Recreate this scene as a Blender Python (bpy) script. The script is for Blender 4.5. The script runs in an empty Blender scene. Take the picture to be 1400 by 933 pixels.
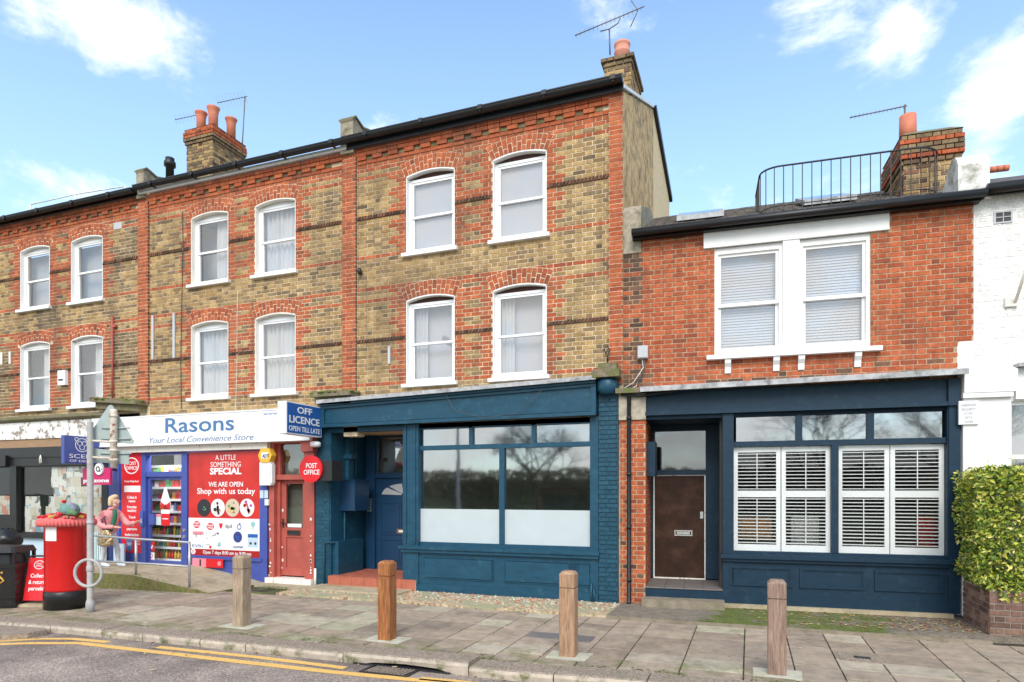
import bpy, math, random
from mathutils import Vector, Matrix, noise
R = math.radians
rnd = random.Random(7)
SC = bpy.context.scene
C = SC.collection

# ------------------------------------------------------------------ camera, sky, sun, exposure
FPX, YAW, CAMH, HOR = 876.0, R(20.35), 1.85, 672.0
SA, CA = math.sin(YAW), math.cos(YAW)
cam = bpy.data.objects.new('camera', bpy.data.cameras.new('camera')); C.objects.link(cam)
cam.location = (0, 0, CAMH); cam.rotation_euler = (R(90), 0, YAW)
cam.data.sensor_width = 36; cam.data.lens = 36*FPX/1400
cam.data.shift_x = 0; cam.data.shift_y = (HOR-466.5)/1400
cam.data.clip_start = .05; cam.data.clip_end = 3000
SC.camera = cam
SC.view_settings.view_transform = 'Standard'; SC.view_settings.look = 'None'
SC.view_settings.exposure = 1.0; SC.view_settings.gamma = 1
SUN_EL, SUN_AZ = 40, 166           # azimuth: compass-like angle, sun stands behind the camera and a little to its right
SKY_K = .135
sun = bpy.data.objects.new('sun', bpy.data.lights.new('sun', 'SUN')); C.objects.link(sun)
sun.data.energy = 1.35; sun.data.angle = R(30); sun.data.color = (1, .96, .9)
_az = R(SUN_AZ)
sdir = Vector((math.sin(_az)*math.cos(R(SUN_EL)), math.cos(_az)*math.cos(R(SUN_EL)), math.sin(R(SUN_EL))))
sun.rotation_euler = sdir.to_track_quat('Z', 'Y').to_euler(); sun.location = (0, -5, 30)

def pray(px, py):
    u = (px-700)/FPX; v = (HOR-py)/FPX
    return Vector((-SA+u*CA, CA+u*SA, v))

def make_world():
    w = bpy.data.worlds.new('World'); SC.world = w; w.use_nodes = True
    nt = w.node_tree; N = nt.nodes; L = nt.links; N.clear()
    out = N.new('ShaderNodeOutputWorld'); bg = N.new('ShaderNodeBackground'); bg.inputs[1].default_value = SKY_K
    sky = N.new('ShaderNodeTexSky'); sky.sky_type = 'NISHITA'; sky.sun_disc = False
    sky.sun_elevation = R(SUN_EL); sky.sun_rotation = R(SUN_AZ); sky.air_density = 1.0; sky.dust_density = .6; sky.ozone_density = 1.5
    tc = N.new('ShaderNodeTexCoord')
    mp = N.new('ShaderNodeMapping'); mp.inputs['Scale'].default_value = (1, 1, 1.9); L.new(tc.outputs['Generated'], mp.inputs[0])
    n1 = N.new('ShaderNodeTexNoise'); n1.inputs['Scale'].default_value = 5.2; n1.inputs['Detail'].default_value = 10; n1.inputs['Roughness'].default_value = .62; n1.inputs['Distortion'].default_value = .35
    L.new(mp.outputs[0], n1.inputs['Vector'])
    n2 = N.new('ShaderNodeTexNoise'); n2.inputs['Scale'].default_value = 16; n2.inputs['Detail'].default_value = 8; n2.inputs['Roughness'].default_value = .65; L.new(mp.outputs[0], n2.inputs['Vector'])
    a1 = N.new('ShaderNodeMath'); a1.operation = 'MULTIPLY_ADD'; L.new(n1.outputs['Fac'], a1.inputs[0]); a1.inputs[1].default_value = 1.25; a1.inputs[2].default_value = -.365
    a2 = N.new('ShaderNodeMath'); a2.operation = 'MULTIPLY_ADD'; L.new(n2.outputs['Fac'], a2.inputs[0]); a2.inputs[1].default_value = .45; L.new(a1.outputs[0], a2.inputs[2])
    total = a2.outputs[0]
    # the banks of cloud over the roofs: a direction, a width, a weight
    for (px, py, wd, am) in [(120,45,.045,.16),(180,40,.055,.17),(255,75,.05,.2),(310,35,.05,.13),(560,172,.05,.24),(500,165,.035,.2),(10,250,.05,.26),(110,250,.04,.2),(1060,30,.05,.2),(1120,45,.04,.2),(1210,30,.06,.2),(1260,50,.04,.15),
                             (1370,110,.05,.26),(1340,190,.05,.24),(1400,60,.05,.16),(800,12,.05,.17),(880,10,.05,.14),(30,5,.03,.2),
                             (450,90,.16,-.16),(680,80,.13,-.16),(950,120,.13,-.16),(380,150,.1,-.14),(50,140,.08,-.14),(1050,150,.1,-.13),(1150,110,.05,-.08),(170,180,.07,-.14)]:
        d = pray(px, py).normalized()
        vd = N.new('ShaderNodeVectorMath'); vd.operation = 'DISTANCE'; L.new(tc.outputs['Generated'], vd.inputs[0]); vd.inputs[1].default_value = d
        mr = N.new('ShaderNodeMapRange'); mr.interpolation_type = 'SMOOTHERSTEP'
        mr.inputs['From Min'].default_value = 0; mr.inputs['From Max'].default_value = wd*1.7; mr.inputs['To Min'].default_value = am; mr.inputs['To Max'].default_value = 0
        L.new(vd.outputs['Value'], mr.inputs['Value'])
        ad = N.new('ShaderNodeMath'); ad.operation = 'ADD'; L.new(total, ad.inputs[0]); L.new(mr.outputs[0], ad.inputs[1]); total = ad.outputs[0]
    # a bank of even cloud lies over the side of the road behind the camera
    s0 = N.new('ShaderNodeSeparateXYZ'); L.new(tc.outputs['Generated'], s0.inputs[0])
    bk = N.new('ShaderNodeMapRange'); bk.inputs['From Min'].default_value = .25; bk.inputs['From Max'].default_value = -.35; bk.inputs['To Min'].default_value = 0; bk.inputs['To Max'].default_value = .3
    L.new(s0.outputs['Y'], bk.inputs['Value'])
    ad = N.new('ShaderNodeMath'); ad.operation = 'ADD'; L.new(total, ad.inputs[0]); L.new(bk.outputs[0], ad.inputs[1]); total = ad.outputs[0]
    cr = N.new('ShaderNodeMapRange'); cr.interpolation_type = 'SMOOTHSTEP'; cr.inputs['From Min'].default_value = .52; cr.inputs['From Max'].default_value = .95
    L.new(total, cr.inputs['Value'])
    # thin milky veil low down
    sp = N.new('ShaderNodeSeparateXYZ'); L.new(tc.outputs['Generated'], sp.inputs[0])
    ve = N.new('ShaderNodeMapRange'); ve.inputs['From Min'].default_value = .0; ve.inputs['From Max'].default_value = .75; ve.inputs['To Min'].default_value = .56; ve.inputs['To Max'].default_value = .0
    L.new(sp.outputs['Z'], ve.inputs['Value'])
    tint = N.new('ShaderNodeMix'); tint.data_type = 'RGBA'; tint.blend_type = 'MULTIPLY'; tint.inputs[0].default_value = 1
    L.new(sky.outputs[0], tint.inputs[6]); tint.inputs[7].default_value = (1.05, 1.2, 1.28, 1)
    m0 = N.new('ShaderNodeMix'); m0.data_type = 'RGBA'; L.new(ve.outputs[0], m0.inputs[0]); L.new(tint.outputs[2], m0.inputs[6]); m0.inputs[7].default_value = (3.5, 4.6, 5.35, 1)
    m1 = N.new('ShaderNodeMix'); m1.data_type = 'RGBA'; L.new(cr.outputs[0], m1.inputs[0]); L.new(m0.outputs[2], m1.inputs[6]); m1.inputs[7].default_value = (5.6, 5.65, 5.7, 1)
    L.new(m1.outputs[2], bg.inputs[0]); L.new(bg.outputs[0], out.inputs[0])
make_world()

# ------------------------------------------------------------------ materials
MATS = {}
def nodes_of(name):
    m = bpy.data.materials.new(name); m.use_nodes = True; MATS[name] = m
    nt = m.node_tree; return m, nt.nodes, nt.links, nt.nodes['Principled BSDF']
def pos(N):
    g = N.new('ShaderNodeNewGeometry'); return g.outputs['Position']
def noise_n(N, L, vec, scale, detail=5, rough=.55, stretch=None):
    if stretch:
        mp = N.new('ShaderNodeMapping'); mp.inputs['Scale'].default_value = stretch; L.new(vec, mp.inputs[0]); vec = mp.outputs[0]
    n = N.new('ShaderNodeTexNoise'); n.inputs['Scale'].default_value = scale; n.inputs['Detail'].default_value = detail; n.inputs['Roughness'].default_value = rough
    L.new(vec, n.inputs['Vector']); return n.outputs['Fac']
def ramp(N, L, fac, stops, interp='LINEAR'):
    r = N.new('ShaderNodeValToRGB'); r.color_ramp.interpolation = interp
    e = r.color_ramp.elements
    while len(e) < len(stops): e.new(.5)
    for k, (p, c) in enumerate(stops):
        e[k].position = p; e[k].color = (*c, 1) if len(c) == 3 else c
    L.new(fac, r.inputs[0]); return r.outputs['Color']
def mixc(N, L, fac, a, b, mode='MIX'):
    m = N.new('ShaderNodeMix'); m.data_type = 'RGBA'; m.blend_type = mode
    for s, v in ((0, fac), (6, a), (7, b)):
        if hasattr(v, 'is_linked') or hasattr(v, 'links'): L.new(v, m.inputs[s])
        elif s == 0: m.inputs[0].default_value = v
        else: m.inputs[s].default_value = (*v, 1)
    return m.outputs[2]
def bump(N, L, h, bs, strength=.3, dist=.01):
    b = N.new('ShaderNodeBump'); b.inputs['Strength'].default_value = strength; b.inputs['Distance'].default_value = dist
    L.new(h, b.inputs['Height']); L.new(b.outputs[0], bs.inputs['Normal'])
def g3(c, k): return tuple(min(1, x*k) for x in c)
def mat(name, col, rough=.6, var=.12, scale=6, metal=0, bmp=.15, spec=.5, dirt=None, dscale=2.5, dlo=.52, dhi=.72, stretch=None, emit=None):
    m, N, L, B = nodes_of(name); P = pos(N)
    n = noise_n(N, L, P, scale, stretch=stretch)
    c = ramp(N, L, n, [(.3, g3(col, 1-var)), (.7, g3(col, 1+var))])
    if dirt:
        d = noise_n(N, L, P, dscale, 8, .65)
        f = ramp(N, L, d, [(dlo, (0,0,0)), (dhi, (1,1,1))])
        c = mixc(N, L, f, c, dirt)
    L.new(c, B.inputs['Base Color']); B.inputs['Roughness'].default_value = rough; B.inputs['Metallic'].default_value = metal
    B.inputs['Specular IOR Level'].default_value = spec
    if bmp: bump(N, L, noise_n(N, L, P, scale*9, 4), B, bmp, .004)
    if emit:
        B.inputs['Emission Color'].default_value = (*col, 1); B.inputs['Emission Strength'].default_value = emit
    return m
def weather(N, L, P, c, dirt, dlo, dhi, amt):
    # broad soot and damp, plus narrow rain streaks; same pattern on bricks and on the joints between them
    big = noise_n(N, L, P, 1.1, 6, .6, (1, 1, .7))
    c = mixc(N, L, ramp(N, L, big, [(dlo-.06, (0,0,0)), (dhi-.04, (amt,)*3)]), c, dirt)
    st = noise_n(N, L, P, 2.6, 7, .65, (2.2, 2.2, .22))
    c = mixc(N, L, ramp(N, L, st, [(.52, (0,0,0)), (.72, (amt*.7,)*3)]), c, dirt)
    sm = noise_n(N, L, P, 9, 5, .6)
    return mixc(N, L, 1.0, c, ramp(N, L, sm, [(.3, (.78,.77,.75)), (.6, (1.06,1.06,1.05))]), 'MULTIPLY')
def mortarmat(name, col, dirt, amt=.6):
    m, N, L, B = nodes_of(name); P = pos(N)
    c = ramp(N, L, noise_n(N, L, P, 14), [(.3, g3(col, .8)), (.7, g3(col, 1.15))])
    c = weather(N, L, P, c, dirt, .54, .78, amt)
    L.new(c, B.inputs['Base Color']); B.inputs['Roughness'].default_value = .95; B.inputs['Specular IOR Level'].default_value = .2
    bump(N, L, noise_n(N, L, P, 80, 4), B, .5, .004)
def brickmat(name, stops, dirt=(.07,.06,.05), dlo=.56, dhi=.78, rough=.85, amt=.75, streak=True, bs=.5):
    m, N, L, B = nodes_of(name); P = pos(N)
    g = N.new('ShaderNodeNewGeometry'); o = N.new('ShaderNodeObjectInfo')
    a = N.new('ShaderNodeMath'); a.operation = 'ADD'; L.new(g.outputs['Random Per Island'], a.inputs[0]); L.new(o.outputs['Random'], a.inputs[1])
    f = N.new('ShaderNodeMath'); f.operation = 'FRACT'; L.new(a.outputs[0], f.inputs[0])
    c = ramp(N, L, f.outputs[0], stops)
    n = noise_n(N, L, P, 30, 6, .7)
    c = mixc(N, L, 1.0, c, ramp(N, L, n, [(.25, (.62,.6,.58)), (.5, (.98,.97,.95)), (.75, (1.35,1.33,1.3))]), 'MULTIPLY')
    c = weather(N, L, P, c, dirt, dlo, dhi, amt)
    L.new(c, B.inputs['Base Color']); B.inputs['Roughness'].default_value = rough; B.inputs['Specular IOR Level'].default_value = .25
    bump(N, L, noise_n(N, L, P, 55, 5, .7), B, bs, .006)
    return m
YEL = [(0,(.26,.165,.072)),(.12,(.37,.235,.10)),(.3,(.49,.33,.145)),(.45,(.41,.27,.12)),(.6,(.53,.37,.175)),(.75,(.34,.23,.115)),(.88,(.23,.16,.09)),(1,(.46,.29,.115))]
RED = [(0,(.36,.085,.036)),(.2,(.48,.125,.052)),(.4,(.41,.10,.042)),(.6,(.53,.155,.066)),(.8,(.31,.075,.035)),(.93,(.46,.135,.06)),(1,(.21,.065,.038))]
brickmat('yellow_brick', YEL, dirt=(.19,.13,.075), dlo=.5, dhi=.75)
brickmat('red_brick', RED, amt=.55)
brickmat('orange_brick', [(0,(.37,.085,.036)),(.3,(.45,.11,.046)),(.6,(.50,.135,.058)),(.85,(.41,.10,.044)),(.95,(.32,.08,.042)),(1,(.24,.07,.04))], dirt=(.15,.07,.045), amt=.5, dlo=.58)
brickmat('dark_brick', [(0,(.08,.045,.033)),(.5,(.16,.085,.055)),(1,(.27,.13,.08))])
brickmat('sooty_brick', [(0,(.15,.10,.058)),(.3,(.26,.175,.095)),(.6,(.34,.24,.13)),(1,(.19,.13,.075))], dlo=.45)
brickmat('planter_brick', [(0,(.12,.07,.055)),(.5,(.23,.13,.10)),(1,(.32,.20,.15))])
brickmat('green_brick', [(0,(.14,.125,.06)),(.5,(.21,.185,.09)),(1,(.27,.22,.12))])
brickmat('blue_painted_brick', [(0,(.016,.070,.110)),(1,(.022,.085,.132))], dirt=(.014,.055,.09), rough=.42, bs=.7)
brickmat('white_painted_brick', [(0,(.80,.79,.77)),(1,(.86,.855,.84))], dirt=(.62,.6,.56), amt=.4, dlo=.62, rough=.7)
mortarmat('mortar', (.70,.57,.40), (.27,.20,.12))
mortarmat('pale_mortar', (.74,.62,.46), (.34,.25,.16), .4)
mortarmat('pink_mortar', (.50,.355,.235), (.24,.15,.10))
mat('planter_mortar', (.30,.25,.21), .95, .2, 12, bmp=.5)
mat('white_paint', (.82,.81,.79), .5, .03, 5, bmp=.06, dirt=(.66,.64,.6), dlo=.66, dhi=.9)
mat('weathered_white', (.74,.72,.68), .8, .1, 9, bmp=.7, dirt=(.22,.22,.15), dscale=3, dlo=.5, dhi=.66)
mat('upvc', (.84,.84,.84), .3, .015, 4, bmp=0)
mat('cream_paint', (.80,.76,.69), .6, .05, 8, bmp=.2, dirt=(.55,.5,.42), dlo=.6, dhi=.85)
mat('teal_paint', (.011,.063,.107), .42, .16, 5, spec=.35, bmp=.3, dirt=(.05,.125,.155), dscale=7, dlo=.56, dhi=.8, stretch=(1,1,2.5))
mat('navy_paint', (.007,.029,.054), .5, .14, 5, spec=.3, bmp=.2, dirt=(.025,.055,.085), dscale=7, dlo=.56, dhi=.8, stretch=(1,1,2.5))
mat('door_blue', (.010,.043,.10), .35, .06, 4, bmp=.05)
mat('shop_blue', (.055,.085,.33), .4, .08, 5, bmp=.06, dirt=(.12,.16,.40), dscale=9, dlo=.62, dhi=.8)
mat('oxide_red', (.40,.085,.062), .55, .12, 5, bmp=.15, dirt=(.50,.16,.12), dscale=6, dlo=.6, dhi=.8)
mat('peeling_white', (.80,.78,.74), .7, .05, 10, bmp=.4, dirt=(.30,.25,.2), dscale=7, dlo=.53, dhi=.6, stretch=(1,1,3))
mat('chipped_white', (.78,.75,.68), .7, .06, 10, bmp=.4, dirt=(.40,.34,.26), dscale=12, dlo=.58, dhi=.68)
mat('black_paint', (.014,.013,.013), .4, .2, 6, bmp=.1, dirt=(.05,.045,.04), dscale=7, dlo=.6, dhi=.85)
mat('gutter_black', (.008,.008,.009), .42, .1, 6, bmp=.03)
mat('brown_timber', (.33,.20,.11), .7, .2, 8, bmp=.3, stretch=(.4,1,5))
mat('lead', (.40,.40,.40), .55, .3, 7, bmp=.3, dirt=(.14,.14,.14), dscale=5, dlo=.5, dhi=.7)
mat('stone', (.42,.37,.29), .9, .2, 12, bmp=.5, dirt=(.14,.12,.09), dscale=4, dlo=.5, dhi=.72)
mat('mossy_stone', (.20,.16,.11), .95, .35, 16, bmp=.8, dirt=(.13,.15,.04), dscale=7, dlo=.46, dhi=.6)
mat('render_grey', (.60,.40,.19), .95, .45, 26, bmp=.9, dirt=(.15,.105,.065), dscale=5, dlo=.45, dhi=.7, stretch=(1,1,.25))
mat('old_render', (.34,.29,.215), .95, .3, 14, bmp=.8, dirt=(.14,.125,.07), dscale=4, dlo=.48, dhi=.66)
mat('render_cream', (.74,.54,.31), .9, .15, 12, bmp=.4)
mat('terracotta', (.62,.20,.11), .7, .1, 8, bmp=.2, dirt=(.42,.13,.08), dscale=6, dlo=.55, dhi=.8)
mat('terracotta_pale', (.66,.27,.19), .75, .1, 8, bmp=.2)
mat('slate', (.10,.085,.075), .8, .4, 9, bmp=.6, dirt=(.20,.18,.12), dscale=8, dlo=.55, dhi=.7)
mat('lead_flash', (.72,.72,.71), .5, .1, 8, bmp=.1)
mat('aerial', (.16,.14,.13), .5, .1, 8, metal=.4, bmp=0)
mat('aerial_white', (.7,.7,.7), .5, .05, 8, bmp=0)
mat('iron', (.022,.021,.022), .5, .3, 20, bmp=.2)
mat('steel', (.50,.50,.50), .38, .15, 10, metal=.6, bmp=.1)
mat('post_grey', (.40,.39,.37), .6, .12, 12, bmp=.25, dirt=(.34,.20,.13), dscale=10, dlo=.62, dhi=.7)
mat('rusty_post', (.66,.58,.48), .7, .15, 12, bmp=.4, dirt=(.26,.10,.04), dscale=11, dlo=.55, dhi=.64)
mat('sign_back', (.36,.42,.40), .55, .08, 9, bmp=.05)
mat('brass', (.50,.33,.13), .35, .1, 10, metal=.8, bmp=0)
mat('chrome', (.75,.74,.70), .25, .05, 10, metal=.8, bmp=0)
mat('brown_door', (.042,.020,.012), .6, .35, 4, spec=.2, bmp=.25, dirt=(.085,.04,.025), dscale=4, dlo=.5, dhi=.8)
mat('ochre_cloth', (.70,.66,.55), .85, .1, 9, bmp=.2)
mat('curtain', (.60,.60,.59), .9, .06, 3, bmp=.1)
mat('blind_grey', (.50,.50,.51), .8, .02, 3, bmp=0)
mat('slat_blind', (.52,.52,.52), .5, .02, 6, bmp=0)
mat('slat_white', (.83,.82,.80), .4, .02, 6, bmp=0)
mat('dark_gap', (.07,.028,.02), .8, .2, 9, bmp=.2)
mat('room_wall', (.60,.55,.47), .9, .06, 3, bmp=0)
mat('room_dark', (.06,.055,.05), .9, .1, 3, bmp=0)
mat('picture_brown', (.13,.05,.03), .5, .2, 5, bmp=.1)
mat('frosted', (.48,.54,.55), .55, .03, 4, bmp=.05)
mat('pillar_red', (.62,.012,.012), .22, .05, 3, bmp=.05, dirt=(.5,.01,.012), dscale=3)
mat('pillar_black', (.012,.012,.012), .35, .2, 12, bmp=.1)
mat('knit_pink', (.75,.16,.15), .95, .2, 60, bmp=.9)
mat('knit_red', (.60,.02,.03), .95, .2, 60, bmp=.9)
mat('knit_yellow', (.75,.42,.06), .95, .2, 60, bmp=.9)
mat('knit_green', (.14,.26,.13), .95, .2, 60, bmp=.9)
mat('knit_teal', (.16,.30,.26), .95, .2, 60, bmp=.9)
mat('knit_mauve', (.33,.27,.40), .95, .2, 60, bmp=.9)
mat('paper', (.80,.79,.76), .8, .03, 5, bmp=0)
mat('sign_red', (.66,.012,.018), .35, .03, 4, bmp=0)
mat('poster_red', (.56,.022,.016), .3, .22, 2.2, bmp=0)
mat('sign_dark_red', (.38,.012,.012), .35, .05, 4, bmp=0)
mat('sign_white', (.83,.83,.83), .35, .01, 4, bmp=0)
mat('fascia_white', (.82,.82,.82), .4, .02, 3, bmp=.03, dirt=(.72,.71,.69), dscale=2, dlo=.62, dhi=.85)
mat('sign_blue', (.018,.105,.37), .35, .04, 4, bmp=0)
mat('letter_blue', (.06,.165,.34), .4, .04, 4, bmp=0)
mat('letter_grey', (.16,.22,.36), .4, .04, 4, bmp=0)
mat('hanging_blue', (.055,.085,.30), .4, .06, 4, bmp=0)
mat('magenta', (.55,.01,.12), .4, .05, 4, bmp=0)
mat('ink', (.02,.02,.025), .5, .1, 4, bmp=0)
mat('ink_blue', (.03,.05,.22), .5, .1, 4, bmp=0)
mat('pale_teal', (.55,.68,.68), .4, .05, 4, bmp=0)
mat('pale_blue', (.50,.63,.72), .4, .05, 4, bmp=0)
mat('logo_teal', (.25,.50,.48), .4, .05, 4, bmp=0)
mat('logo_pink', (.75,.25,.30), .4, .05, 4, bmp=0)
mat('photo_cream', (.62,.48,.36), .4, .4, 60, bmp=0)
mat('alarm_yellow', (.80,.45,.04), .4, .05, 4, bmp=0)
mat('meter_grey', (.48,.49,.50), .5, .05, 6, bmp=.05)
mat('cable', (.07,.065,.06), .6, .1, 6, bmp=0)
mat('cable_white', (.70,.66,.6), .6, .1, 6, bmp=0)
mat('tile_red', (.42,.12,.07), .55, .15, 5, bmp=.15)
mat('tile_grey', (.17,.15,.14), .55, .15, 5, bmp=.15)
mat('concrete', (.42,.345,.23), .92, .18, 7, bmp=.5, dirt=(.20,.18,.09), dscale=2.2, dlo=.5, dhi=.75)
mat('concrete_pale', (.50,.48,.38), .92, .15, 9, bmp=.5, dirt=(.30,.34,.14), dscale=5, dlo=.52, dhi=.72)
mat('concrete_dark', (.25,.205,.15), .92, .2, 7, bmp=.5, dirt=(.13,.13,.06), dscale=2.6, dlo=.5, dhi=.75)
mat('moss', (.15,.15,.045), 1, .4, 18, bmp=.9, dirt=(.22,.16,.08), dscale=4, dlo=.5, dhi=.65)
mat('bin_black', (.016,.014,.013), .3, .1, 6, bmp=.05, dirt=(.05,.045,.04), dscale=8, dlo=.62, dhi=.75)
mat('gold', (.62,.35,.07), .5, .05, 5, bmp=0)
mat('hair_blond', (.62,.46,.27), .7, .25, 50, bmp=.5, stretch=(1,1,.25))
mat('skin', (.62,.36,.26), .55, .05, 10, bmp=.05)
mat('pink_coat', (.80,.30,.30), .6, .08, 10, bmp=.3)
mat('jeans', (.60,.61,.63), .85, .18, 9, bmp=.25)
mat('scarf_green', (.02,.15,.08), .85, .2, 20, bmp=.3)
mat('scarf_dark', (.03,.035,.07), .85, .2, 20, bmp=.3)
mat('bag_bronze', (.34,.24,.13), .35, .5, 26, metal=.45, bmp=.6)
mat('shoe_white', (.66,.75,.80), .6, .08, 12, bmp=.1)
mat('bark', (.10,.075,.055), .95, .3, 12, bmp=.8)
mat('soil', (.09,.07,.05), 1, .3, 10, bmp=.6)
mat('grass', (.07,.11,.03), 1, .3, 3, bmp=.5)
mat('neon_strip', (.95,.97,1), .5, 0, 4, bmp=0, emit=3)
for k, c in enumerate([(.65,.05,.04),(.75,.45,.05),(.10,.25,.50),(.70,.68,.62),(.12,.35,.12),(.45,.10,.30),(.60,.25,.06),(.06,.05,.05)]):
    mat('packet_%d' % k, c, .4, .25, 40, bmp=0)

def bollard_wood(name, a, b_, green=.0):
    m, N, L, B = nodes_of(name); P = pos(N)
    w = noise_n(N, L, P, 9, 8, .65, (5, 5, .5))
    c = ramp(N, L, w, [(.3, g3(a, .55)), (.5, a), (.7, b_)])
    cr = noise_n(N, L, P, 30, 3, .6, (3.5, 3.5, .12))
    c = mixc(N, L, ramp(N, L, cr, [(.28, (1,1,1)), (.36, (0,0,0))]), c, g3(a, .25))
    L.new(c, B.inputs['Base Color']); B.inputs['Roughness'].default_value = .75
    bump(N, L, cr, B, .5, .006)
bollard_wood('wood_pale', (.33,.24,.16), (.50,.38,.27))
bollard_wood('wood_orange', (.30,.105,.03), (.50,.22,.08))
bollard_wood('wood_tan', (.36,.21,.12), (.50,.33,.21))
bollard_wood('wood_grey', (.26,.17,.125), (.40,.29,.22))

def glass(name, lo=.10, hi=1.0, tint=(.86,.88,.88), wav=.02, rgh=.015):
    m, N, L, B = nodes_of(name); N.remove(B); out = N['Material Output']
    t = N.new('ShaderNodeBsdfTransparent'); t.inputs[0].default_value = (*tint, 1)
    gl = N.new('ShaderNodeBsdfGlossy'); gl.inputs['Roughness'].default_value = rgh
    # Schlick's curve on the cosine to either side, so that both faces of a pane behave alike
    g = N.new('ShaderNodeNewGeometry'); dt = N.new('ShaderNodeVectorMath'); dt.operation = 'DOT_PRODUCT'
    L.new(g.outputs['Normal'], dt.inputs[0]); L.new(g.outputs['Incoming'], dt.inputs[1])
    ab = N.new('ShaderNodeMath'); ab.operation = 'ABSOLUTE'; L.new(dt.outputs['Value'], ab.inputs[0])
    om = N.new('ShaderNodeMath'); om.operation = 'SUBTRACT'; om.inputs[0].default_value = 1; L.new(ab.outputs[0], om.inputs[1])
    pw = N.new('ShaderNodeMath'); pw.operation = 'POWER'; L.new(om.outputs[0], pw.inputs[0]); pw.inputs[1].default_value = 5
    mr = N.new('ShaderNodeMapRange'); mr.inputs['To Min'].default_value = lo; mr.inputs['To Max'].default_value = hi
    L.new(pw.outputs[0], mr.inputs['Value'])
    b = N.new('ShaderNodeBump'); b.inputs['Strength'].default_value = wav; b.inputs['Distance'].default_value = .05
    L.new(noise_n(N, L, pos(N), 1.6, 2, .5), b.inputs['Height']); L.new(b.outputs[0], gl.inputs['Normal'])
    mx = N.new('ShaderNodeMixShader'); L.new(mr.outputs[0], mx.inputs[0]); L.new(t.outputs[0], mx.inputs[1]); L.new(gl.outputs[0], mx.inputs[2])
    L.new(mx.outputs[0], out.inputs[0])
glass('glass_shop', .34, 1, rgh=.035)
glass('glass_upper', .13, 1, (.97,.97,.97), wav=.06)
glass('glass_low', .13, 1, rgh=.03)
glass('glass_clear', .03, 1, (.97,.98,.98))

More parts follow.
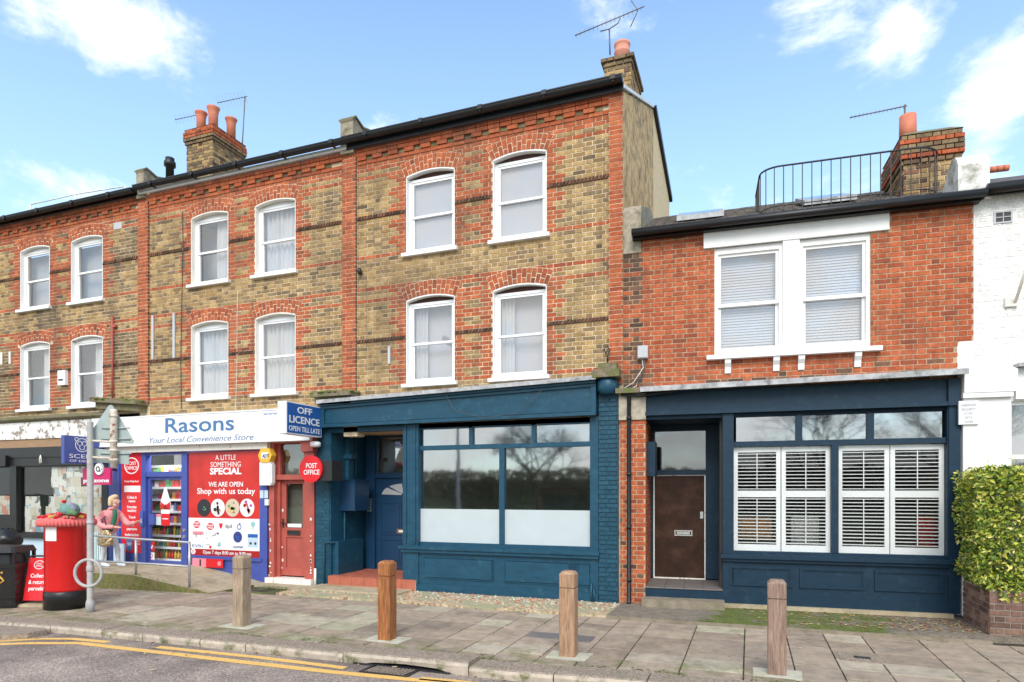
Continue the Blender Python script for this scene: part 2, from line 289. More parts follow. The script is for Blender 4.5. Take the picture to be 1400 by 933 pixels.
def ground_mats():
    # asphalt
    m, N, L, B = nodes_of('asphalt'); P = pos(N)
    v = N.new('ShaderNodeTexVoronoi'); v.inputs['Scale'].default_value = 95; L.new(P, v.inputs['Vector'])
    g = ramp(N, L, v.outputs['Color'], [(.2, (.15,.12,.10)), (.5, (.24,.195,.165)), (.8, (.43,.36,.30))])
    big = noise_n(N, L, P, .9, 6, .6)
    c = mixc(N, L, 1.0, g, ramp(N, L, big, [(.35, (.62,.60,.60)), (.5, (1,.98,.96)), (.65, (1.4,1.36,1.3))]), 'MULTIPLY')
    st = noise_n(N, L, P, 3.2, 8, .7, (.5, 2, 1))
    c = mixc(N, L, ramp(N, L, st, [(.62, (0,0,0)), (.72, (.6,.6,.6))]), c, (.30,.26,.23))
    L.new(c, B.inputs['Base Color']); B.inputs['Roughness'].default_value = .85
    bump(N, L, v.outputs['Distance'], B, .5, .004)
    # paving slab
    m, N, L, B = nodes_of('paving'); P = pos(N)
    o = N.new('ShaderNodeObjectInfo')
    c = ramp(N, L, o.outputs['Random'], [(0,(.29,.225,.17)),(.3,(.345,.27,.20)),(.55,(.38,.30,.225)),(.8,(.315,.25,.19)),(.93,(.46,.40,.30)),(1,(.35,.335,.22))])
    c = mixc(N, L, 1.0, c, ramp(N, L, noise_n(N, L, P, 5, 8, .7), [(.3,(.72,.7,.68)),(.5,(1,1,1)),(.72,(1.3,1.27,1.2))]), 'MULTIPLY')
    c = mixc(N, L, ramp(N, L, noise_n(N, L, P, 1.3, 7, .65), [(.52,(0,0,0)),(.72,(.65,)*3)]), c, (.095,.078,.062))
    v = N.new('ShaderNodeTexVoronoi'); v.inputs['Scale'].default_value = 3.1; L.new(P, v.inputs['Vector'])
    c = mixc(N, L, ramp(N, L, v.outputs['Distance'], [(.045,(.6,.6,.6)),(.07,(0,0,0))]), c, (.42,.38,.33))
    # moss gathers toward the kerb
    sp = N.new('ShaderNodeSeparateXYZ'); L.new(P, sp.inputs[0])
    mr = N.new('ShaderNodeMapRange'); mr.inputs['From Min'].default_value = 7.35; mr.inputs['From Max'].default_value = 6.5; mr.inputs['To Min'].default_value = 0; mr.inputs['To Max'].default_value = .16
    L.new(sp.outputs['Y'], mr.inputs['Value'])
    ad = N.new('ShaderNodeMath'); ad.operation = 'ADD'; L.new(noise_n(N, L, P, 3.5, 8, .7), ad.inputs[0]); L.new(mr.outputs[0], ad.inputs[1])
    c = mixc(N, L, ramp(N, L, ad.outputs[0], [(.56,(0,0,0)),(.72,(.75,)*3)]), c, (.145,.155,.05))
    L.new(c, B.inputs['Base Color']); B.inputs['Roughness'].default_value = .85
    bump(N, L, noise_n(N, L, P, 45, 6, .7), B, .45, .005)
    # joints
    mat('joint_dirt', (.06,.048,.034), 1, .3, 12, bmp=.6, dirt=(.12,.16,.03), dscale=2.2, dlo=.46, dhi=.58)
    # granite kerb
    m, N, L, B = nodes_of('granite'); P = pos(N)
    v = N.new('ShaderNodeTexVoronoi'); v.inputs['Scale'].default_value = 70; L.new(P, v.inputs['Vector'])
    c = ramp(N, L, v.outputs['Color'], [(.2,(.19,.145,.11)),(.5,(.30,.235,.175)),(.85,(.38,.31,.235))])
    c = mixc(N, L, ramp(N, L, noise_n(N, L, P, 3, 7, .7), [(.5,(0,0,0)),(.7,(.55,)*3)]), c, (.14,.145,.07))
    L.new(c, B.inputs['Base Color']); B.inputs['Roughness'].default_value = .8
    bump(N, L, noise_n(N, L, P, 30, 6, .7), B, .6, .008)
    mat('kerb_face', (.46,.39,.31), .85, .2, 8, bmp=.5, dirt=(.12,.13,.05), dscale=5, dlo=.5, dhi=.66)
    # worn yellow line
    m, N, L, B = nodes_of('yellow_line'); P = pos(N)
    n = noise_n(N, L, P, 22, 8, .75)
    c = mixc(N, L, ramp(N, L, n, [(.55,(0,0,0)),(.68,(1,1,1))]), (.78,.47,.13), (.24,.18,.12))
    L.new(c, B.inputs['Base Color']); B.inputs['Roughness'].default_value = .8
    # pebbly old forecourt
    m, N, L, B = nodes_of('pebbly'); P = pos(N)
    v = N.new('ShaderNodeTexVoronoi'); v.inputs['Scale'].default_value = 26; L.new(P, v.inputs['Vector'])
    c = ramp(N, L, v.outputs['Color'], [(.15,(.26,.18,.10)),(.4,(.50,.38,.22)),(.65,(.60,.50,.34)),(.85,(.36,.20,.12))])
    c = mixc(N, L, ramp(N, L, noise_n(N, L, P, 2.0, 5, .6), [(.46,(0,0,0)),(.56,(1,1,1))]), c, (.34,.33,.20))
    L.new(c, B.inputs['Base Color']); B.inputs['Roughness'].default_value = .9
    bump(N, L, v.outputs['Distance'], B, .8, .012)
    # mossy forecourt
    m, N, L, B = nodes_of('moss_court'); P = pos(N)
    n = noise_n(N, L, P, 2.2, 9, .72)
    base = ramp(N, L, noise_n(N, L, P, 7, 6, .65), [(.3,(.15,.125,.095)),(.7,(.27,.225,.17))])
    sp = N.new('ShaderNodeSeparateXYZ'); L.new(P, sp.inputs[0])
    e1 = N.new('ShaderNodeMapRange'); e1.inputs['From Min'].default_value = -1.0; e1.inputs['From Max'].default_value = -.4; e1.inputs['To Min'].default_value = -.3; e1.inputs['To Max'].default_value = .02; L.new(sp.outputs['X'], e1.inputs['Value'])
    e2 = N.new('ShaderNodeMapRange'); e2.inputs['From Min'].default_value = 1.5; e2.inputs['From Max'].default_value = 2.1; e2.inputs['To Min'].default_value = 0; e2.inputs['To Max'].default_value = -.2; L.new(sp.outputs['X'], e2.inputs['Value'])
    q1 = N.new('ShaderNodeMath'); q1.operation = 'ADD'; L.new(n, q1.inputs[0]); L.new(e1.outputs[0], q1.inputs[1])
    q2 = N.new('ShaderNodeMath'); q2.operation = 'ADD'; L.new(q1.outputs[0], q2.inputs[0]); L.new(e2.outputs[0], q2.inputs[1])
    green = ramp(N, L, noise_n(N, L, P, 6, 6, .7), [(.3,(.075,.085,.02)),(.5,(.10,.135,.018)),(.7,(.16,.185,.03))])
    c = mixc(N, L, ramp(N, L, q2.outputs[0], [(.40,(0,0,0)),(.52,(.95,)*3)]), base, green)
    c = mixc(N, L, 1.0, c, ramp(N, L, noise_n(N, L, P, 40, 4, .7), [(.3,(.6,.6,.6)),(.7,(1.4,1.4,1.4))]), 'MULTIPLY')
    L.new(c, B.inputs['Base Color']); B.inputs['Roughness'].default_value = 1
    bump(N, L, noise_n(N, L, P, 60, 5, .7), B, .9, .012)
    # leaves
    for nm, st in (('hedge_leaf', [(0,(.03,.07,.008)),(.22,(.09,.16,.014)),(.45,(.20,.29,.025)),(.7,(.38,.43,.04)),(.88,(.58,.53,.08)),(1,(.70,.62,.2))]),
                   ('dead_leaf', [(0,(.22,.09,.03)),(.3,(.36,.17,.06)),(.6,(.50,.34,.15)),(.85,(.62,.50,.28)),(1,(.30,.05,.02))]),
                   ('far_leaf', [(0,(.17,.155,.09)),(.5,(.26,.235,.14)),(1,(.34,.30,.19))]),
                   ('weed_leaf', [(0,(.03,.07,.01)),(.5,(.07,.13,.02)),(1,(.16,.2,.05))])):
        m, N, L, B = nodes_of(nm)
        g = N.new('ShaderNodeNewGeometry'); c = ramp(N, L, g.outputs['Random Per Island'], st)
        L.new(c, B.inputs['Base Color']); B.inputs['Roughness'].default_value = .45
    # newspaper: grey columns of print with pictures
    m, N, L, B = nodes_of('newspaper')
    g = N.new('ShaderNodeNewGeometry'); P = pos(N); o = N.new('ShaderNodeObjectInfo')
    w = N.new('ShaderNodeTexWave'); w.bands_direction = 'Z'; w.inputs['Scale'].default_value = 22; w.inputs['Distortion'].default_value = 2; L.new(P, w.inputs['Vector'])
    base = ramp(N, L, o.outputs['Random'], [(0,(.62,.56,.42)),(.35,(.72,.70,.62)),(.7,(.55,.52,.45)),(.8,(.13,.33,.42)),(.88,(.66,.62,.5)),(1,(.40,.38,.34))], 'CONSTANT')
    c = mixc(N, L, ramp(N, L, w.outputs['Fac'], [(.35,(0,0,0)),(.6,(.35,)*3)]), base, (.22,.21,.20))
    v = N.new('ShaderNodeTexVoronoi'); v.inputs['Scale'].default_value = 7; v.distance = 'CHEBYCHEV'; L.new(P, v.inputs['Vector'])
    s = N.new('ShaderNodeSeparateColor'); L.new(v.outputs['Color'], s.inputs[0])
    pic = ramp(N, L, s.outputs[0], [(0,(.07,.07,.07)),(.3,(.20,.35,.42)),(.5,(.38,.28,.2)),(.7,(.30,.30,.29)),(.85,(.5,.16,.1))], 'CONSTANT')
    c = mixc(N, L, ramp(N, L, s.outputs[1], [(.72,(0,0,0)),(.74,(.8,.8,.8))]), c, pic)
    L.new(c, B.inputs['Base Color']); B.inputs['Roughness'].default_value = .85
ground_mats()
M = MATS

# ------------------------------------------------------------------ mesh builder and scene tree
class MB:
    def __init__(s): s.v, s.f, s.m, s.smooth = [], [], [], []
    def add(s, vs, fs, mi=0, sm=False):
        o = len(s.v); s.v += [tuple(v) for v in vs]
        for f in fs: s.f.append(tuple(i+o for i in f)); s.m.append(mi); s.smooth.append(sm)
        return s
    def box(s, x0, x1, y0, y1, z0, z1, mi=0): return s.sbox(x0, x1, y0, y1, z0, z1, z0, z1, mi)
    def sbox(s, x0, x1, y0, y1, a0, a1, b0, b1, mi=0):           # heights a at x0, b at x1
        return s.add([(x0,y0,a0),(x1,y0,b0),(x1,y1,b0),(x0,y1,a0),(x0,y0,a1),(x1,y0,b1),(x1,y1,b1),(x0,y1,a1)],
                     [(0,1,5,4),(1,2,6,5),(2,3,7,6),(3,0,4,7),(4,5,6,7),(3,2,1,0)], mi)
    def prism_xz(s, pts, y0, y1, mi=0):
        n = len(pts)
        a = sum(pts[i][0]*pts[(i+1)%n][1]-pts[(i+1)%n][0]*pts[i][1] for i in range(n))
        if a < 0: pts = pts[::-1]
        return s.add([(x,y0,z) for x, z in pts]+[(x,y1,z) for x, z in pts], [tuple(range(n)), tuple(range(2*n-1, n-1, -1))]+[(i, i+n, (i+1)%n+n, (i+1)%n) for i in range(n)], mi)
    def prism_yz(s, pts, x0, x1, mi=0):
        n = len(pts)
        a = sum(pts[i][0]*pts[(i+1)%n][1]-pts[(i+1)%n][0]*pts[i][1] for i in range(n))
        if a > 0: pts = pts[::-1]
        return s.add([(x0,y,z) for y, z in pts]+[(x1,y,z) for y, z in pts], [tuple(range(n)), tuple(range(2*n-1, n-1, -1))]+[(i, i+n, (i+1)%n+n, (i+1)%n) for i in range(n)], mi)
    def prism_xy(s, pts, z0, z1, mi=0):
        n = len(pts)
        a = sum(pts[i][0]*pts[(i+1)%n][1]-pts[(i+1)%n][0]*pts[i][1] for i in range(n))
        if a < 0: pts = pts[::-1]
        return s.add([(x,y,z0) for x, y in pts]+[(x,y,z1) for x, y in pts], [tuple(range(n-1, -1, -1)), tuple(range(n, 2*n))]+[(i, (i+1)%n, (i+1)%n+n, i+n) for i in range(n)], mi)
    def tube(s, pts, r, n=8, mi=0, caps=True, closed=False):
        pts = [Vector(p) for p in pts]; rr = r if isinstance(r, (list, tuple)) else [r]*len(pts)
        vs, fs = [], []; up = None; K = len(pts)
        for i, p in enumerate(pts):
            if closed: d = pts[(i+1)%K]-pts[i-1]
            else: d = pts[min(i+1, K-1)]-pts[max(i-1, 0)]
            d = d.normalized() if d.length > 1e-9 else Vector((0,0,1))
            if up is None:
                up = Vector((0,0,1)) if abs(d.z) < .9 else Vector((1,0,0))
            a = d.cross(up).normalized(); up = a.cross(d).normalized()
            for k in range(n):
                t = 2*math.pi*k/n; vs.append(p+(a*math.cos(t)+up*math.sin(t))*rr[i])
        for i in range(K if closed else K-1):
            for k in range(n):
                j = (i+1) % K; fs.append((i*n+k, i*n+(k+1)%n, j*n+(k+1)%n, j*n+k))
        if caps and not closed:
            fs.append(tuple(range(n))[::-1]); fs.append(tuple(range((K-1)*n, K*n)))
        return s.add(vs, fs, mi, n > 5)
    def lathe(s, cx, cy, prof, n=28, mi=0):                       # prof: (r, z) bottom to top
        vs, fs = [], []
        for r, z in prof:
            for k in range(n):
                t = 2*math.pi*k/n; vs.append((cx+r*math.cos(t), cy+r*math.sin(t), z))
        for i in range(len(prof)-1):
            for k in range(n): fs.append((i*n+k, i*n+(k+1)%n, (i+1)*n+(k+1)%n, (i+1)*n+k))
        fs.append(tuple(range(n))[::-1]); fs.append(tuple(range((len(prof)-1)*n, len(prof)*n)))
        return s.add(vs, fs, mi, True)
    def disc(s, cx, cz, r, y0, y1, n=28, mi=0, rz=None):
        rz = rz or r
        return s.prism_xz([(cx+r*math.cos(2*math.pi*k/n), cz+rz*math.sin(2*math.pi*k/n)) for k in range(n)], y0, y1, mi)
    def ring(s, cx, cz, r, t, y0, y1, n=28, mi=0, rz=None):
        rz = rz or r
        for k in range(n):
            a, b = 2*math.pi*k/n, 2*math.pi*(k+1)/n
            s.prism_xz([(cx+q*math.cos(w), cz+q2*math.sin(w)) for q, q2, w in ((r, rz, a), (r, rz, b), (r-t, rz-t, b), (r-t, rz-t, a))], y0, y1, mi)
        return s
    def frame(s, x0, x1, y0, y1, z0, z1, t, mi=0, tb=None, tt=None):
        tb = t if tb is None else tb; tt = t if tt is None else tt
        s.box(x0, x0+t, y0, y1, z0, z1, mi); s.box(x1-t, x1, y0, y1, z0, z1, mi)
        s.box(x0+t, x1-t, y0, y1, z1-tt, z1, mi); return s.box(x0+t, x1-t, y0, y1, z0, z0+tb, mi)
    def mesh(s, name, mats, off=(0,0,0)):
        me = bpy.data.meshes.new(name)
        me.from_pydata([(v[0]-off[0], v[1]-off[1], v[2]-off[2]) for v in s.v], [], s.f)
        for m in (mats if isinstance(mats, (list, tuple)) else [mats]): me.materials.append(M[m] if isinstance(m, str) else m)
        me.polygons.foreach_set('material_index', s.m); me.polygons.foreach_set('use_smooth', s.smooth); me.update()
        return me

class Frame:
    def __init__(s, ox, oy, rot): s.o = Vector((ox, oy, 0)); s.r = rot; s.m = Matrix.Translation(s.o) @ Matrix.Rotation(rot, 4, 'Z')
    def P(s, px, py, off=0):                                     # where the line of sight through a photo pixel meets this frame's plane y = off
        o = s.o+Vector((-math.sin(s.r), math.cos(s.r), 0))*off; n = Vector((-math.sin(s.r), math.cos(s.r), 0)); d = pray(px, py)
        t = o.dot(n)/d.dot(n); p = d*t-s.o
        return p.x*math.cos(s.r)+p.y*math.sin(s.r), CAMH+t*d.z
FW = Frame(0, 0, 0); FC = Frame(0, 10.4, 0)
HX = -1.93
FD = Frame(HX, 10.4, R(3.8))
def G(px, py, z=0):
    d = pray(px, py); t = (z-CAMH)/d.z; return d.x*t, d.y*t

def onX(fr, px, py, X):
    d = pray(px, py); t = X/d.x; return d.y*t-10.4, CAMH+t*d.z      # for the unrotated frame: depth and height where the sight line meets the plane x = X
OFF = {}
def tag(o, label=None, cat=None, group=None, kind=None):
    if label: o['label'] = label
    if cat: o['category'] = cat
    if group: o['group'] = group
    if kind: o['kind'] = kind
    return o
def thing(name, label, cat, loc, fr=FW, group=None, kind=None):
    o = bpy.data.objects.new(name, None); C.objects.link(o); o.empty_display_size = .1
    o.matrix_world = fr.m @ Matrix.Translation(loc); OFF[o.name] = Vector(loc)
    return tag(o, label, cat, group, kind)
def part(name, mb, mats, parent, label=None, kind=None, loc=None):
    off = Vector(loc) if loc else Vector((0,0,0))
    o = bpy.data.objects.new(name, mb.mesh(name, mats, off)); C.objects.link(o); o.parent = parent
    o.location = off-OFF[parent.name]; OFF[o.name] = off
    return tag(o, label, None, None, kind)
def single(name, mb, mats, label, cat, loc, fr=FW, group=None, kind=None):
    o = bpy.data.objects.new(name, mb.mesh(name, mats, loc)); C.objects.link(o)
    o.matrix_world = fr.m @ Matrix.Translation(loc); OFF[o.name] = Vector(loc)
    return tag(o, label, cat, group, kind)

def text_mb(s, x, z, y, h=None, w=None, bold=0, shear=0, align='C', th=.003, mi=0, wscale=None, track=1, rot=0):
    """lettering standing on the plane y, facing -y; x, z its lower left / lower centre; h cap height"""
    cu = bpy.data.curves.new('lettering', 'FONT'); cu.body = s; cu.size = 1; cu.offset = bold; cu.shear = shear; cu.extrude = .01
    cu.resolution_u = 3; cu.space_character = track
    ob = bpy.data.objects.new('lettering_source', cu); C.objects.link(ob)
    dg = bpy.context.evaluated_depsgraph_get(); dg.update()
    me = bpy.data.meshes.new_from_object(ob.evaluated_get(dg)); bpy.data.objects.remove(ob); bpy.data.curves.remove(cu)
    vs = [v.co.copy() for v in me.vertices]
    x0 = min(v.x for v in vs); x1 = max(v.x for v in vs)
    k = h/.70 if h else w/(x1-x0)
    kx = w/(x1-x0) if w else k
    mb = MB(); out = []
    for v in vs:
        X = (v.x-(x0 if align == 'L' else (x0+x1)/2))*kx; Z = v.y*k
        if rot: X, Z = X*math.cos(rot)-Z*math.sin(rot), X*math.sin(rot)+Z*math.cos(rot)
        out.append((x+X, y-th*(.5+v.z*50), z+Z))
    fs = [tuple(p.vertices) for p in me.polygons]
    bpy.data.meshes.remove(me)
    mb.add(out, fs, mi); return mb
def merge(a, b): a.add(b.v, b.f, 0); a.m[-len(b.f):] = b.m; return a

# ------------------------------------------------------------------ brickwork
class Bricks:
    """collects bricks of one wall; the 300 that show largest become objects, the rest one joined part"""
    CL = ['yellow_brick','red_brick','orange_brick','dark_brick','sooty_brick','planter_brick','green_brick','blue_painted_brick','white_painted_brick','terracotta']
    def __init__(s, fr): s.b = []; s.fr = fr
    def add(s, cx, cy, cz, w, d, h, cls, ry=0, rz=0): s.b.append((cx, cy, cz, w, d, h, cls, ry, rz))     # (cx,cy) middle of the front face, d deep
    def wall(s, x0, x1, z0, z1, cls, holes=(), y=0, proud=.007, depth=.09, course=.075, ox=0, bond='flemish', org=None, rz=0):
        i0 = round(z0/course); i1 = round(z1/course)
        for i in range(i0, i1):
            za = i*course; zc = za+course/2
            seg = [(x0, x1)]
            for (a, b, c, d) in holes:
                if c < zc < d:
                    ns = []
                    for (p, q) in seg:
                        if b <= p or a >= q: ns.append((p, q))
                        else:
                            if a > p: ns.append((p, a))
                            if b < q: ns.append((b, q))
                    seg = ns
            for (p, q) in seg:
                x = math.floor((p-ox)/.3375)*.3375+ox-(.169 if i % 2 else 0)
                k = 0
                while x < q:
                    w = .225 if k % 2 == 0 else .1125
                    a, b = max(x, p), min(x+w, q); x += w; k += 1
                    if b-a < .035: continue
                    c = cls((a+b)/2, zc, i) if callable(cls) else cls
                    if c is None: continue
                    j = rnd.uniform(-.0022, .0022)
                    bx = (a+b)/2; yy = y-proud+j; dz = rnd.uniform(-.0015, .0015)
                    if org:
                        X = org[0]+bx*math.cos(rz)-yy*math.sin(rz); Y = org[1]+bx*math.sin(rz)+yy*math.cos(rz)
                    else: X, Y = bx, yy
                    s.add(X, Y, zc+dz, b-a-.0125, depth, course-.0145+rnd.uniform(-.001,.001), c, rnd.uniform(-.004,.004), rz)
    def arch(s, xa, xb, zs, rise, cls, hgt=.235, y=-.013, n=None, splay=1.0):
        w = xb-xa; Rr = (w*w/4+rise*rise)/(2*rise); zc = zs-(Rr-rise); th = math.asin(w/2/Rr)
        n = n or int(w/.078)
        s.beds = getattr(s, 'beds', []); s.beds.append((xa, xb, zs, rise, hgt, y))
        spread = th*splay
        for k in range(n):
            t = -spread+2*spread*(k+.5)/n; tt = -th+2*th*(k+.5)/n
            bx = (xa+xb)/2+Rr*math.sin(tt); bz = zc+Rr*math.cos(tt)
            lean = t*.95+tt*.45
            hh = hgt; cxx = bx+math.sin(lean)*hh/2; czz = bz+math.cos(lean)*hh/2
            # two bricks to a voussoir, broken alternately
            cut = .36 if k % 2 else .64
            for a, b in ((0, cut), (cut, 1)):
                m = (a+b)/2; wd = (w/n)*(1+.36*m)-.014
                s.add(bx+math.sin(lean)*hh*m, y+rnd.uniform(-.001,.001), bz+math.cos(lean)*hh*m, wd, .1, hh*(b-a)-.014, cls, lean, 0)
    def build(s, parent, mb_name='brickwork', limit=300):
        cw = Vector((0, 0, CAMH))
        def key(b):
            p = s.fr.m @ Vector((b[0], b[1], b[2])); return -(b[3]*b[5])/max(.1, (p-cw).length)**2
        def off_view(b):
            p = s.fr.m @ Vector((b[0], b[1], b[2])); d = -SA*p.x+CA*p.y; r = CA*p.x+SA*p.y
            return d < .5 or not (-10 < 700+FPX*r/d < 1410)
        vis = [b for b in s.b if not off_view(b)]; far = [b for b in s.b if off_view(b)]
        vis.sort(key=key); solo, rest = vis[:limit], vis[limit:]+far
        for (cx, cy, cz, w, d, h, cls, ry, rz) in solo:
            me = unit_mesh(cls)
            o = bpy.data.objects.new('brick', me); C.objects.link(o); o.parent = parent
            o.location = Vector((cx, cy, cz))-OFF[parent.name]; o.rotation_euler = (0, ry, rz); o.scale = (w, d, h)
        if getattr(s, 'beds', None):
            mb = MB()
            for (xa, xb, zs, rise, hgt, y) in s.beds:
                w = xb-xa; Rr = (w*w/4+rise*rise)/(2*rise); zc = zs-(Rr-rise); th = math.asin(w/2/Rr); row = []  # lime bed that shows as the joints
                for k in range(11):
                    t = -th+2*th*k/10; lean = t*1.45; bx = (xa+xb)/2+Rr*math.sin(t); bz = zc+Rr*math.cos(t)
                    row.append(((bx, bz+.001), (bx+math.sin(lean)*hgt, bz+math.cos(lean)*hgt)))
                for (p, q), (p2, q2) in zip(row[:-1], row[1:]): mb.prism_xz([p, p2, q2, q], y+.0035, .01)
            part('arch_mortar', mb, 'pale_mortar', parent, kind='stuff')
        if rest:
            mb = MB()
            for (cx, cy, cz, w, d, h, cls, ry, rz) in rest:
                c, sn = math.cos(ry), math.sin(ry); cr, sr = math.cos(rz), math.sin(rz)
                vs = []
                for (ax, ay, az) in ((-.5,0,-.5),(.5,0,-.5),(.5,1,-.5),(-.5,1,-.5),(-.5,0,.5),(.5,0,.5),(.5,1,.5),(-.5,1,.5)):
                    X, Y, Z = ax*w, ay*d, az*h
                    X, Z = X*c+Z*sn, -X*sn+Z*c
                    X, Y = X*cr-Y*sr, X*sr+Y*cr
                    vs.append((cx+X, cy+Y, cz+Z))
                mb.add(vs, [(0,1,5,4),(1,2,6,5),(3,0,4,7),(4,5,6,7),(3,2,1,0)], Bricks.CL.index(cls))
            part(mb_name, mb, Bricks.CL, parent, kind='stuff')
_um = {}
def unit_mesh(cls):
    if cls not in _um:
        # unit box with a small worn arris round the front face
        e = .03
        mb = MB().add([(-.5,.1,-.5),(.5,.1,-.5),(.5,1,-.5),(-.5,1,-.5),(-.5,.1,.5),(.5,.1,.5),(.5,1,.5),(-.5,1,.5),
                       (-.5+e*.4,0,-.5+e),(.5-e*.4,0,-.5+e),(.5-e*.4,0,.5-e),(-.5+e*.4,0,.5-e)],
                      [(8,9,10,11),(0,1,9,8),(1,5,10,9),(5,4,11,10),(4,0,8,11),(1,2,6,5),(2,3,7,6),(3,0,4,7),(4,5,6,7),(3,2,1,0)])
        _um[cls] = mb.mesh('brick', cls)
    return _um[cls]

def backing(mb, x0, x1, z0, z1, holes, y0=.0, y1=.24, mi=0):
    xs = sorted({x0, x1, *[h[0] for h in holes], *[h[1] for h in holes]}); zs = sorted({z0, z1, *[h[2] for h in holes], *[h[3] for h in holes]})
    xs = [x for x in xs if x0 <= x <= x1]; zs = [z for z in zs if z0 <= z <= z1]
    for i in range(len(xs)-1):
        run = None
        for j in range(len(zs)-1):
            cx, cz = (xs[i]+xs[i+1])/2, (zs[j]+zs[j+1])/2
            solid = not any(h[0] < cx < h[1] and h[2] < cz < h[3] for h in holes)
            if solid and run is None: run = zs[j]
            if not solid and run is not None: mb.box(xs[i], xs[i+1], y0, y1, run, zs[j], mi); run = None
        if run is not None: mb.box(xs[i], xs[i+1], y0, y1, run, zs[-1], mi)
    return mb

def arc_pts(xa, xb, zs, rise, n=10):
    w = xb-xa; Rr = (w*w/4+rise*rise)/(2*rise); zc = zs-(Rr-rise); th = math.asin(w/2/Rr)
    return [((xa+xb)/2+Rr*math.sin(-th+2*th*k/n), zc+Rr*math.cos(-th+2*th*k/n)) for k in range(n+1)]

RISE = .075
def sash_window(house, xa, xb, za, zs, kind, rev=.17, white='upvc', curtain='blind', seed=0, label=None, head='white', lintel='white_paint'):
    """segment-headed window: painted reveal, frame with two lights, sill"""
    rr = random.Random(seed)
    mb = MB(); A = arc_pts(xa, xb, zs, RISE)
    t = .035
    mb.box(xa-.002, xa+.012, -.012, rev, za, zs, 0); mb.box(xb-.012, xb+.002, -.012, rev, za, zs, 0)
    for k in range(len(A)-1):                               # curved soffit
        (x0, z0), (x1, z1) = A[k], A[k+1]
        mb.add([(x0,-.012,z0-.014),(x1,-.012,z1-.014),(x1,rev,z1-.014),(x0,rev,z0-.014),(x0,-.012,z0+.006),(x1,-.012,z1+.006),(x1,rev,z1+.006),(x0,rev,z0+.006)],
               [(0,1,5,4),(1,2,6,5),(2,3,7,6),(3,0,4,7),(4,5,6,7),(3,2,1,0)], 0)
    fx0, fx1 = xa+.012, xb-.012
    ftop = zs-.03 if head == 'gap' else zs-.005
    y0 = rev-.03
    mb.frame(fx0, fx1, y0, y0+.09, za+.01, ftop, .05, 1)
    # head infill
    pts = [(fx0, ftop+.001)]+[(min(max(x, fx0), fx1), z-.016) for x, z in A]+[(fx1, ftop+.001)]
    mb.prism_xz(pts[1:-1] if head != 'gap' else pts, y0+.02, y0+.06, 2 if head == 'gap' else 1)
    w = part('window', mb, [lintel, white, 'dark_gap'], house, label)
    # lights
    mid = (za+ftop)/2-.02
    lo, hi = MB(), MB()
    hi.frame(fx0+.05, fx1-.05, y0+.012, y0+.05, mid-.005, ftop-.05, .04)
    lo.frame(fx0+.05, fx1-.05, y0+.03, y0+.07, za+.06, mid+.03, .042, tt=.03)
    part('sash', hi, white, w); part('sash', lo, white, w)
    part('pane', MB().box(fx0+.09, fx1-.09, y0+.03, y0+.034, mid+.035, ftop-.09), 'glass_upper', w)
    part('pane', MB().box(fx0+.092, fx1-.092, y0+.05, y0+.054, za+.102, mid), 'glass_upper', w)
    part('sill', MB().prism_yz([(-.085, za-.068), (rev, za-.068), (rev, za+.012), (-.085, za-.005)], xa-.07, xb+.07), lintel, w)
    yb = y0+.16
    def drape(x0, x1, z0, z1, amp=.035, waves=7, mname='curtain', gather=0):
        n = 60; m = MB(); vs = []; H = 6
        for j in range(H+1):
            tz = j/H
            for i in range(n+1):
                u = i/n; pinch = gather*math.sin(math.pi*tz)*(1-u)
                xx = x0+(x1-x0)*(u*(1-pinch)); vs.append((xx, yb+amp*math.sin(u*waves*6.283+rr.random()*.4)*(1+.4*math.sin(u*17)), z0+(z1-z0)*tz))
        m.add(vs, [(j*(n+1)+i, j*(n+1)+i+1, (j+1)*(n+1)+i+1, (j+1)*(n+1)+i) for j in range(H) for i in range(n)], 0, True)
        return part('curtain', m, mname, w)
    if curtain == 'blind': yb = y0+.085
    if curtain == 'blind': part('blind', MB().box(fx0-.35, fx1+.05, yb, yb+.01, za-.05, ftop), 'blind_grey', w)
    elif curtain == 'net': drape(fx0-.1, fx1-.02, za, ftop, .035, 9)
    elif curtain == 'side':
        drape(fx0+.02, fx0+.02+(fx1-fx0)*.3, za, ftop, .02, 4); yb += .07
        part('blind', MB().box(fx0-.35, fx1+.05, yb, yb+.01, za-.05, ftop), 'blind_grey', w)
    elif curtain == 'right':
        drape(fx1-.55, fx1-.02, za, ftop, .02, 6); yb += .3
        part('blind', MB().box(fx0-.35, fx1+.05, yb, yb+.01, za-.05, ftop), 'blind_dim', w)
    elif curtain == 'dim': part('blind', MB().box(fx0-.5, fx1+.05, yb+.1, yb+.11, za-.05, ftop), 'blind_dim', w)
    return w
mat('net_dim', (.30,.26,.21), .9, .15, 3, bmp=0)
mat('blind_dim', (.42,.43,.44), .8, .12, 2, bmp=0)

def quoin_zone(wins, xl, xr, x):
    pass

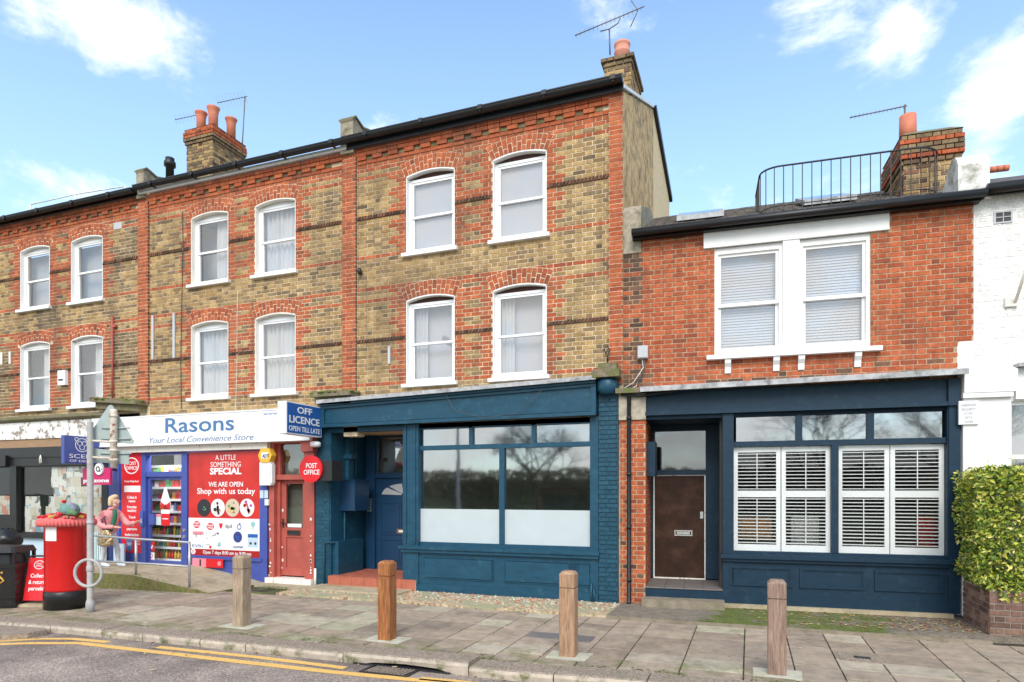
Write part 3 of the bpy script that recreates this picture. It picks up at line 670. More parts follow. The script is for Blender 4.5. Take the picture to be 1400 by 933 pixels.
# ------------------------------------------------------------------ terrace houses (three of a kind)
U0, U1 = 6.225, 7.63        # upper windows
L0, L1 = 3.825, 5.345       # lower windows
RED_ROWS = {83, 75, 72, 51, 103}
def terrace_wall(house, x0, x1, wins, zbot, seed, dark_side=None):
    holes = []
    for (a, b) in wins: holes += [(a, b, U0, U1), (a, b, L0, L1)]
    mb = backing(MB(), x0, x1, zbot, 8.42, holes)
    for (a, b) in wins:
        for zs in (U1, L1):
            pass
    wall = part('wall', mb, 'mortar', house)
    # arched tops: fill is in front-of-hole corner pieces, so cut the hole to the springing and bed the arch above it
    B = Bricks(FC)
    rs = random.Random(seed)
    def cls(x, z, i):
        for (a, b) in wins:
            for (za, zs) in ((U0, U1), (L0, L1)):
                q = .335 if (i//2) % 2 else .225
                if za-.0 < z < zs+.27 and (a-q < x < a or b < x < b+q): return 'red_brick'
                if zs < z < zs+.33 and a-.1 < x < b+.1:
                    return None if z < zs+.25 else 'red_brick'
        if i in (93, 62): return None                        # rope moulding course
        if i >= 107: return None                             # cornice
        if i in RED_ROWS or i >= 105: return 'red_brick'
        if dark_side and (noise.noise((x*1.3, z*.9, seed)) > dark_side): return 'sooty_brick'
        return 'sooty_brick' if rs.random() < (.08 if seed == 33 else .22) else 'yellow_brick'
    B.wall(x0, x1, zbot, 8.1, cls, holes, ox=x0)
    for (a, b) in wins:
        for zs in (U1, L1): B.arch(a-.02, b+.02, zs+.004, RISE, 'red_brick', hgt=.27, n=13)
    # cornice: red course, toothed headers, two red courses
    for (i, pr) in ((107, .022), (109, .05), (110, .06)):
        x = x0
        while x < x1-.02:
            w = min(.225, x1-x); B.add(x+w/2, -pr, i*.075+.0375, w-.009, pr+.03, .066, 'red_brick'); x += .225
    x = x0+.02
    while x < x1-.3:
        B.add(x+.1, -.045, 108*.075+.0375, .195, .1, .072, 'red_brick'); B.add(x+.265, -.012, 108*.075+.0375, .125, .1, .06, 'green_brick' if rs.random() < .7 else 'sooty_brick'); x += .3375
    B.build(wall)
    # rope moulding: slanting twists, laid between windows
    for i in (93, 62):
        z = i*.075+.037
        segs = [(x0, x1)]
        for (a, b) in wins:
            ns = []
            for (p, q) in segs:
                if b <= p or a >= q: ns.append((p, q))
                else: ns += [(p, a-.0), (b+.0, q)]
            segs = ns
        for (p, q) in segs:
            if q-p < .05: continue
            m = MB()
            m.box(p+.003, q-.003, -.010, .05, z-.034, z+.034)
            x = p+.012
            while x < q-.07:
                m.add([(x,-.03,z-.028),(x+.035,-.03,z-.028),(x+.068,-.03,z+.028),(x+.033,-.03,z+.028),(x-.006,-.008,z-.033),(x+.04,-.008,z-.033),(x+.075,-.008,z+.033),(x+.028,-.008,z+.033)],
                      [(0,1,2,3),(4,5,1,0),(5,6,2,1),(6,7,3,2),(7,4,0,3)]); x += .062
            part('rope_moulding', m, 'dark_brick', house)
    return wall
def arch_fill(house, wins):
    # mortar bed of each arch: the wall between the flat springing line of the hole and the curved soffit is solid only above the curve
    pass

def pier(house, xa, xb, z0, z1, y=-.055):
    w = part('pier', MB().box(xa+.004, xb-.004, y+.006, .002, z0, z1), 'mortar', house)
    B = Bricks(FC)
    i = round(z0/.075)
    while i*.075 < z1-.01:
        ws = [.225, xb-xa-.225] if i % 2 else [xb-xa-.225, .225]
        x = xa
        for q in ws:
            B.add(x+q/2, y+rnd.uniform(-.002,.002), i*.075+.0375, q-.008, .06, .0655, 'red_brick'); x += q
        i += 1
    B.build(w); return w

def roof_shell(house, x0, x1, zg=8.42, side_right='render_grey', zbot=0, ridge=3.5, zr=10.05, back=6.4, zb=9.35, ft=False, matr='slate'):
    part('roof', MB().prism_yz([(-.02, zg), (ridge, zr), (back, zb), (back, zb-.1), (ridge, zr-.1), (-.02, zg-.08)], x0, x1), matr, house)
    part('rear_wall', MB().box(x0, x1, back-.25, back-.01, zbot, zb-.1), 'stone', house)
def gutter(house, x0, x1, z, y=-.22, fascia='gutter_black', fz=(8.24, 8.36), r=.065):
    m = MB()
    n = 10; vs = []; fs = []
    for xx in (x0, x1):
        for k in range(n+1):
            t = math.pi*k/n; vs.append((xx, y-math.cos(t)*r, z+.0-math.sin(t)*r*1.1))
        vs += [(xx, y+r, z+.02), (xx, y-r-.012, z+.02), (xx, y-r-.012, z)]
    K = n+4
    for k in range(K): fs.append((k, (k+1)%K, (k+1)%K+K, k+K))
    fs += [tuple(range(K)), tuple(range(2*K-1, K-1, -1))]
    m.add(vs, fs)
    g = part('gutter', m, 'gutter_black', house)
    x = x0+.5
    br = MB()
    while x < x1:
        br.box(x, x+.02, y-.07, -.1, z-.075, z-.05); br.box(x-.03, x+.05, y-r-.017, y+r, z-.045, z+.03); x += 1.15
    part('gutter_bracket', br, 'gutter_black', house, kind='stuff')
    part('fascia_board', MB().box(x0, x1, -.13, -.101, fz[0], fz[1]), fascia, house)
    return g
def kneeler(house, xc, brick=True, fr=FC, w=.22, base=8.25, top=8.84, matn='old_render', prof=None):
    pr = prof or [(-.12, base), (-.12, top-.05), (-.14, top-.02), (-.06, top+.05), (.2, top-.03), (.5, top+.06), (1.4, top+.5), (3.5, top+1.42), (3.5, base), (0, base)]
    k = part('parapet', MB().prism_yz(pr, xc-w/2, xc+w/2), matn, house)
    m = MB()
    for (a, b), (c, d) in zip(pr[2:7], pr[3:8]): m.prism_yz([(a,b),(c,d),(c,d+.035),(a,b+.035)], xc-w/2-.03, xc+w/2+.03)
    part('coping', m, 'mossy_stone', house)
    return k

def stack(house, fr, x0, x1, y0, y1, z0, z1, pots, cls='sooty_brick', cap='red', cap_rows=4, pot_mat='terracotta', label=None):
    """chimney stack part with brick faces on three sides, oversailing cap and pots"""
    s = part('chimney', MB().box(x0+.012, x1-.012, y0+.012, y1-.012, z0, z1-.02).box(x0+.02, x1-.02, y0+.02, y1-.02, z1-.02, z1+.03), 'mortar', house, label)
    B = Bricks(fr); c = .075
    zc = z1-cap_rows*c
    i0 = math.ceil(z0/c)*c
    rs = random.Random(int(x0*100))
    def cl(x, z, i):
        r = rs.random()
        return 'dark_brick' if r < .22 else ('sooty_brick' if r < .55 else 'yellow_brick')
    for (o, rz, wd) in (((x0, y0), 0, x1-x0), ((x1, y0), math.pi/2, y1-y0), ((x0, y1), -math.pi/2, y1-y0)):
        B.wall(0, wd, i0, zc, cl, y=0, org=o, rz=rz, proud=.0, depth=.03)
        for k in range(cap_rows):
            pr = .03 if k in (0, cap_rows-1) else .055
            if cap == 'dark': pr = .02+.035*k
            cc = {'red': 'red_brick' if k > 1 else 'sooty_brick', 'dark': 'sooty_brick', 'mixed': ('orange_brick' if k % 3 == 1 else 'sooty_brick')}[cap]
            B.wall(-pr, wd+pr, zc+k*c, zc+(k+1)*c, cc, y=-pr, org=o, rz=rz, proud=0, depth=pr+.03)
    B.build(s)
    part('flaunching', MB().add([(x0-.04,y0-.04,z1-.006),(x1+.04,y0-.04,z1-.006),(x1+.04,y1+.04,z1-.006),(x0-.04,y1+.04,z1-.006),(x0+.1,y0+.1,z1+.09),(x1-.1,y0+.1,z1+.09),(x1-.1,y1-.1,z1+.09),(x0+.1,y1-.1,z1+.09)],
         [(0,1,5,4),(1,2,6,5),(2,3,7,6),(3,0,4,7),(4,5,6,7),(3,2,1,0)]), 'mossy_stone', s)
    for (px, py, r, h, style) in pots:
        zb = z1+.06
        if style == 'flare': pr = [(r*.82, zb), (r*.84, zb+h*.7), (r*.95, zb+h*.88), (r*1.12, zb+h*.95), (r*1.15, zb+h), (r*.9, zb+h), (r*.8, zb+h*.8)]
        elif style == 'roll': pr = [(r*.92, zb), (r*.93, zb+h*.55), (r*1.0, zb+h*.58), (r*1.0, zb+h*.64), (r*.94, zb+h*.66), (r*.95, zb+h*.9), (r*1.02, zb+h*.93), (r*1.0, zb+h), (r*.8, zb+h), (r*.75, zb+h*.8)]
        else: pr = [(r, zb), (r*.95, zb+h), (r*.8, zb+h), (r*.78, zb+h*.8)]
        part('chimney_pot', MB().lathe(px, py, pr, 20), pot_mat, s)
    return s

# ---- corner fill above each hole: white arched infill handled by window; brick arch sits above. Hole is rectangular to the springing,
#      so lift the mortar between springing and curve by making the hole taller and adding curved bed pieces.
_old_backing = backing
def backing_arched(mb, x0, x1, z0, z1, wins):
    holes = []
    for (a, b) in wins: holes += [(a, b, U0, U1+RISE+.02), (a, b, L0, L1+RISE+.02)]
    _old_backing(mb, x0, x1, z0, z1, holes)
    for (a, b) in wins:
        for zs in (U1, L1):
            A = arc_pts(a, b, zs, RISE); top = zs+RISE+.02
            for k in range(len(A)-1):
                (p, q), (r_, s_) = A[k], A[k+1]
                mb.add([(p,0,q),(r_,0,s_),(r_,.24,s_),(p,.24,q),(p,0,top),(r_,0,top),(r_,.24,top),(p,.24,top)], [(0,1,5,4),(3,2,1,0)])
    return mb
def backing(mb, x0, x1, z0, z1, holes, y0=0, y1=.24, mi=0):
    if holes and abs(holes[0][2]-U0) < 1e-6:
        return backing_arched(mb, x0, x1, z0, z1, [(h[0], h[1]) for h in holes if abs(h[2]-U0) < 1e-6])
    return _old_backing(mb, x0, x1, z0, z1, holes, y0, y1, mi)

# ================================================================== HOUSE A (left, over the papered-up shop)
hA = thing('terraced_house', 'leftmost yellow brick house with papered-over black shopfront and peeling white fascia', 'house', (-15.9, 0, 0), FC)
WA = [(-16.53, -15.5), (-14.77, -13.75)]
terrace_wall(hA, -19.5, -12.62, WA, 3.6, 11, dark_side=.12)
sash_window(hA, *WA[0], U0, U1, 'a', rev=.11, curtain='dim', seed=1, white='white_paint')
sash_window(hA, *WA[1], U0, U1, 'a', rev=.11, curtain='dim', seed=2, white='white_paint')
sash_window(hA, *WA[0], L0, L1, 'a', rev=.11, curtain='right', seed=3, white='white_paint')
sash_window(hA, *WA[1], L0, L1, 'a', rev=.11, curtain='right', seed=4, white='white_paint')
roof_shell(hA, -19.5, -12.63)
gutter(hA, -19.5, -12.55, 8.40, fascia='gutter_black', fz=(8.32, 8.42))
m = MB()
for i in range(60):
    x = -19.4+i*.115
    m.prism_yz([(-.22, 8.43), (.9, 8.90), (.9, 8.935), (-.22, 8.465)], x, x+.07)
part('roof_tiles', m, 'slate', hA, kind='stuff')
# ---- black shopfront
def sf(o_, name, x0, x1, y0, y1, z0, z1, mname, label=None): return part(name, MB().box(x0, x1, y0, y1, z0, z1), mname, o_, label)
part('cornice', MB().prism_yz([(-.16,3.60),(-.16,3.56),(-.10,3.52),(0,3.48),(.1,3.48),(.1,3.66),(0,3.66)], -19.5, -13.35), 'mossy_stone', hA)
sf(hA, 'fascia', -19.5, -13.55, -.06, .1, 3.10, 3.50, 'peeling_white')
sf(hA, 'fascia_trim', -19.5, -13.55, -.03, .1, 2.90, 3.10, 'brown_timber')
sf(hA, 'lintel', -19.5, -13.55, -.05, .12, 2.66, 2.90, 'black_paint')
sf(hA, 'lintel_board', -19.5, -13.55, -.02, .12, 2.46, 2.66, 'black_paint')
sf(hA, 'mullion', -16.86, -16.62, -.05, .12, .0, 2.46, 'black_paint')
sf(hA, 'pilaster', -13.75, -13.55, -.04, .12, .0, 2.46, 'black_paint')
sf(hA, 'window_sill', -16.62, -13.75, -.09, .12, .74, .84, 'black_paint')
sf(hA, 'stall_riser', -16.62, -13.75, -.0, .12, .0, .74, 'pale_blue')
sf(hA, 'stall_riser', -19.5, -16.86, -.0, .12, .0, 1.25, 'black_paint')
wn = part('shop_window', MB().frame(-16.62, -13.75, .02, .08, .84, 2.46, .03), 'black_paint', hA)
part('pane', MB().box(-16.59, -13.78, .045, .052, .87, 2.43), 'glass_clear', wn)
rp = random.Random(5)
def papers(win, x0, x1, z0, z1, shape):
    z = z1; 
    while z > z0:
        h = .235; x = x0
        while x < x1:
            w = rp.uniform(.15, .2)
            if shape((x+w/2-x0)/(x1-x0), (z-h/2-z0)/(z1-z0)):
                a = rp.uniform(-.05, .05); cx, cz = x+w/2, z-h/2; y = .075+rp.uniform(0, .018)
                pts = [(cx+(sx*w*.56)*math.cos(a)-(sz*h*.55)*math.sin(a), cz+(sx*w*.56)*math.sin(a)+(sz*h*.55)*math.cos(a)) for sx, sz in ((-1,-1),(1,-1),(1,1),(-1,1))]
                part('newspaper_sheet', MB().prism_xz(pts, y, y+.0015), 'newspaper', win)
            x += w
        z -= h
papers(wn, -16.5, -13.9, .9, 2.42, lambda u, v: v < .2 or (v < .48 and (u < .22 or u > .42)) or (v < .34 and u > .3) or (.36 < u and v < .66) or (.36 < u < .74 and v < .98) or (u > .9))
wn2 = part('shop_window', MB().frame(-19.5, -16.86, .02, .08, 1.25, 2.46, .03), 'black_paint', hA)
part('pane', MB().box(-19.47, -16.89, .045, .052, 1.28, 2.43), 'glass_clear', wn2)
papers(wn2, -18.6, -16.95, 1.3, 2.2, lambda u, v: v < .5)
sf(hA, 'grille_box', -19.5, -16.9, -.12, -.0, 2.46, 2.72, 'black_paint')
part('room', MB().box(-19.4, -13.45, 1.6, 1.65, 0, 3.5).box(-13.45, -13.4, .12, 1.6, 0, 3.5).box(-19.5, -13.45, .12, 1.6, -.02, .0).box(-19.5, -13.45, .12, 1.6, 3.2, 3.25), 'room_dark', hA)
# pipes and fittings
part('waste_pipe', MB().tube([(*FC.P(157,433)[:1], -.06, FC.P(157,433)[1]), (FC.P(157,433)[0], -.06, 3.75)], .022).box(FC.P(157,433)[0]-.01, FC.P(157,433)[0]+.09, -.07, 0, 5.52, 5.57), 'oxide_red', hA)
sf(hA, 'air_brick', FC.P(156,300)[0], FC.P(167,300)[0], -.012, .02, 7.73, 7.88, 'meter_grey')
single('alarm_box', MB().box(FC.P(84,510)[0], FC.P(94,510)[0], -.09, -.012, 4.32, 4.66).box(FC.P(84,510)[0]+.03, FC.P(94,510)[0]-.06, -.095, -.089, 4.42, 4.46, 1), ['upvc','ink'],
       'white alarm box on yellow brick between the two lower left windows', 'alarm box', (FC.P(89,500)[0], 0, 4.32), FC)
for (px, a, b) in ((3.5, 485, 499), (15, 484, 498)):
    x = FC.P(px, 490)[0]; sf(hA, 'wall_batten', x-.03, x+.03, -.035, -.012, FC.P(px,b)[1], FC.P(px,a)[1]+.05, 'cream_paint')
# mossy ledge between houses A and B
def ledge(o_, x0, x1, z, seed, drop=.0):
    m = MB(); r = random.Random(seed)
    m.sbox(x0, x1, -.32, .0, z-.06+drop, z+.02+drop, z-.06, z+.02); m.sbox(x0+.05, x1-.05, -.22, 0, z-.2+drop, z-.06+drop, z-.2, z-.06)
    for k in range(90):
        u = r.random(); x = x0+(x1-x0)*u; y = r.uniform(-.31, -.02); s_ = r.uniform(.02, .055); zz = z+.02+drop*(1-u)
        m.lathe(x, y, [(s_*1.2, zz-.01), (s_, zz+s_*.4), (s_*.4, zz+s_*.7)], 6, 1)
    return part('mossy_ledge', m, ['mossy_stone', 'moss'], o_)
ledge(hA, -13.75, -12.35, 3.78, 3, .12)
# parapet wall, pier and chimney shared by A and B belong to B

# ================================================================== HOUSE B (convenience store below)
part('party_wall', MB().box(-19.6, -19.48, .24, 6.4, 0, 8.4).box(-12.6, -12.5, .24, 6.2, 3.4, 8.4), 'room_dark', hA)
hB = thing('terraced_house', 'middle yellow brick house above the white-fronted convenience store, with three-pot chimney', 'house', (-10.2, 0, 0), FC)
WB = [(-11.12, -10.12), (-9.42, -8.42)]
terrace_wall(hB, -12.315, -7.3, WB, 3.45, 22)
sash_window(hB, *WB[0], U0, U1, 'b', rev=.125, curtain='right', seed=5, lintel='cream_paint')
sash_window(hB, *WB[1], U0, U1, 'b', rev=.125, curtain='net', seed=6, lintel='cream_paint')
sash_window(hB, *WB[0], L0, L1, 'b', rev=.125, curtain='net', seed=7, lintel='cream_paint')
sash_window(hB, *WB[1], L0, L1, 'b', rev=.125, curtain='net', seed=8, lintel='cream_paint')
part('wall', MB().box(-12.62, -12.315, .0, .24, 2.9, 8.42), 'mortar', hB)
pier(hB, -12.62, -12.315, 3.75, 8.25)
roof_shell(hB, -12.31, -7.31)
gutter(hB, -12.5, -7.15, 8.44, fascia='white_paint', fz=(8.325, 8.40))
kneeler(hB, -12.47)
stack(hB, FC, -13.0, -12.16, 1.6, 2.62, 8.9, 10.72,
      [(-12.84, 1.9, .13, .52, 'flare'), (-12.50, 1.95, .135, .60, 'flare'), (-12.32, 2.35, .13, .50, 'flare')], cap='red', cap_rows=5)
single('roof_vent', MB().lathe(-12.75, .9, [(.09,9.0),(.09,9.45),(.13,9.47),(.13,9.56),(.10,9.60),(.10,9.66)], 12), 'gutter_black', 'dark vent cowl on roof beside the three-pot chimney', 'vent', (-12.75, .9, 9.0), FC)
for px, a, b in ((210, 432, 492), (239, 429, 490)):
    x = FC.P(px, 460)[0]; sf(hB, 'wall_batten', x-.03, x+.03, -.035, -.012, FC.P(px,b)[1], FC.P(px,a)[1], 'meter_grey')
cb = [(FC.P(px, py)[0], -.02, FC.P(px, py)[1]) for px, py in ((250,290),(251,330),(250,380),(249,430),(248,500),(249,560))]
part('wall_cable', MB().tube(cb, .008, 5), 'cable', hB)
cb = [(FC.P(px, py)[0], -.02, FC.P(px, py)[1]) for px, py in ((326,400),(325,440),(325,500),(323,560))]
part('wall_cable', MB().tube(cb, .006, 5), 'cable_white', hB)
# --- white fascia board
FY = -.24
def PF(px, py, off=FY): return FC.P(px, py, off)
sgx0, sgx1 = PF(126, 580)[0], FC.P(439.5, 575, -.15)[0]-.21
fb = thing('shop_sign', 'long white fascia board with blue shop name over the convenience store', 'shop sign', (-10.6, FY, 2.8), FC)
zt, zb_ = PF(250, 566)[1], PF(250, 608)[1]
part('board', MB().box(sgx0, sgx1, FY, .0, zb_, zt), 'fascia_white', fb)
part('trim', MB().box(sgx0, sgx1, FY-.012, FY, zb_, zb_+.03).box(sgx0, sgx1, FY-.012, FY, zt-.025, zt), 'fascia_white', fb)
def T(parent, s, px, py, hpx, mname, plane, wpx=None, bold=0, shear=0, align='C', track=1, name='lettering', fr=FC, rot=0):
    """lettering whose foot stands at photo pixel (px, py) on a given plane; hpx = cap height in pixels"""
    x, z = fr.P(px, py, plane); z2 = fr.P(px, py-hpx, plane)[1]
    w = abs(fr.P(px+wpx/2, py, plane)[0]-fr.P(px-wpx/2, py, plane)[0]) if wpx else None
    mb = text_mb(s, x, z, plane-.001, h=z2-z, w=w, bold=bold, shear=shear, align=align, track=track, rot=rot)
    return part(name, mb, mname, parent)
T(fb, 'Rasons', 272, 590, 20.5, 'letter_blue', FY, wpx=94, bold=.012)
T(fb, 'Your Local Convenience Store', 273, 604, 8, 'letter_grey', FY, wpx=142, shear=.35, bold=.004)
T(fb, 'www.rasons', 383, 567, 5, 'letter_grey', FY, wpx=46, shear=.2)
# awning cassette
sf(hB, 'awning_box', FC.P(150,615)[0], FC.P(371,610)[0], -.13, .0, 2.70, 2.84, 'chipped_white')
# --- store front
xa_ = -13.50; xP = lambda px, y=700: FC.P(px, y)[0]
sf(hB, 'pilaster', -13.55, xP(165), -.03, .15, .0, 2.84, 'shop_blue')
sf(hB, 'door_post', xP(194.5), xP(200.5), -.03, .12, .2, 2.70, 'shop_blue')
sf(hB, 'door_post', xP(249.5), xP(257.5), -.03, .12, .2, 2.70, 'shop_blue')
sf(hB, 'pilaster', xP(356.5), xP(367), -.035, .15, .0, 2.84, 'shop_blue')
zt1 = FC.P(225, 645)[1]; zt2 = FC.P(225, 652)[1]
sf(hB, 'transom', xP(200.5), xP(249.5), -.02, .1, zt2, zt1, 'shop_blue')
sf(hB, 'head_rail', xP(200.5), xP(249.5), -.02, .1, 2.64, 2.70, 'shop_blue')
sf(hB, 'panel_backing', xP(165), xP(194.5), -.01, .1, .1, 2.70, 'shop_blue')
part('transom_pane', MB().box(xP(200.5), xP(249.5), .04, .046, zt1, 2.64), 'glass_clear', hB)
dr = part('shop_door', MB().frame(xP(200.5), xP(249.5), .03, .08, .24, zt2, .075, tb=.1, tt=.06), 'shop_blue', hB)
part('pane', MB().box(xP(200.5)+.075, xP(249.5)-.075, .05, .056, .34, zt2-.06), 'glass_clear', dr)
hx_ = xP(202); part('handle', MB().box(hx_-.16, hx_-.06, -.07, -.03, 1.08, 1.42).box(hx_-.13, hx_-.09, -.075, -.07, 1.15, 1.25, 1), ['shop_blue','chrome'], dr)
part('handle', MB().box(hx_+.05, hx_+.2, -.02, .03, 1.12, 1.36), 'shop_blue', dr)
for k in range(2):
    x, z = FC.P(253.5, 725+k*9); part('lock', MB().disc(x, z, .035, -.045, -.03, 14), 'chrome', dr)
sf(hB, 'door_threshold', xP(194.5), xP(257.5), -.05, .12, .1, .24, 'shop_blue')
sf(hB, 'window_backing', xP(257.5), xP(356.5), .02, .08, .5, 2.70, 'shop_blue')
sf(hB, 'stall_riser', xP(257.5), xP(367), -.02, .15, -.05, .50, 'shop_blue')
sf(hB, 'window_sill', xP(257.5), xP(360), -.06, .02, .43, .49, 'shop_blue')
sf(hB, 'plinth', xP(257.5), xP(367.5), -.04, -.02, -.05, .16, 'shop_blue')
# shop interior: shelves of goods
part('shop_room', MB().box(-13.44, -9.1, 2.8, 2.85, 0, 3.2).box(-13.44, -13.41, .15, 2.8, 0, 3.2).box(-9.12, -9.1, .15, 2.8, 0, 3.2).box(-13.3, -9.1, .15, 2.8, -.0, .2).box(-13.3, -9.1, .0, 2.8, 2.95, 3.0), 'sign_white', hB)
single('ceiling_light', MB().box(-13.2, -10.6, .22, .36, 2.92, 2.948), 'neon_strip', 'lit white strip light on the store ceiling seen above the door', 'light', (-11.8, 1.1, 2.9), FC)
al = bpy.data.objects.new('shop_lamp', bpy.data.lights.new('shop_lamp', 'AREA')); C.objects.link(al); al.data.energy = 26; al.data.shape = 'RECTANGLE'; al.data.size = 2.3; al.data.size_y = .25; al.data.color = (1, .97, .92)
al.location = (-11.75, 10.4+.25, 2.88); al.rotation_euler = (R(18), 0, 0)
sh = thing('shelf_unit', 'white shop shelving packed with colourful groceries seen through the blue glass door', 'shelves', (-12.2, .5, .2), FC)
part('shelf_back', MB().box(-13.4, -11.0, .80, .82, .2, 2.46), 'meter_grey', sh)
rs_ = random.Random(4)
for k in range(8):
    z = .3+k*.27
    part('shelf', MB().box(-13.4, -11.0, .45, .80, z, z+.02).box(-13.4, -11.0, .44, .45, z-.02, z+.03), 'sign_white', sh)
pk = MB()
for k in range(8):
    z = .32+k*.27; x = -13.38
    while x < -11.05:
        w = rs_.uniform(.05, .13); h = rs_.uniform(.12, .22) if k > 1 else .2
        if k < 3 and rs_.random() < .7: pk.lathe(x+.04, .52, [(.032,z),(.034,z+h*.6),(.012,z+h*.8),(.014,z+h)], 7, rs_.choice([1,6,1,0,4])); w = .09
        else: pk.box(x, x+w-.008, 0.47+rs_.uniform(0,.05), .70, z, z+h, rs_.randrange(8))
        x += w
part('groceries', pk, ['packet_%d' % i for i in range(8)], sh, kind='stuff')
# --- posters
def panel_thing(name, label, cat, px0, px1, py0, py1, plane, mname, fr=FC, th=.006, ref=None):
    x0 = fr.P(px0, (py0+py1)/2, plane)[0]; x1 = fr.P(px1, (py0+py1)/2, plane)[0]; m_ = (px0+px1)/2
    z1 = fr.P(m_, py0, plane)[1]; z0 = fr.P(m_, py1, plane)[1]
    t = thing(name, label, cat, ((x0+x1)/2, plane, z0), fr)
    part('sheet', MB().box(x0, x1, plane, plane+th, z0, z1), mname, t)
    return t, x0, x1, z0, z1
PY = -.012
ps, x0, x1, z0, z1 = panel_thing('poster', 'big red window poster reading A LITTLE SOMETHING SPECIAL above parcel and lottery logos', 'poster', 258, 356, 617.5, 761, PY, 'poster_red')
zs_ = FC.P(307, 709, PY)[1]; zr_ = FC.P(307, 755, PY)[1]
part('logo_strip', MB().box(x0, x1, PY-.003, PY, zr_, zs_), 'pale_blue_white' if 'pale_blue_white' in M else 'sign_white', ps)
zz = FC.P(307, 752, PY)[1]
part('hours_strip', MB().box(x0, x1, PY-.004, PY+.006, zr_-.1, zz), 'sign_dark_red', ps)
Y4 = PY-.003
for s, py, hp, wp, bd in (('A LITTLE', 629, 7, 28, 0), ('SOMETHING', 638.5, 7, 41, 0), ('SPECIAL', 648.5, 8.5, 43, .035), ('WE ARE OPEN', 665.5, 6.5, 47, .012), ('Shop with us today', 675.5, 8, 79, .012)):
    T(ps, s, 308.5, py, hp, 'sign_white', PY, wpx=wp, bold=bd)
T(ps, 'Open 7 days 8:00 am to 9:00 pm', 310, 758.5, 4.6, 'sign_white', Y4-.002, wpx=66, bold=.01)
for k, (px, mm) in enumerate(((279, 'ink'), (298, 'sign_white'), (318, 'photo_cream'), (338, 'sign_white'))):
    x, z = FC.P(px, 694.5, PY); m = MB().disc(x, z, .185, PY-.004-.001*k, PY, 28)
    q = rs_; mm2 = ['packet_4','ink','packet_1','packet_0'][k]
    for j in range(14 if k else 3):
        a = q.uniform(0, 6.28); r_ = q.uniform(0, .13) if k else .02*j
        m.disc(x+r_*math.cos(a), z+r_*math.sin(a), q.uniform(.015, .045) if k else .03, PY-.0065-.001*k, PY-.003, 8, 1+(j % 3))
    part('picture_roundel', m, [mm, mm2, 'packet_%d' % (k+2), 'photo_cream' if k else 'packet_4'], ps)
x, z = FC.P(269, 717.5, Y4); part('logo', MB().disc(x, z, .1, Y4-.002, Y4, 20, rz=.075), 'sign_red', ps)
x, z = FC.P(287.5, 720, Y4); part('logo', MB().disc(x, z, .1, Y4-.002, Y4, 20, rz=.075), 'sign_red', ps)
T(ps, 'POST', 269, 717, 2.6, 'sign_white', Y4-.002, wpx=8, bold=.02); T(ps, 'OFFICE', 269, 720.5, 2.6, 'sign_white', Y4-.002, wpx=9.5, bold=.02)
T(ps, 'Royal', 287.5, 719.5, 2.6, 'sign_white', Y4-.002, wpx=7.5, bold=.02); T(ps, 'Mail', 287.5, 723, 2.6, 'sign_white', Y4-.002, wpx=6.5, bold=.02)
x, z = FC.P(302, 719, Y4); part('logo', MB().prism_xz([(x-.05,z+.05),(x+.05,z+.05),(x+.035,z-.03),(x,z-.07),(x-.035,z-.03)], Y4-.002, Y4), 'sign_red', ps)
T(ps, 'dpd', 312.5, 722, 5.2, 'ink', Y4, wpx=9)
x, z = FC.P(327, 720, Y4); part('logo', MB().ring(x, z-.01, .06, .02, Y4-.002, Y4, 16).disc(x+.02, z+.06, .018, Y4-.002, Y4, 8), 'sign_blue', ps)
x, z = FC.P(346, 717, Y4); part('logo', MB().disc(x, z, .055, Y4-.002, Y4, 16).box(x-.012, x+.012, Y4-.002, Y4, z-.12, z-.04), 'logo_teal', ps)
x0_, z_ = FC.P(263.5, 731, Y4); part('logo', MB().box(x0_, x0_+.3, Y4-.002, Y4, z_, z_+.07), 'logo_pink', ps)
q = random.Random(9); m = MB()
for k in range(16):
    x, z = FC.P(q.uniform(264, 302), q.uniform(729, 737), Y4); m.disc(x, z, q.uniform(.012, .03), Y4-.002, Y4, 6)
part('logo', m, 'meter_grey', ps)
x, z = FC.P(325, 734.5, Y4); part('logo', MB().disc(x, z, .115, Y4-.003, Y4, 24).box(x-.05, x+.05, Y4-.005, Y4-.003, z-.01, z+.02, 1).box(x-.04, x+.04, Y4-.005, Y4-.003, z-.045, z-.03, 1), ['ink_blue', 'sign_blue'], ps)
T(ps, 'EVRi', 270, 748.5, 4, 'letter_blue', Y4, wpx=14); T(ps, 'oyster', 326, 749.5, 3.6, 'ink_blue', Y4, wpx=14, bold=.01)
x, z = FC.P(286, 745, Y4); part('logo', MB().box(x-.09, x+.02, Y4-.002, Y4, z-.01, z+.015).disc(x+.03, z-.05, .035, Y4-.002, Y4, 8, 1), ['meter_grey', 'sign_red'], ps)
x, z = FC.P(300, 745, Y4); part('logo', MB().prism_xz([(x-.06,z-.04),(x+.03,z-.04),(x+.03,z+.05),(x-.02,z+.05)], Y4-.002, Y4), 'logo_teal', ps)
x, z = FC.P(346, 742, Y4); part('notice', MB().box(x-.14, x+.13, Y4-.002, Y4, z-.1, z+.18).box(x-.13, x+.12, Y4-.003, Y4-.002, z+.1, z+.17, 1).disc(x-.06, z-.02, .03, Y4-.003, Y4-.002, 8, 2).disc(x+.06, z-.02, .03, Y4-.003, Y4-.002, 8, 2), ['pale_blue', 'sign_blue', 'ink'], ps)
x, z = FC.P(264.5, 754, Y4); part('cctv_badge', MB().disc(x, z, .06, Y4-.005, Y4, 16).ring(x, z, .03, .012, Y4-.007, Y4-.005, 12, 1), ['sign_white', 'sign_red'], ps)
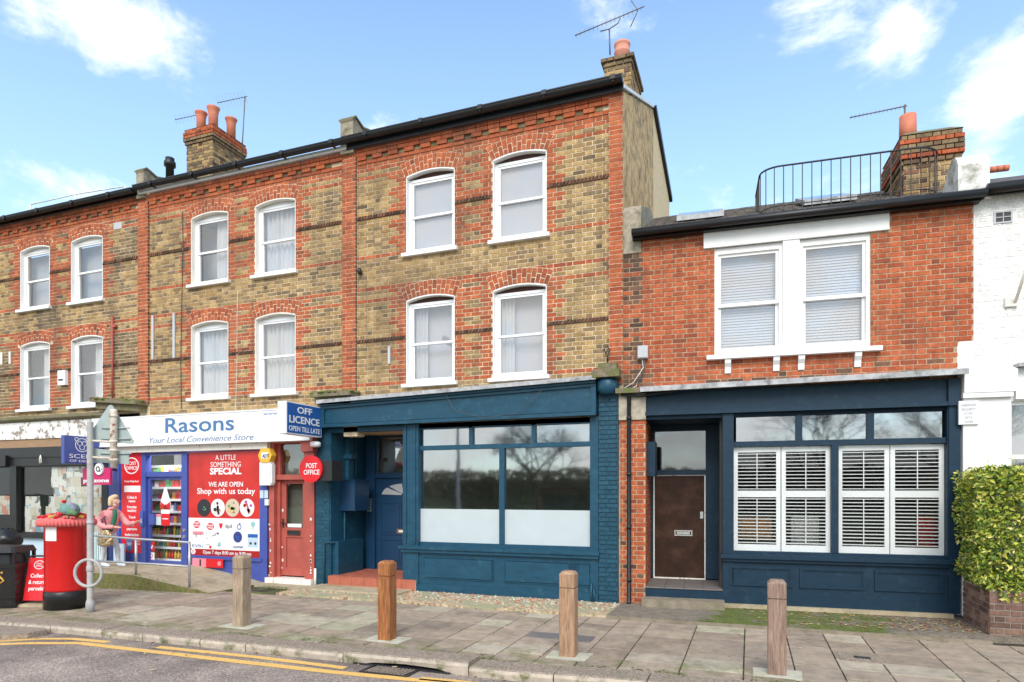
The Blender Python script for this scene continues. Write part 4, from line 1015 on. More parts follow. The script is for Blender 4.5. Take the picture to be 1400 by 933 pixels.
# tall post office panel
pp, x0, x1, z0, z1 = panel_thing('poster', 'tall narrow red panel left of the blue shop door with white oval logo at top', 'poster', 166.5, 193, 619, 756, -.02, 'sign_red')
x, z = FC.P(180, 637, -.02); part('logo', MB().ring(x, z, .22, .025, -.024, -.02, 30, rz=.185), 'sign_white', pp)
T(pp, 'POST', 180, 636, 4.6, 'sign_white', -.02, wpx=13, bold=.01); T(pp, 'OFFICE', 180, 642.5, 4.6, 'sign_white', -.02, wpx=16, bold=.01)
T(pp, 'Putney Bridge Road', 180, 659.5, 2.6, 'sign_white', -.02, wpx=19, bold=.01)
x0a, za = FC.P(170, 673, -.02); x1a = FC.P(192, 664, -.02)[0]; part('white_strip', MB().box(x0a, x1a, -.023, -.02, za, za+.14), 'sign_white', pp)
for s, py, w in (('Collect &', 682, 13), ('return', 687, 9), ('Everyday', 695, 13), ('banking', 700, 12), ('Travel', 709, 9), ('Bill', 719.5, 5), ('payments', 725, 14), ('Broadband and phones', 733, 19)):
    T(pp, s, 180.5, py, 3.6, 'sign_white', -.02, wpx=w, bold=.02)
x, z = FC.P(177, 746, -.02); part('badge', MB().prism_xz([(x-.09,z+.13),(x+.09,z+.13),(x+.09,z-.08),(x,z-.15),(x-.09,z-.08)], -.023, -.02), 'letter_blue', pp)
T(pp, '50', 177, 746, 4, 'sign_white', -.024, wpx=5); T(pp, 'Moneygram', 187.5, 741, 2.5, 'sign_white', -.02, wpx=7); T(pp, 'Travel', 187.5, 745, 2.5, 'sign_white', -.02, wpx=7)
# stickers on the door glass
def sticker(name, label, px0, px1, py0, py1, mname, extra=None, plane=.045):
    t, a, b, c, d = panel_thing(name, label, 'sticker' if name == 'sticker' else name, px0, px1, py0, py1, plane, mname, th=.003)
    if extra: extra(t, a, b, c, d, plane)
    return t
sticker('sticker', 'red notice with white top stuck mid-height on the store door glass', 220.5, 232, 697, 719, 'sign_red', lambda t,a,b,c,d,y: part('print', MB().box(a, b, y-.003, y, d-.09, d).box(a+.04, b-.04, y-.003, y, c+.14, c+.16), 'sign_white', t))
sticker('sticker', 'pale teal notice with pink heading beside the red one on the door glass', 210, 220, 703, 718, 'pale_teal', lambda t,a,b,c,d,y: part('print', MB().box(a, b, y-.003, y, d-.06, d), 'logo_pink', t))
sticker('sticker', 'small red dog notice low on the store door glass', 203, 211, 741, 754, 'sign_red', lambda t,a,b,c,d,y: part('print', MB().box((a+b)/2-.03, (a+b)/2+.03, y-.003, y, c+.06, c+.1).disc((a+b)/2+.03, c+.12, .02, y-.003, y, 8), 'sign_white', t))
sticker('sticker', 'small white no smoking sign at the foot of the store door glass', 203, 211, 755.5, 767, 'sign_white', lambda t,a,b,c,d,y: part('print', MB().ring((a+b)/2, (c+d)/2+.02, .045, .012, y-.003, y, 16).box(a+.02, b-.02, y-.003, y, c+.012, c+.03), 'sign_red', t))
gn = thing('window_decoration', 'white triangular seasonal decoration with red bow on the store door glass', 'decoration', (FC.P(226,695,.04)[0], .04, FC.P(226,692,.04)[1]), FC)
x, z = FC.P(226, 690, .04); part('cone', MB().prism_xz([(x-.16,z),(x+.16,z),(x+.03,z+.36),(x-.03,z+.36)], .042, .048), 'paper', gn)
part('bow', MB().prism_xz([(x,z-.02),(x-.14,z+.06),(x-.14,z-.12)], .036, .042).prism_xz([(x,z-.02),(x+.14,z+.06),(x+.14,z-.12)], .036, .042), 'knit_red', gn)
sticker('sticker', 'pink and red strip sticker on the blue stall riser under the big poster', 263, 305, 764, 776, 'sign_red', lambda t,a,b,c,d,y: part('print', MB().box(a, a+(b-a)*.45, y-.003, y, c, d, 0).box(a+.2, a+.24, y-.005, y-.003, c+.02, d-.02, 1).disc(b-.1, (c+d)/2, .05, y-.004, y, 10), ['logo_pink','ink'], t), plane=-.07)
# alarm, meter and junction boxes at the store's right pilaster
ad = thing('alarm_box', 'yellow hexagonal alarm box on blue pilaster beside the red-brown door', 'alarm box', (FC.P(364,624)[0], -.04, 2.4), FC)
x, z = FC.P(363, 623, -.15)
part('cover', MB().prism_xz([(x-.17,z),(x-.1,z+.14),(x+.1,z+.14),(x+.17,z),(x+.1,z-.14),(x-.1,z-.14)], -.17, -.036), 'alarm_yellow', ad)
part('badge', MB().box(x-.08, x+.08, -.175, -.17, z-.06, z+.06), 'sign_white', ad); T(ad, 'ADT', 363, 625.8, 4.5, 'ink_blue', -.176, wpx=9, bold=.03)
x, z = FC.P(365.5, 646, -.1); single('alarm_box', MB().box(x-.15, x+.12, -.15, -.036, z-.26, z+.2).box(x-.17, x+.14, -.13, -.036, z-.22, z+.16), 'upvc', 'white plastic alarm housing under the yellow hexagonal box', 'alarm box', (x, -.04, z-.26), FC)
x, z = FC.P(360, 676, -.06); single('sticker_pair', MB().box(x-.1, x-.01, -.045, -.036, z-.08, z+.08).box(x+.01, x+.1, -.045, -.036, z-.08, z+.08), 'pale_blue', 'two small pale square stickers on the blue pilaster below the white alarm housing', 'stickers', (x, -.04, z-.08), FC)
x, z = FC.P(365, 687, -.06); single('door_chime', MB().box(x-.045, x+.045, -.075, -.036, z-.06, z+.06), 'upvc', 'tiny white box below the square stickers on the blue pilaster', 'doorbell', (x, -.04, z-.06), FC)

# --- red-brown door between the store and the teal shop
ox = lambda px: FC.P(px, 700)[0]
dx0, dx1 = ox(369), ox(432)
sf(hB, 'door_frame', dx0, dx0+.13, -.03, .2, .12, 2.86, 'oxide_red'); sf(hB, 'door_frame', dx1-.22, dx1-.02, -.03, .2, .12, 2.86, 'oxide_red')
sf(hB, 'door_jamb', dx0+.13, dx0+.2, .06, .2, .12, 2.86, 'oxide_red'); sf(hB, 'door_jamb', dx1-.29, dx1-.22, .02, .2, .12, 2.86, 'oxide_red')
ztr = FC.P(400, 656)[1]
sf(hB, 'transom', dx0+.13, dx1-.22, -.0, .18, ztr, ztr+.1, 'oxide_red'); sf(hB, 'door_head', dx0+.13, dx1-.22, .0, .2, 2.80, 2.92, 'oxide_red')
lx0, lx1 = dx0+.2, dx1-.29
part('transom_pane', MB().box(lx0, lx1, .11, .116, ztr+.1, 2.8), 'glass_low', hB)
dB = part('door', MB().frame(lx0, lx1, .11, .155, .16, ztr, .11, tb=.16, tt=.08).box(lx0+.11, lx1-.11, .11, .155, .93, 1.12).box(lx0+.11, lx1-.11, .135, .15, .32, .93), 'oxide_red', hB)
part('pane', MB().box(lx0+.11, lx1-.11, .13, .136, 1.12, ztr-.08), 'glass_low', dB)
part('net_curtain', MB().box(lx0-.1, lx1, .30, .305, 1.0, 2.9), 'net_dim', hB)
part('letterbox', MB().frame((lx0+lx1)/2-.17, (lx0+lx1)/2+.15, .095, .11, .97, 1.07, .018).box((lx0+lx1)/2-.15, (lx0+lx1)/2+.13, .1, .109, .99, 1.05, 1), ['dark_gap','ink'], dB)
part('notice', MB().box((lx0+lx1)/2-.18, (lx0+lx1)/2+.16, .122, .128, 1.13, 1.20), 'paper', dB)
part('handle', MB().tube([(lx0+.04,.11,1.22),(lx0+.04,.06,1.22),(lx0+.16,.06,1.21)], .012, 6).box(lx0+.02, lx0+.06, .1, .11, 1.12, 1.3), 'iron', dB)
ch = MB(); rq = random.Random(3)
for k in range(34):
    side = rq.random()
    x = rq.choice([dx0+rq.uniform(0,.05), dx0+.2+rq.uniform(-.02,.03), dx1-.28+rq.uniform(-.02,.03), dx1-.1]); z = .14+abs(rq.gauss(0, .55)); yq = -.0315 if (x < dx0+.12 or x > dx1-.2) else .108
    if z > 2.2: continue
    w_ = rq.uniform(.008, .028); h_ = rq.uniform(.015, .06)
    ch.prism_xz([(x-w_,z),(x-w_*.3,z-h_*.6),(x+w_,z-h_*.3),(x+w_*.7,z+h_*.5),(x-w_*.4,z+h_*.6)], yq, yq+.003)
part('paint_chip', ch, 'cream_paint', hB, kind='stuff')
stp = part('doorstep', MB().box(dx0-.02, dx1-.02, -.12, .2, -.04, .04), 'mortar', hB)
for k in range(5):
    w_ = (dx1-dx0)/5; part('step_brick', MB().box(dx0-.02+k*w_+.004, dx0-.02+(k+1)*w_-.004, -.13, .2, -.035, .13), 'chipped_white', stp)
part('hall', MB().box(dx0, dx1, 2.0, 2.05, 0, 3.2).box(dx0-.03, dx0, .2, 2.0, 0, 3.2).box(dx1, dx1+.03, .2, 2.0, 0, 3.2).box(dx0, dx1, .2, 2, 3.0, 3.05), 'room_wall', hB)
part('corbel', MB().box(dx1-.2, dx1+.04, -.12, .1, 2.35, 2.62).box(dx1-.18, dx1+.02, -.07, .1, 2.1, 2.35).box(dx1-.22, dx1+.06, -.18, .1, 2.62, 2.9), 'oxide_red', hB)
part('rainwater_pipe', MB().tube([(dx1+.02,-.05,.35),(dx1+.02,-.05,.0)], .025), 'cream_paint', hB)
# round post office sign on bracket
rs2 = thing('projecting_sign', 'round red POST OFFICE sign projecting beside the red-brown door', 'sign', (FC.P(432,640,-.3)[0], -.3, 1.9), FC)
cx_, cz_ = FC.P(424.5, 641.5, -.45); rr_ = FC.P(440, 641.5, -.45)[0]-cx_
part('disc', MB().disc(cx_, cz_, rr_, -.45, -.41, 40).disc(cx_-.03, cz_, rr_, -.41, -.36, 40), 'sign_red', rs2)
T(rs2, 'POST', 426, 640, 6.5, 'sign_white', -.452, wpx=15, bold=.012); T(rs2, 'OFFICE', 426, 649, 6.5, 'sign_white', -.452, wpx=21.5, bold=.012)
part('bracket', MB().box(cx_+.02, cx_+.44, -.40, -.06, cz_-.22, cz_+.16), 'iron', rs2)
# white floodlight
x, z = FC.P(429, 608, -.25); single('floodlight', MB().lathe(x, -.2, [(.05,z-.05),(.1,z-.03),(.1,z+.04),(.06,z+.06)], 14), 'upvc', 'small white bulkhead lamp under the OFF LICENCE box sign', 'lamp', (x, -.2, z-.05), FC)
# OFF LICENCE light box: turned to face down the street, seen at an angle
ol = thing('projecting_sign', 'white-sided light box reading OFF LICENCE OPEN TILL LATE', 'sign', (-8.1, -.3, 3.0), FC)
def angled_box(parent, A, B_, z0, z1, depth, matf, mats_, face='face'):
    """box whose face runs from A to B (x,y) with its body behind it"""
    A = Vector((*A, 0)); B_ = Vector((*B_, 0)); ex = (B_-A); L_ = ex.length; ex.normalize(); n = Vector((-ex.y, ex.x, 0))
    def W(u, d, z): p = A+ex*u+n*d; return (p.x, p.y, z)
    bm_ = MB(); f = [(0,1,5,4),(1,2,6,5),(2,3,7,6),(3,0,4,7),(4,5,6,7),(3,2,1,0)]
    bm_.add([W(0,0,z0),W(L_,0,z0),W(L_,depth,z0),W(0,depth,z0),W(0,0,z1),W(L_,0,z1),W(L_,depth,z1),W(0,depth,z1)], f)
    part('case', bm_, mats_, parent)
    e = .02; fm = MB(); fm.add([W(e,-.004,z0+e),W(L_-e,-.004,z0+e),W(L_-e,0.002,z0+e),W(e,.002,z0+e),W(e,-.004,z1-e),W(L_-e,-.004,z1-e),W(L_-e,.002,z1-e),W(e,.002,z1-e)], f)
    part(face, fm, matf, parent)
    return W, L_
# near-left edge at pixel x 392, near-right edge x 439; the face turns toward the camera's left
Xs = FC.P(439.5, 575, -.15)[0]
ya, zA1 = onX(FC, 391.5, 548, Xs); zA0 = onX(FC, 391.5, 592.5, Xs)[1]
W_, L_ = angled_box(ol, (Xs, ya), (Xs, -.15), zA0, zA1, .19, 'sign_blue', 'fascia_white')
hh = zA1-zA0
def face_text(parent, W, s, u, z, h, w, mname, bold=0):
    mb = text_mb(s, 0, 0, 0, h=h, w=w, bold=bold); mb.v = [W(u+v[0], v[1]-.006, z+v[2]) for v in mb.v]; return part('lettering', mb, mname, parent)
face_text(ol, W_, 'OFF', L_*.5, zA0+hh*.68, hh*.2, L_*.42, 'sign_white', .02)
face_text(ol, W_, 'LICENCE', L_*.5, zA0+hh*.36, hh*.22, L_*.86, 'sign_white', .02)
face_text(ol, W_, 'OPEN TILL LATE', L_*.5, zA0+hh*.10, hh*.16, L_*.88, 'sign_white', .005)
part('bracket', MB().box(Xs-.12, Xs-.07, -.15, .0, zA0+.1, zA0+.15).box(Xs-.12, Xs-.07, -.15, .0, zA1-.15, zA1-.1), 'iron', ol)

# ================================================================== HOUSE C (teal shopfront, tall gable end)
part('party_wall', MB().box(-7.28, -7.16, .24, 6.2, 3.3, 8.4), 'room_dark', hB)
hC = thing('terraced_house', 'tall yellow brick house over the teal-blue shopfront, with rendered gable end', 'house', (-4.6, 0, 0), FC)
WC = [(-5.93, -4.95), (-4.21, -3.23)]
terrace_wall(hC, -6.995, -2.15, WC, 3.6, 33)
sash_window(hC, *WC[0], U0, U1, 'c', rev=.11, curtain='blind', seed=9, head='gap')
sash_window(hC, *WC[1], U0, U1, 'c', rev=.11, curtain='blind', seed=10, head='gap')
sash_window(hC, *WC[0], L0, L1, 'c', rev=.11, curtain='side', seed=11, head='gap')
sash_window(hC, *WC[1], L0, L1, 'c', rev=.11, curtain='side', seed=12, head='gap')
part('wall', MB().box(-7.3, -6.995, .0, .24, 2.9, 8.42).box(-2.15, -1.93, 0, .24, .0, 8.3), 'mortar', hC)
pier(hC, -7.3, -6.995, 3.75, 8.25); pier(hC, -2.16, -1.925, 3.6, 8.47)
ledge(hC, -7.85, -6.95, 3.70, 8)
part('gable_wall', MB().prism_yz([(.02,3.3),(.02,8.36),(.18,8.44),(3.45,9.98),(3.45,3.3)], -2.05, -1.925), 'render_grey', hC)
part('gable_wall', MB().prism_yz([(3.45,3.3),(3.45,9.98),(6.4,9.30),(6.4,3.3)], -2.05, -1.93), 'render_cream', hC)
part('gable_wall', MB().box(-2.05, -1.94, .24, 6.4, 0, 3.3), 'stone', hC)
part('bargeboard', MB().prism_yz([(3.38,10.0),(3.5,10.1),(6.5,9.42),(6.5,9.3),(3.5,9.96)], -2.0, -1.86), 'gutter_black', hC)
part('verge', MB().prism_yz([(-.05,8.44),(3.4,10.04),(3.4,9.99),(-.05,8.38)], -2.04, -1.90), 'lead_flash', hC)
roof_shell(hC, -7.31, -2.04)
gutter(hC, -7.15, -1.90, 8.45, fascia='gutter_black', fz=(8.30, 8.44), r=.07)
kneeler(hC, -7.15, w=.28, top=8.88)
stack(hC, FC, -2.40, -1.93, .75, 1.75, 8.5, 9.45, [(-2.16, 1.15, .145, .42, 'roll')], cap='dark', cap_rows=2, pot_mat='terracotta_pale')
x = FC.P(494, 372)[0]; single('wall_fixing', MB().lathe(x, -.06, [(.03,5.95),(.05,6.0),(.03,6.06)], 10).box(x-.01, x+.01, -.06, 0, 5.99, 6.01), 'iron', 'small black bracket knob on yellow brick right of the red pier', 'bracket', (x, -.06, 5.95), FC)
x = FC.P(533, 486)[0]; sf(hC, 'wall_batten', x-.025, x+.025, -.035, -.012, FC.P(533,498)[1], FC.P(533,474)[1], 'meter_grey')
# ---- teal shopfront
TE = 'teal_paint'
cl, cr_, re, fl_, fr_ = -7.92, -2.02, -7.60, -5.98, -5.66
def cslope(x): return 3.565+(x+7.7)*(.135/5.4)
part('cornice', MB().sbox(-7.72, -2.32, -.28, .05, cslope(-7.72)-.02, cslope(-7.72)+.02, cslope(-2.32)-.02, cslope(-2.32)+.02).sbox(-7.72, -2.32, -.29, -.27, cslope(-7.72)-.05, cslope(-7.72)+.01, cslope(-2.32)-.05, cslope(-2.32)+.01), 'lead', hC)
part('fascia', MB().sbox(-7.70, -2.34, -.14, .05, 3.10, cslope(-7.7)-.02, 3.12, cslope(-2.34)-.02), TE, hC)
fm = MB()
fm.sbox(-7.70, -2.34, -.22, -.14, cslope(-7.7)-.09, cslope(-7.7)-.02, cslope(-2.34)-.09, cslope(-2.34)-.02)
fm.sbox(-7.70, -2.34, -.18, -.14, cslope(-7.7)-.14, cslope(-7.7)-.095, cslope(-2.34)-.14, cslope(-2.34)-.095)
fm.sbox(-7.70, -2.34, -.19, -.14, 3.07, 3.13, 3.09, 3.15); fm.sbox(-7.70, -2.34, -.165, -.14, 3.14, 3.165, 3.16, 3.185)
fm.box(-7.70, -7.62, -.185, -.14, 3.13, 3.42); fm.box(-2.42, -2.34, -.185, -.14, 3.15, 3.55)
part('fascia_moulding', fm, TE, hC)
sf(hC, 'lintel', re, -2.36, .0, .12, 2.98, 3.08, TE)
part('slack_cable', MB().tube([(*FC.P(608,538,-.24)[:1],-.24,FC.P(608,538,-.24)[1]), (FC.P(622,562,-.24)[0],-.25,FC.P(622,562,-.24)[1]), (FC.P(660,571,-.24)[0],-.25,FC.P(660,571,-.24)[1]), (FC.P(705,566,-.24)[0],-.25,FC.P(705,566,-.24)[1]), (FC.P(742,532,-.24)[0],-.24,FC.P(742,532,-.24)[1])], .005, 5), 'cable', hC)
# left painted brick pier
pl = part('pier', MB().box(cl, re, -.03, 1.3, .0, 3.5), TE, hC, 'teal-painted brick pier left of the recessed door')
B = Bricks(FC); B.wall(cl, re, .0, 3.45, 'blue_painted_brick', y=-.03, proud=.006); B.build(pl)
# right painted brick pier with corbel cap
pr_ = part('pier', MB().box(-2.32, -2.0, -.05, .2, .02, 3.45), TE, hC, 'teal-painted brick pier right of the shop window')
B = Bricks(FC); B.wall(-2.33, -1.99, .0, 3.6, 'blue_painted_brick', y=-.05, proud=.014); B.build(pr_)
part('corbel', MB().lathe(-2.16, -.1, [(.13,3.42),(.17,3.5),(.17,3.62),(.13,3.68)], 16), TE, hC)
part('corbel_cap', MB().box(-2.38, -1.94, -.3, .05, 3.68, 3.80).box(-2.3, -2.0, -.2, .05, 3.8, 3.92), 'mossy_stone', hC)
part('finial', MB().tube([(-2.16,-.12,3.92),(-2.16,-.12,4.05),(-2.12,-.12,4.13),(-2.16,-.12,4.2),(-2.22,-.12,4.16),(-2.18,-.12,4.08)], .012, 6), 'iron', hC)
# window posts and frame
sf(hC, 'window_post', fl_, fr_, -.05, .14, .0, 3.08, TE); sf(hC, 'window_post', -2.47, -2.33, -.04, .14, .0, 3.08, TE)
part('post_moulding', MB().box(fl_+.05, fl_+.08, -.07, -.05, .9, 3.05).box(fr_-.08, fr_-.05, -.07, -.05, .9, 3.05), TE, hC)
cw = part('shop_window', MB().box(fr_, -2.47, -.0, .10, 2.60, 2.68), TE, hC); part('rail', MB().box(fr_, -2.47, .0, .10, 3.0, 3.08), TE, cw); part('rail', MB().box(fr_, -2.47, .0, .1, .86, .93), TE, cw)
for px in (643.5, 729): x = FC.P(px, 595)[0]; part('mullion', MB().box(x-.035, x+.035, .0, .1, 2.68, 3.0), TE, cw)
xm = FC.P(686, 680)[0]; part('mullion', MB().box(xm-.045, xm+.045, -.01, .1, .93, 2.60), TE, cw)
xs_ = [fr_, FC.P(643.5,595)[0], FC.P(729,595)[0], -2.47]
for a, b in zip(xs_[:-1], xs_[1:]): part('pane', MB().box(a+.03, b-.03, .05, .056, 2.68, 3.0), 'glass_shop', cw)
for a, b in ((fr_, xm-.045), (xm+.045, -2.47)):
    part('pane', MB().box(a, b, .05, .056, .93, 2.60), 'glass_shop', cw)
    part('frosted_film', MB().box(a, b, .040, .048, .93, 1.53), 'frosted', cw)
part('sill', MB().box(fl_-.06, -2.30, -.12, .1, .80, .86).box(fl_-.02, -2.32, -.09, .1, .74, .80), TE, hC)
part('stall_riser', MB().box(fl_+.0, -2.33, -.03, .12, -.04, .74), TE, hC)
for a, b in ((582, 674), (692.5, 807)):
    xa1, xb1 = FC.P(a, 775)[0], FC.P(b, 775)[0]; part('panel', MB().box(xa1, xb1, -.058, -.03, .30, .64).frame(xa1-.03, xb1+.03, -.045, -.03, .27, .67, .018), TE, hC)
part('plinth', MB().box(fl_, -2.33, -.06, -.03, -.04, .17), TE, hC)
xv = FC.P(785, 772)[0]; vm = MB().frame(xv-.085, xv+.085, -.075, -.055, .52, .66, .012)
for k in range(4): vm.box(xv-.07, xv+.07, -.075, -.06, .535+k*.028, .55+k*.028)
part('air_vent', vm, TE, hC)
part('drain_pipe', MB().tube([(-2.44,-.07,.33),(-2.44,-.07,.0)], .02, 6).tube([(-2.40,-.07,.26),(-2.39,-.07,.0)], .016, 6), TE, hC)
# recess: walls, ceiling, steps
sf(hC, 'recess_ceiling', re, fl_, .05, 1.5, 3.02, 3.06, 'render_cream')
sf(hC, 'recess_wall', re-.01, re+.02, -.02, 1.3, .0, 3.02, 'door_teal' if 'door_teal' in M else TE)
sf(hC, 'recess_wall', fl_-.02, fl_+.0, .14, 1.3, .0, 3.02, TE)
DY = 1.15
tiles = part('step', MB().box(re+.02, fl_+.28, -.10, .14, -.03, .22).box(re+.02, fl_-.02, .13, DY, -.03, .22), 'mortar', hC)
nx = 7; wx = (fl_+.28-re-.02)/nx
for k in range(nx): part('tile', MB().box(re+.02+k*wx+.003, re+.02+(k+1)*wx-.003, -.112, -.095, .02, .218), 'tile_red', tiles)
for j in range(5):
    for k in range(nx if j == 0 else nx-1):
        y0_, y1_ = -.112+j*.25, -.112+(j+1)*.25
        xe = min(re+.02+(k+1)*wx-.004, (fl_+.28 if j == 0 else fl_-.02))
        part('tile', MB().box(re+.02+k*wx+.004, xe, y0_+.004, min(y1_-.004, DY), .219, .234), 'tile_red', tiles)
part('meter_cupboard', MB().box(re+.02, re+.36, .28, .78, 1.50, 2.06).box(re+.02, re+.38, .26, .80, 2.06, 2.08).box(re+.02, re+.37, .27, .79, 1.47, 1.50), 'door_blue', hC)
part('conduit', MB().tube([(re+.08,.34,1.48),(re+.08,.34,.86),(re+.05,-.07,.86),(re-.1,-.07,.86),(re-.1,-.07,.02)], .02, 6).box(re+.02, re+.10, .45, .62, 2.08, 2.9).box(re+.02, re+.2, .4, .6, 2.5, 2.58).tube([(re+.1,.7,2.1),(re+.1,.7,3.0)], .02, 6), 'teal_paint', hC)
part('low_cupboard', MB().box(re+.02, re+.14, .05, .9, .22, .88), TE, hC)
# door, fanlight
ddx0, ddx1 = FC.P(514, 700, DY)[0], fl_-.04
sf(hC, 'door_frame', ddx0-.22, ddx0, DY-.05, DY+.1, .2, 3.02, 'door_blue'); 
zt3 = FC.P(535, 653.5, DY)[1]
sf(hC, 'transom', ddx0, ddx1, DY-.03, DY+.1, zt3, zt3+.07, 'door_blue')
part('fanlight_frame', MB().frame(ddx0, ddx1, DY, DY+.06, zt3+.07, 3.0, .035), 'door_blue', hC)
part('fanlight_pane', MB().box(ddx0+.035, ddx1-.035, DY+.03, DY+.036, zt3+.105, 2.965), 'glass_shop', hC)
dm = MB().box(ddx0, ddx1, DY+.02, DY+.06, .24, zt3)
dw = ddx1-ddx0; dc = (ddx0+ddx1)/2
for (a, b, c_, d_) in ((.09,.46,.95,1.62),(.54,.91,.95,1.62),(.09,.46,.36,.86),(.54,.91,.36,.86)):
    X0, X1 = ddx0+dw*a, ddx0+dw*b
    dm.frame(X0, X1, DY+.008, DY+.02, .0+c_, d_, .02); dm.box(X0+.05, X1-.05, DY+.01, DY+.02, c_+.05, d_-.05)
dC = part('door', dm, 'door_blue', hC, 'blue four-panelled door with sunburst light')
zc0 = zt3-.36; sb = MB()
for k in range(4):
    a, b = math.pi*(k+.09)/4, math.pi*(k+.91)/4
    pts = [(dc+.05*math.cos(a), zc0+.05*math.sin(a)), (dc+.05*math.cos(b), zc0+.05*math.sin(b))]+[(dc+dw*.40*math.cos(b+(a-b)*t/4), zc0+.24*math.sin(b+(a-b)*t/4)) for t in range(5)]
    sb.prism_xz(pts, DY+.012, DY+.0195)
part('sunburst_pane', sb, 'frosted_dim' if 'frosted_dim' in M else 'blind_dim', dC)
part('letterbox', MB().frame(dc-.15, dc+.13, DY+.0, DY+.02, .985, 1.075, .02).box(dc-.11, dc+.09, DY+.002, DY+.018, 1.01, 1.05, 1), ['brass', 'paper'], dC)
x = ddx0-.16; part('entry_phone', MB().box(x, x+.08, DY-.09, DY-.05, 1.42, 1.7), 'chrome', hC)
part('room', MB().box(-5.9, -2.1, 4.2, 4.25, .1, 3.2).box(-5.95, -5.9, .14, 4.2, .1, 3.2).box(-2.1, -2.05, .14, 4.2, .1, 3.2).box(-5.9, -2.1, .12, 4.2, 3.15, 3.2).box(-5.9, -2.1, .12, 4.2, .1, .14).box(re, -6.0, 1.3, 1.34, .1, 3.2), 'room_wall', hC)
pf = thing('picture_frame', 'broad brown picture frame seen through the right pane of the teal shop window', 'picture frame', (-3.0, 1.5, 1.0), FC)
x0q, x1q = FC.P(733, 690, 1.5)[0], FC.P(806, 690, 1.5)[0]+.35
part('frame', MB().frame(x0q, x1q, 1.5, 1.55, .95, FC.P(760,667,1.5)[1], .14), 'picture_brown', pf); part('panel', MB().box(x0q+.1, x1q-.1, 1.53, 1.56, 1.0, FC.P(760,667,1.5)[1]-.1), 'ink', pf)
part('leg', MB().box(x0q+.05, x0q+.15, 1.56, 1.66, .14, 1.0).box(x1q-.15, x1q-.05, 1.56, 1.66, .14, 1.0), 'picture_brown', pf)
hp = thing('houseplant', 'spiky dark houseplant behind the glass of the teal shop window', 'plant', (FC.P(715,697,.9)[0], .9, .14), FC)
xq = FC.P(715, 697, .9)[0]; mq = MB(); rq = random.Random(2)
for k in range(26):
    a = rq.uniform(0, 6.28); l = rq.uniform(.15, .32); e = rq.uniform(.1, 1.2)
    tip = (xq+math.cos(a)*l*math.cos(e), .9+math.sin(a)*l*math.cos(e), 1.62+l*math.sin(e))
    mq.add([(xq-.012,.9,1.6),(xq+.012,.9,1.6),tip], [(0,1,2)])
part('foliage', mq, 'weed_leaf', hp); part('stem', MB().tube([(xq,.9,.5),(xq,.9,1.62)], .015, 6), 'bark', hp); part('pot', MB().lathe(xq, .9, [(.12,.14),(.17,.5),(.15,.5)], 14), 'tile_red', hp)

# ================================================================== HOUSE D (red brick, navy shopfront)
hD = thing('terraced_house', 'low red brick house with navy shopfront, white double window and roof railing', 'house', (2.4, 0, .1), FD)
PD = FD.P
DX1 = 4.90
wl, wr = PD(977,410)[0], PD(1190,400)[0]; wz0, wz1 = 3.97, 5.65
holesD = [(wl, wr, wz0, wz1)]
mb = backing(MB(), .0, DX1, 3.45, 6.02, holesD)
wD = part('wall', mb, 'pink_mortar', hD)
B = Bricks(FD); rsd = random.Random(77)
def clsD(x, z, i):
    if x > 4.70 and z < 3.95: return None
    if i in (46, 47) or (i < 50 and rsd.random() < .15): return 'dark_brick' if rsd.random() < .6 else 'orange_brick'
    if x < .22 and rsd.random() < .6: return 'dark_brick'
    return 'red_brick' if rsd.random() < .12 else 'orange_brick'
B.wall(.0, DX1, 3.45, 5.98, clsD, [(wl-.0, wr+.0, wz0, wz1), (PD(962,330)[0], PD(1215,300)[0], 5.65, 5.89)], ox=.1)
B.build(wD)
# big white lintel, frames, mullion, sill, brackets
ww = part('window', MB().box(PD(962,330)[0], PD(1215,300)[0], -.045, .1, 5.65, 5.895), 'white_paint', hD, 'wide white double sash window with long flat lintel')
mx0, mx1 = PD(1070,400)[0], PD(1093,400)[0]
part('mullion', MB().box(mx0, mx1, -.03, .2, wz0, 5.65), 'white_paint', ww)
for k, (a, b) in enumerate(((wl, mx0), (mx1, wr))):
    part('frame', MB().frame(a, b, .02, .16, wz0, 5.65, .05, tt=.10), 'white_paint', ww)
    md = (wz0+5.55)/2-.02
    part('sash', MB().frame(a+.05, b-.05, .05, .09, md-.01, 5.55, .045, tb=.055), 'white_paint', ww)
    part('sash', MB().frame(a+.05, b-.05, .09, .13, wz0+.05, md+.03, .045, tb=.07, tt=.03), 'white_paint', ww)
    part('pane', MB().box(a+.09, b-.09, .07, .074, md+.04, 5.51), 'glass_upper', ww); part('pane', MB().box(a+.09, b-.09, .11, .114, wz0+.11, md), 'glass_upper', ww)
    sl = None; z = wz0+.06
    while z < 5.58:
        if sl is None:
            sl = MB().add([(a+.06,.165,-.022),(b-.06,.165,-.022),(b-.06,.180,.022),(a+.06,.180,.022),(a+.06,.168,-.023),(b-.06,.168,-.023),(b-.06,.183,.021),(a+.06,.183,.021)], [(0,1,2,3),(7,6,5,4),(0,4,5,1)]).mesh('slat', 'slat_blind')
        o = bpy.data.objects.new('slat', sl); C.objects.link(o); o.parent = ww; o.location = (0, 0, z); z += .043
    part('blind_backing', MB().box(a+.05, b-.05, .24, .25, wz0, 5.6), 'blind_grey', ww)
part('sill', MB().prism_yz([(-.12, wz0-.075), (.1, wz0-.075), (.1, wz0+.02), (-.12, wz0-.01)], PD(966,490)[0], PD(1204,475)[0]), 'white_paint', ww)
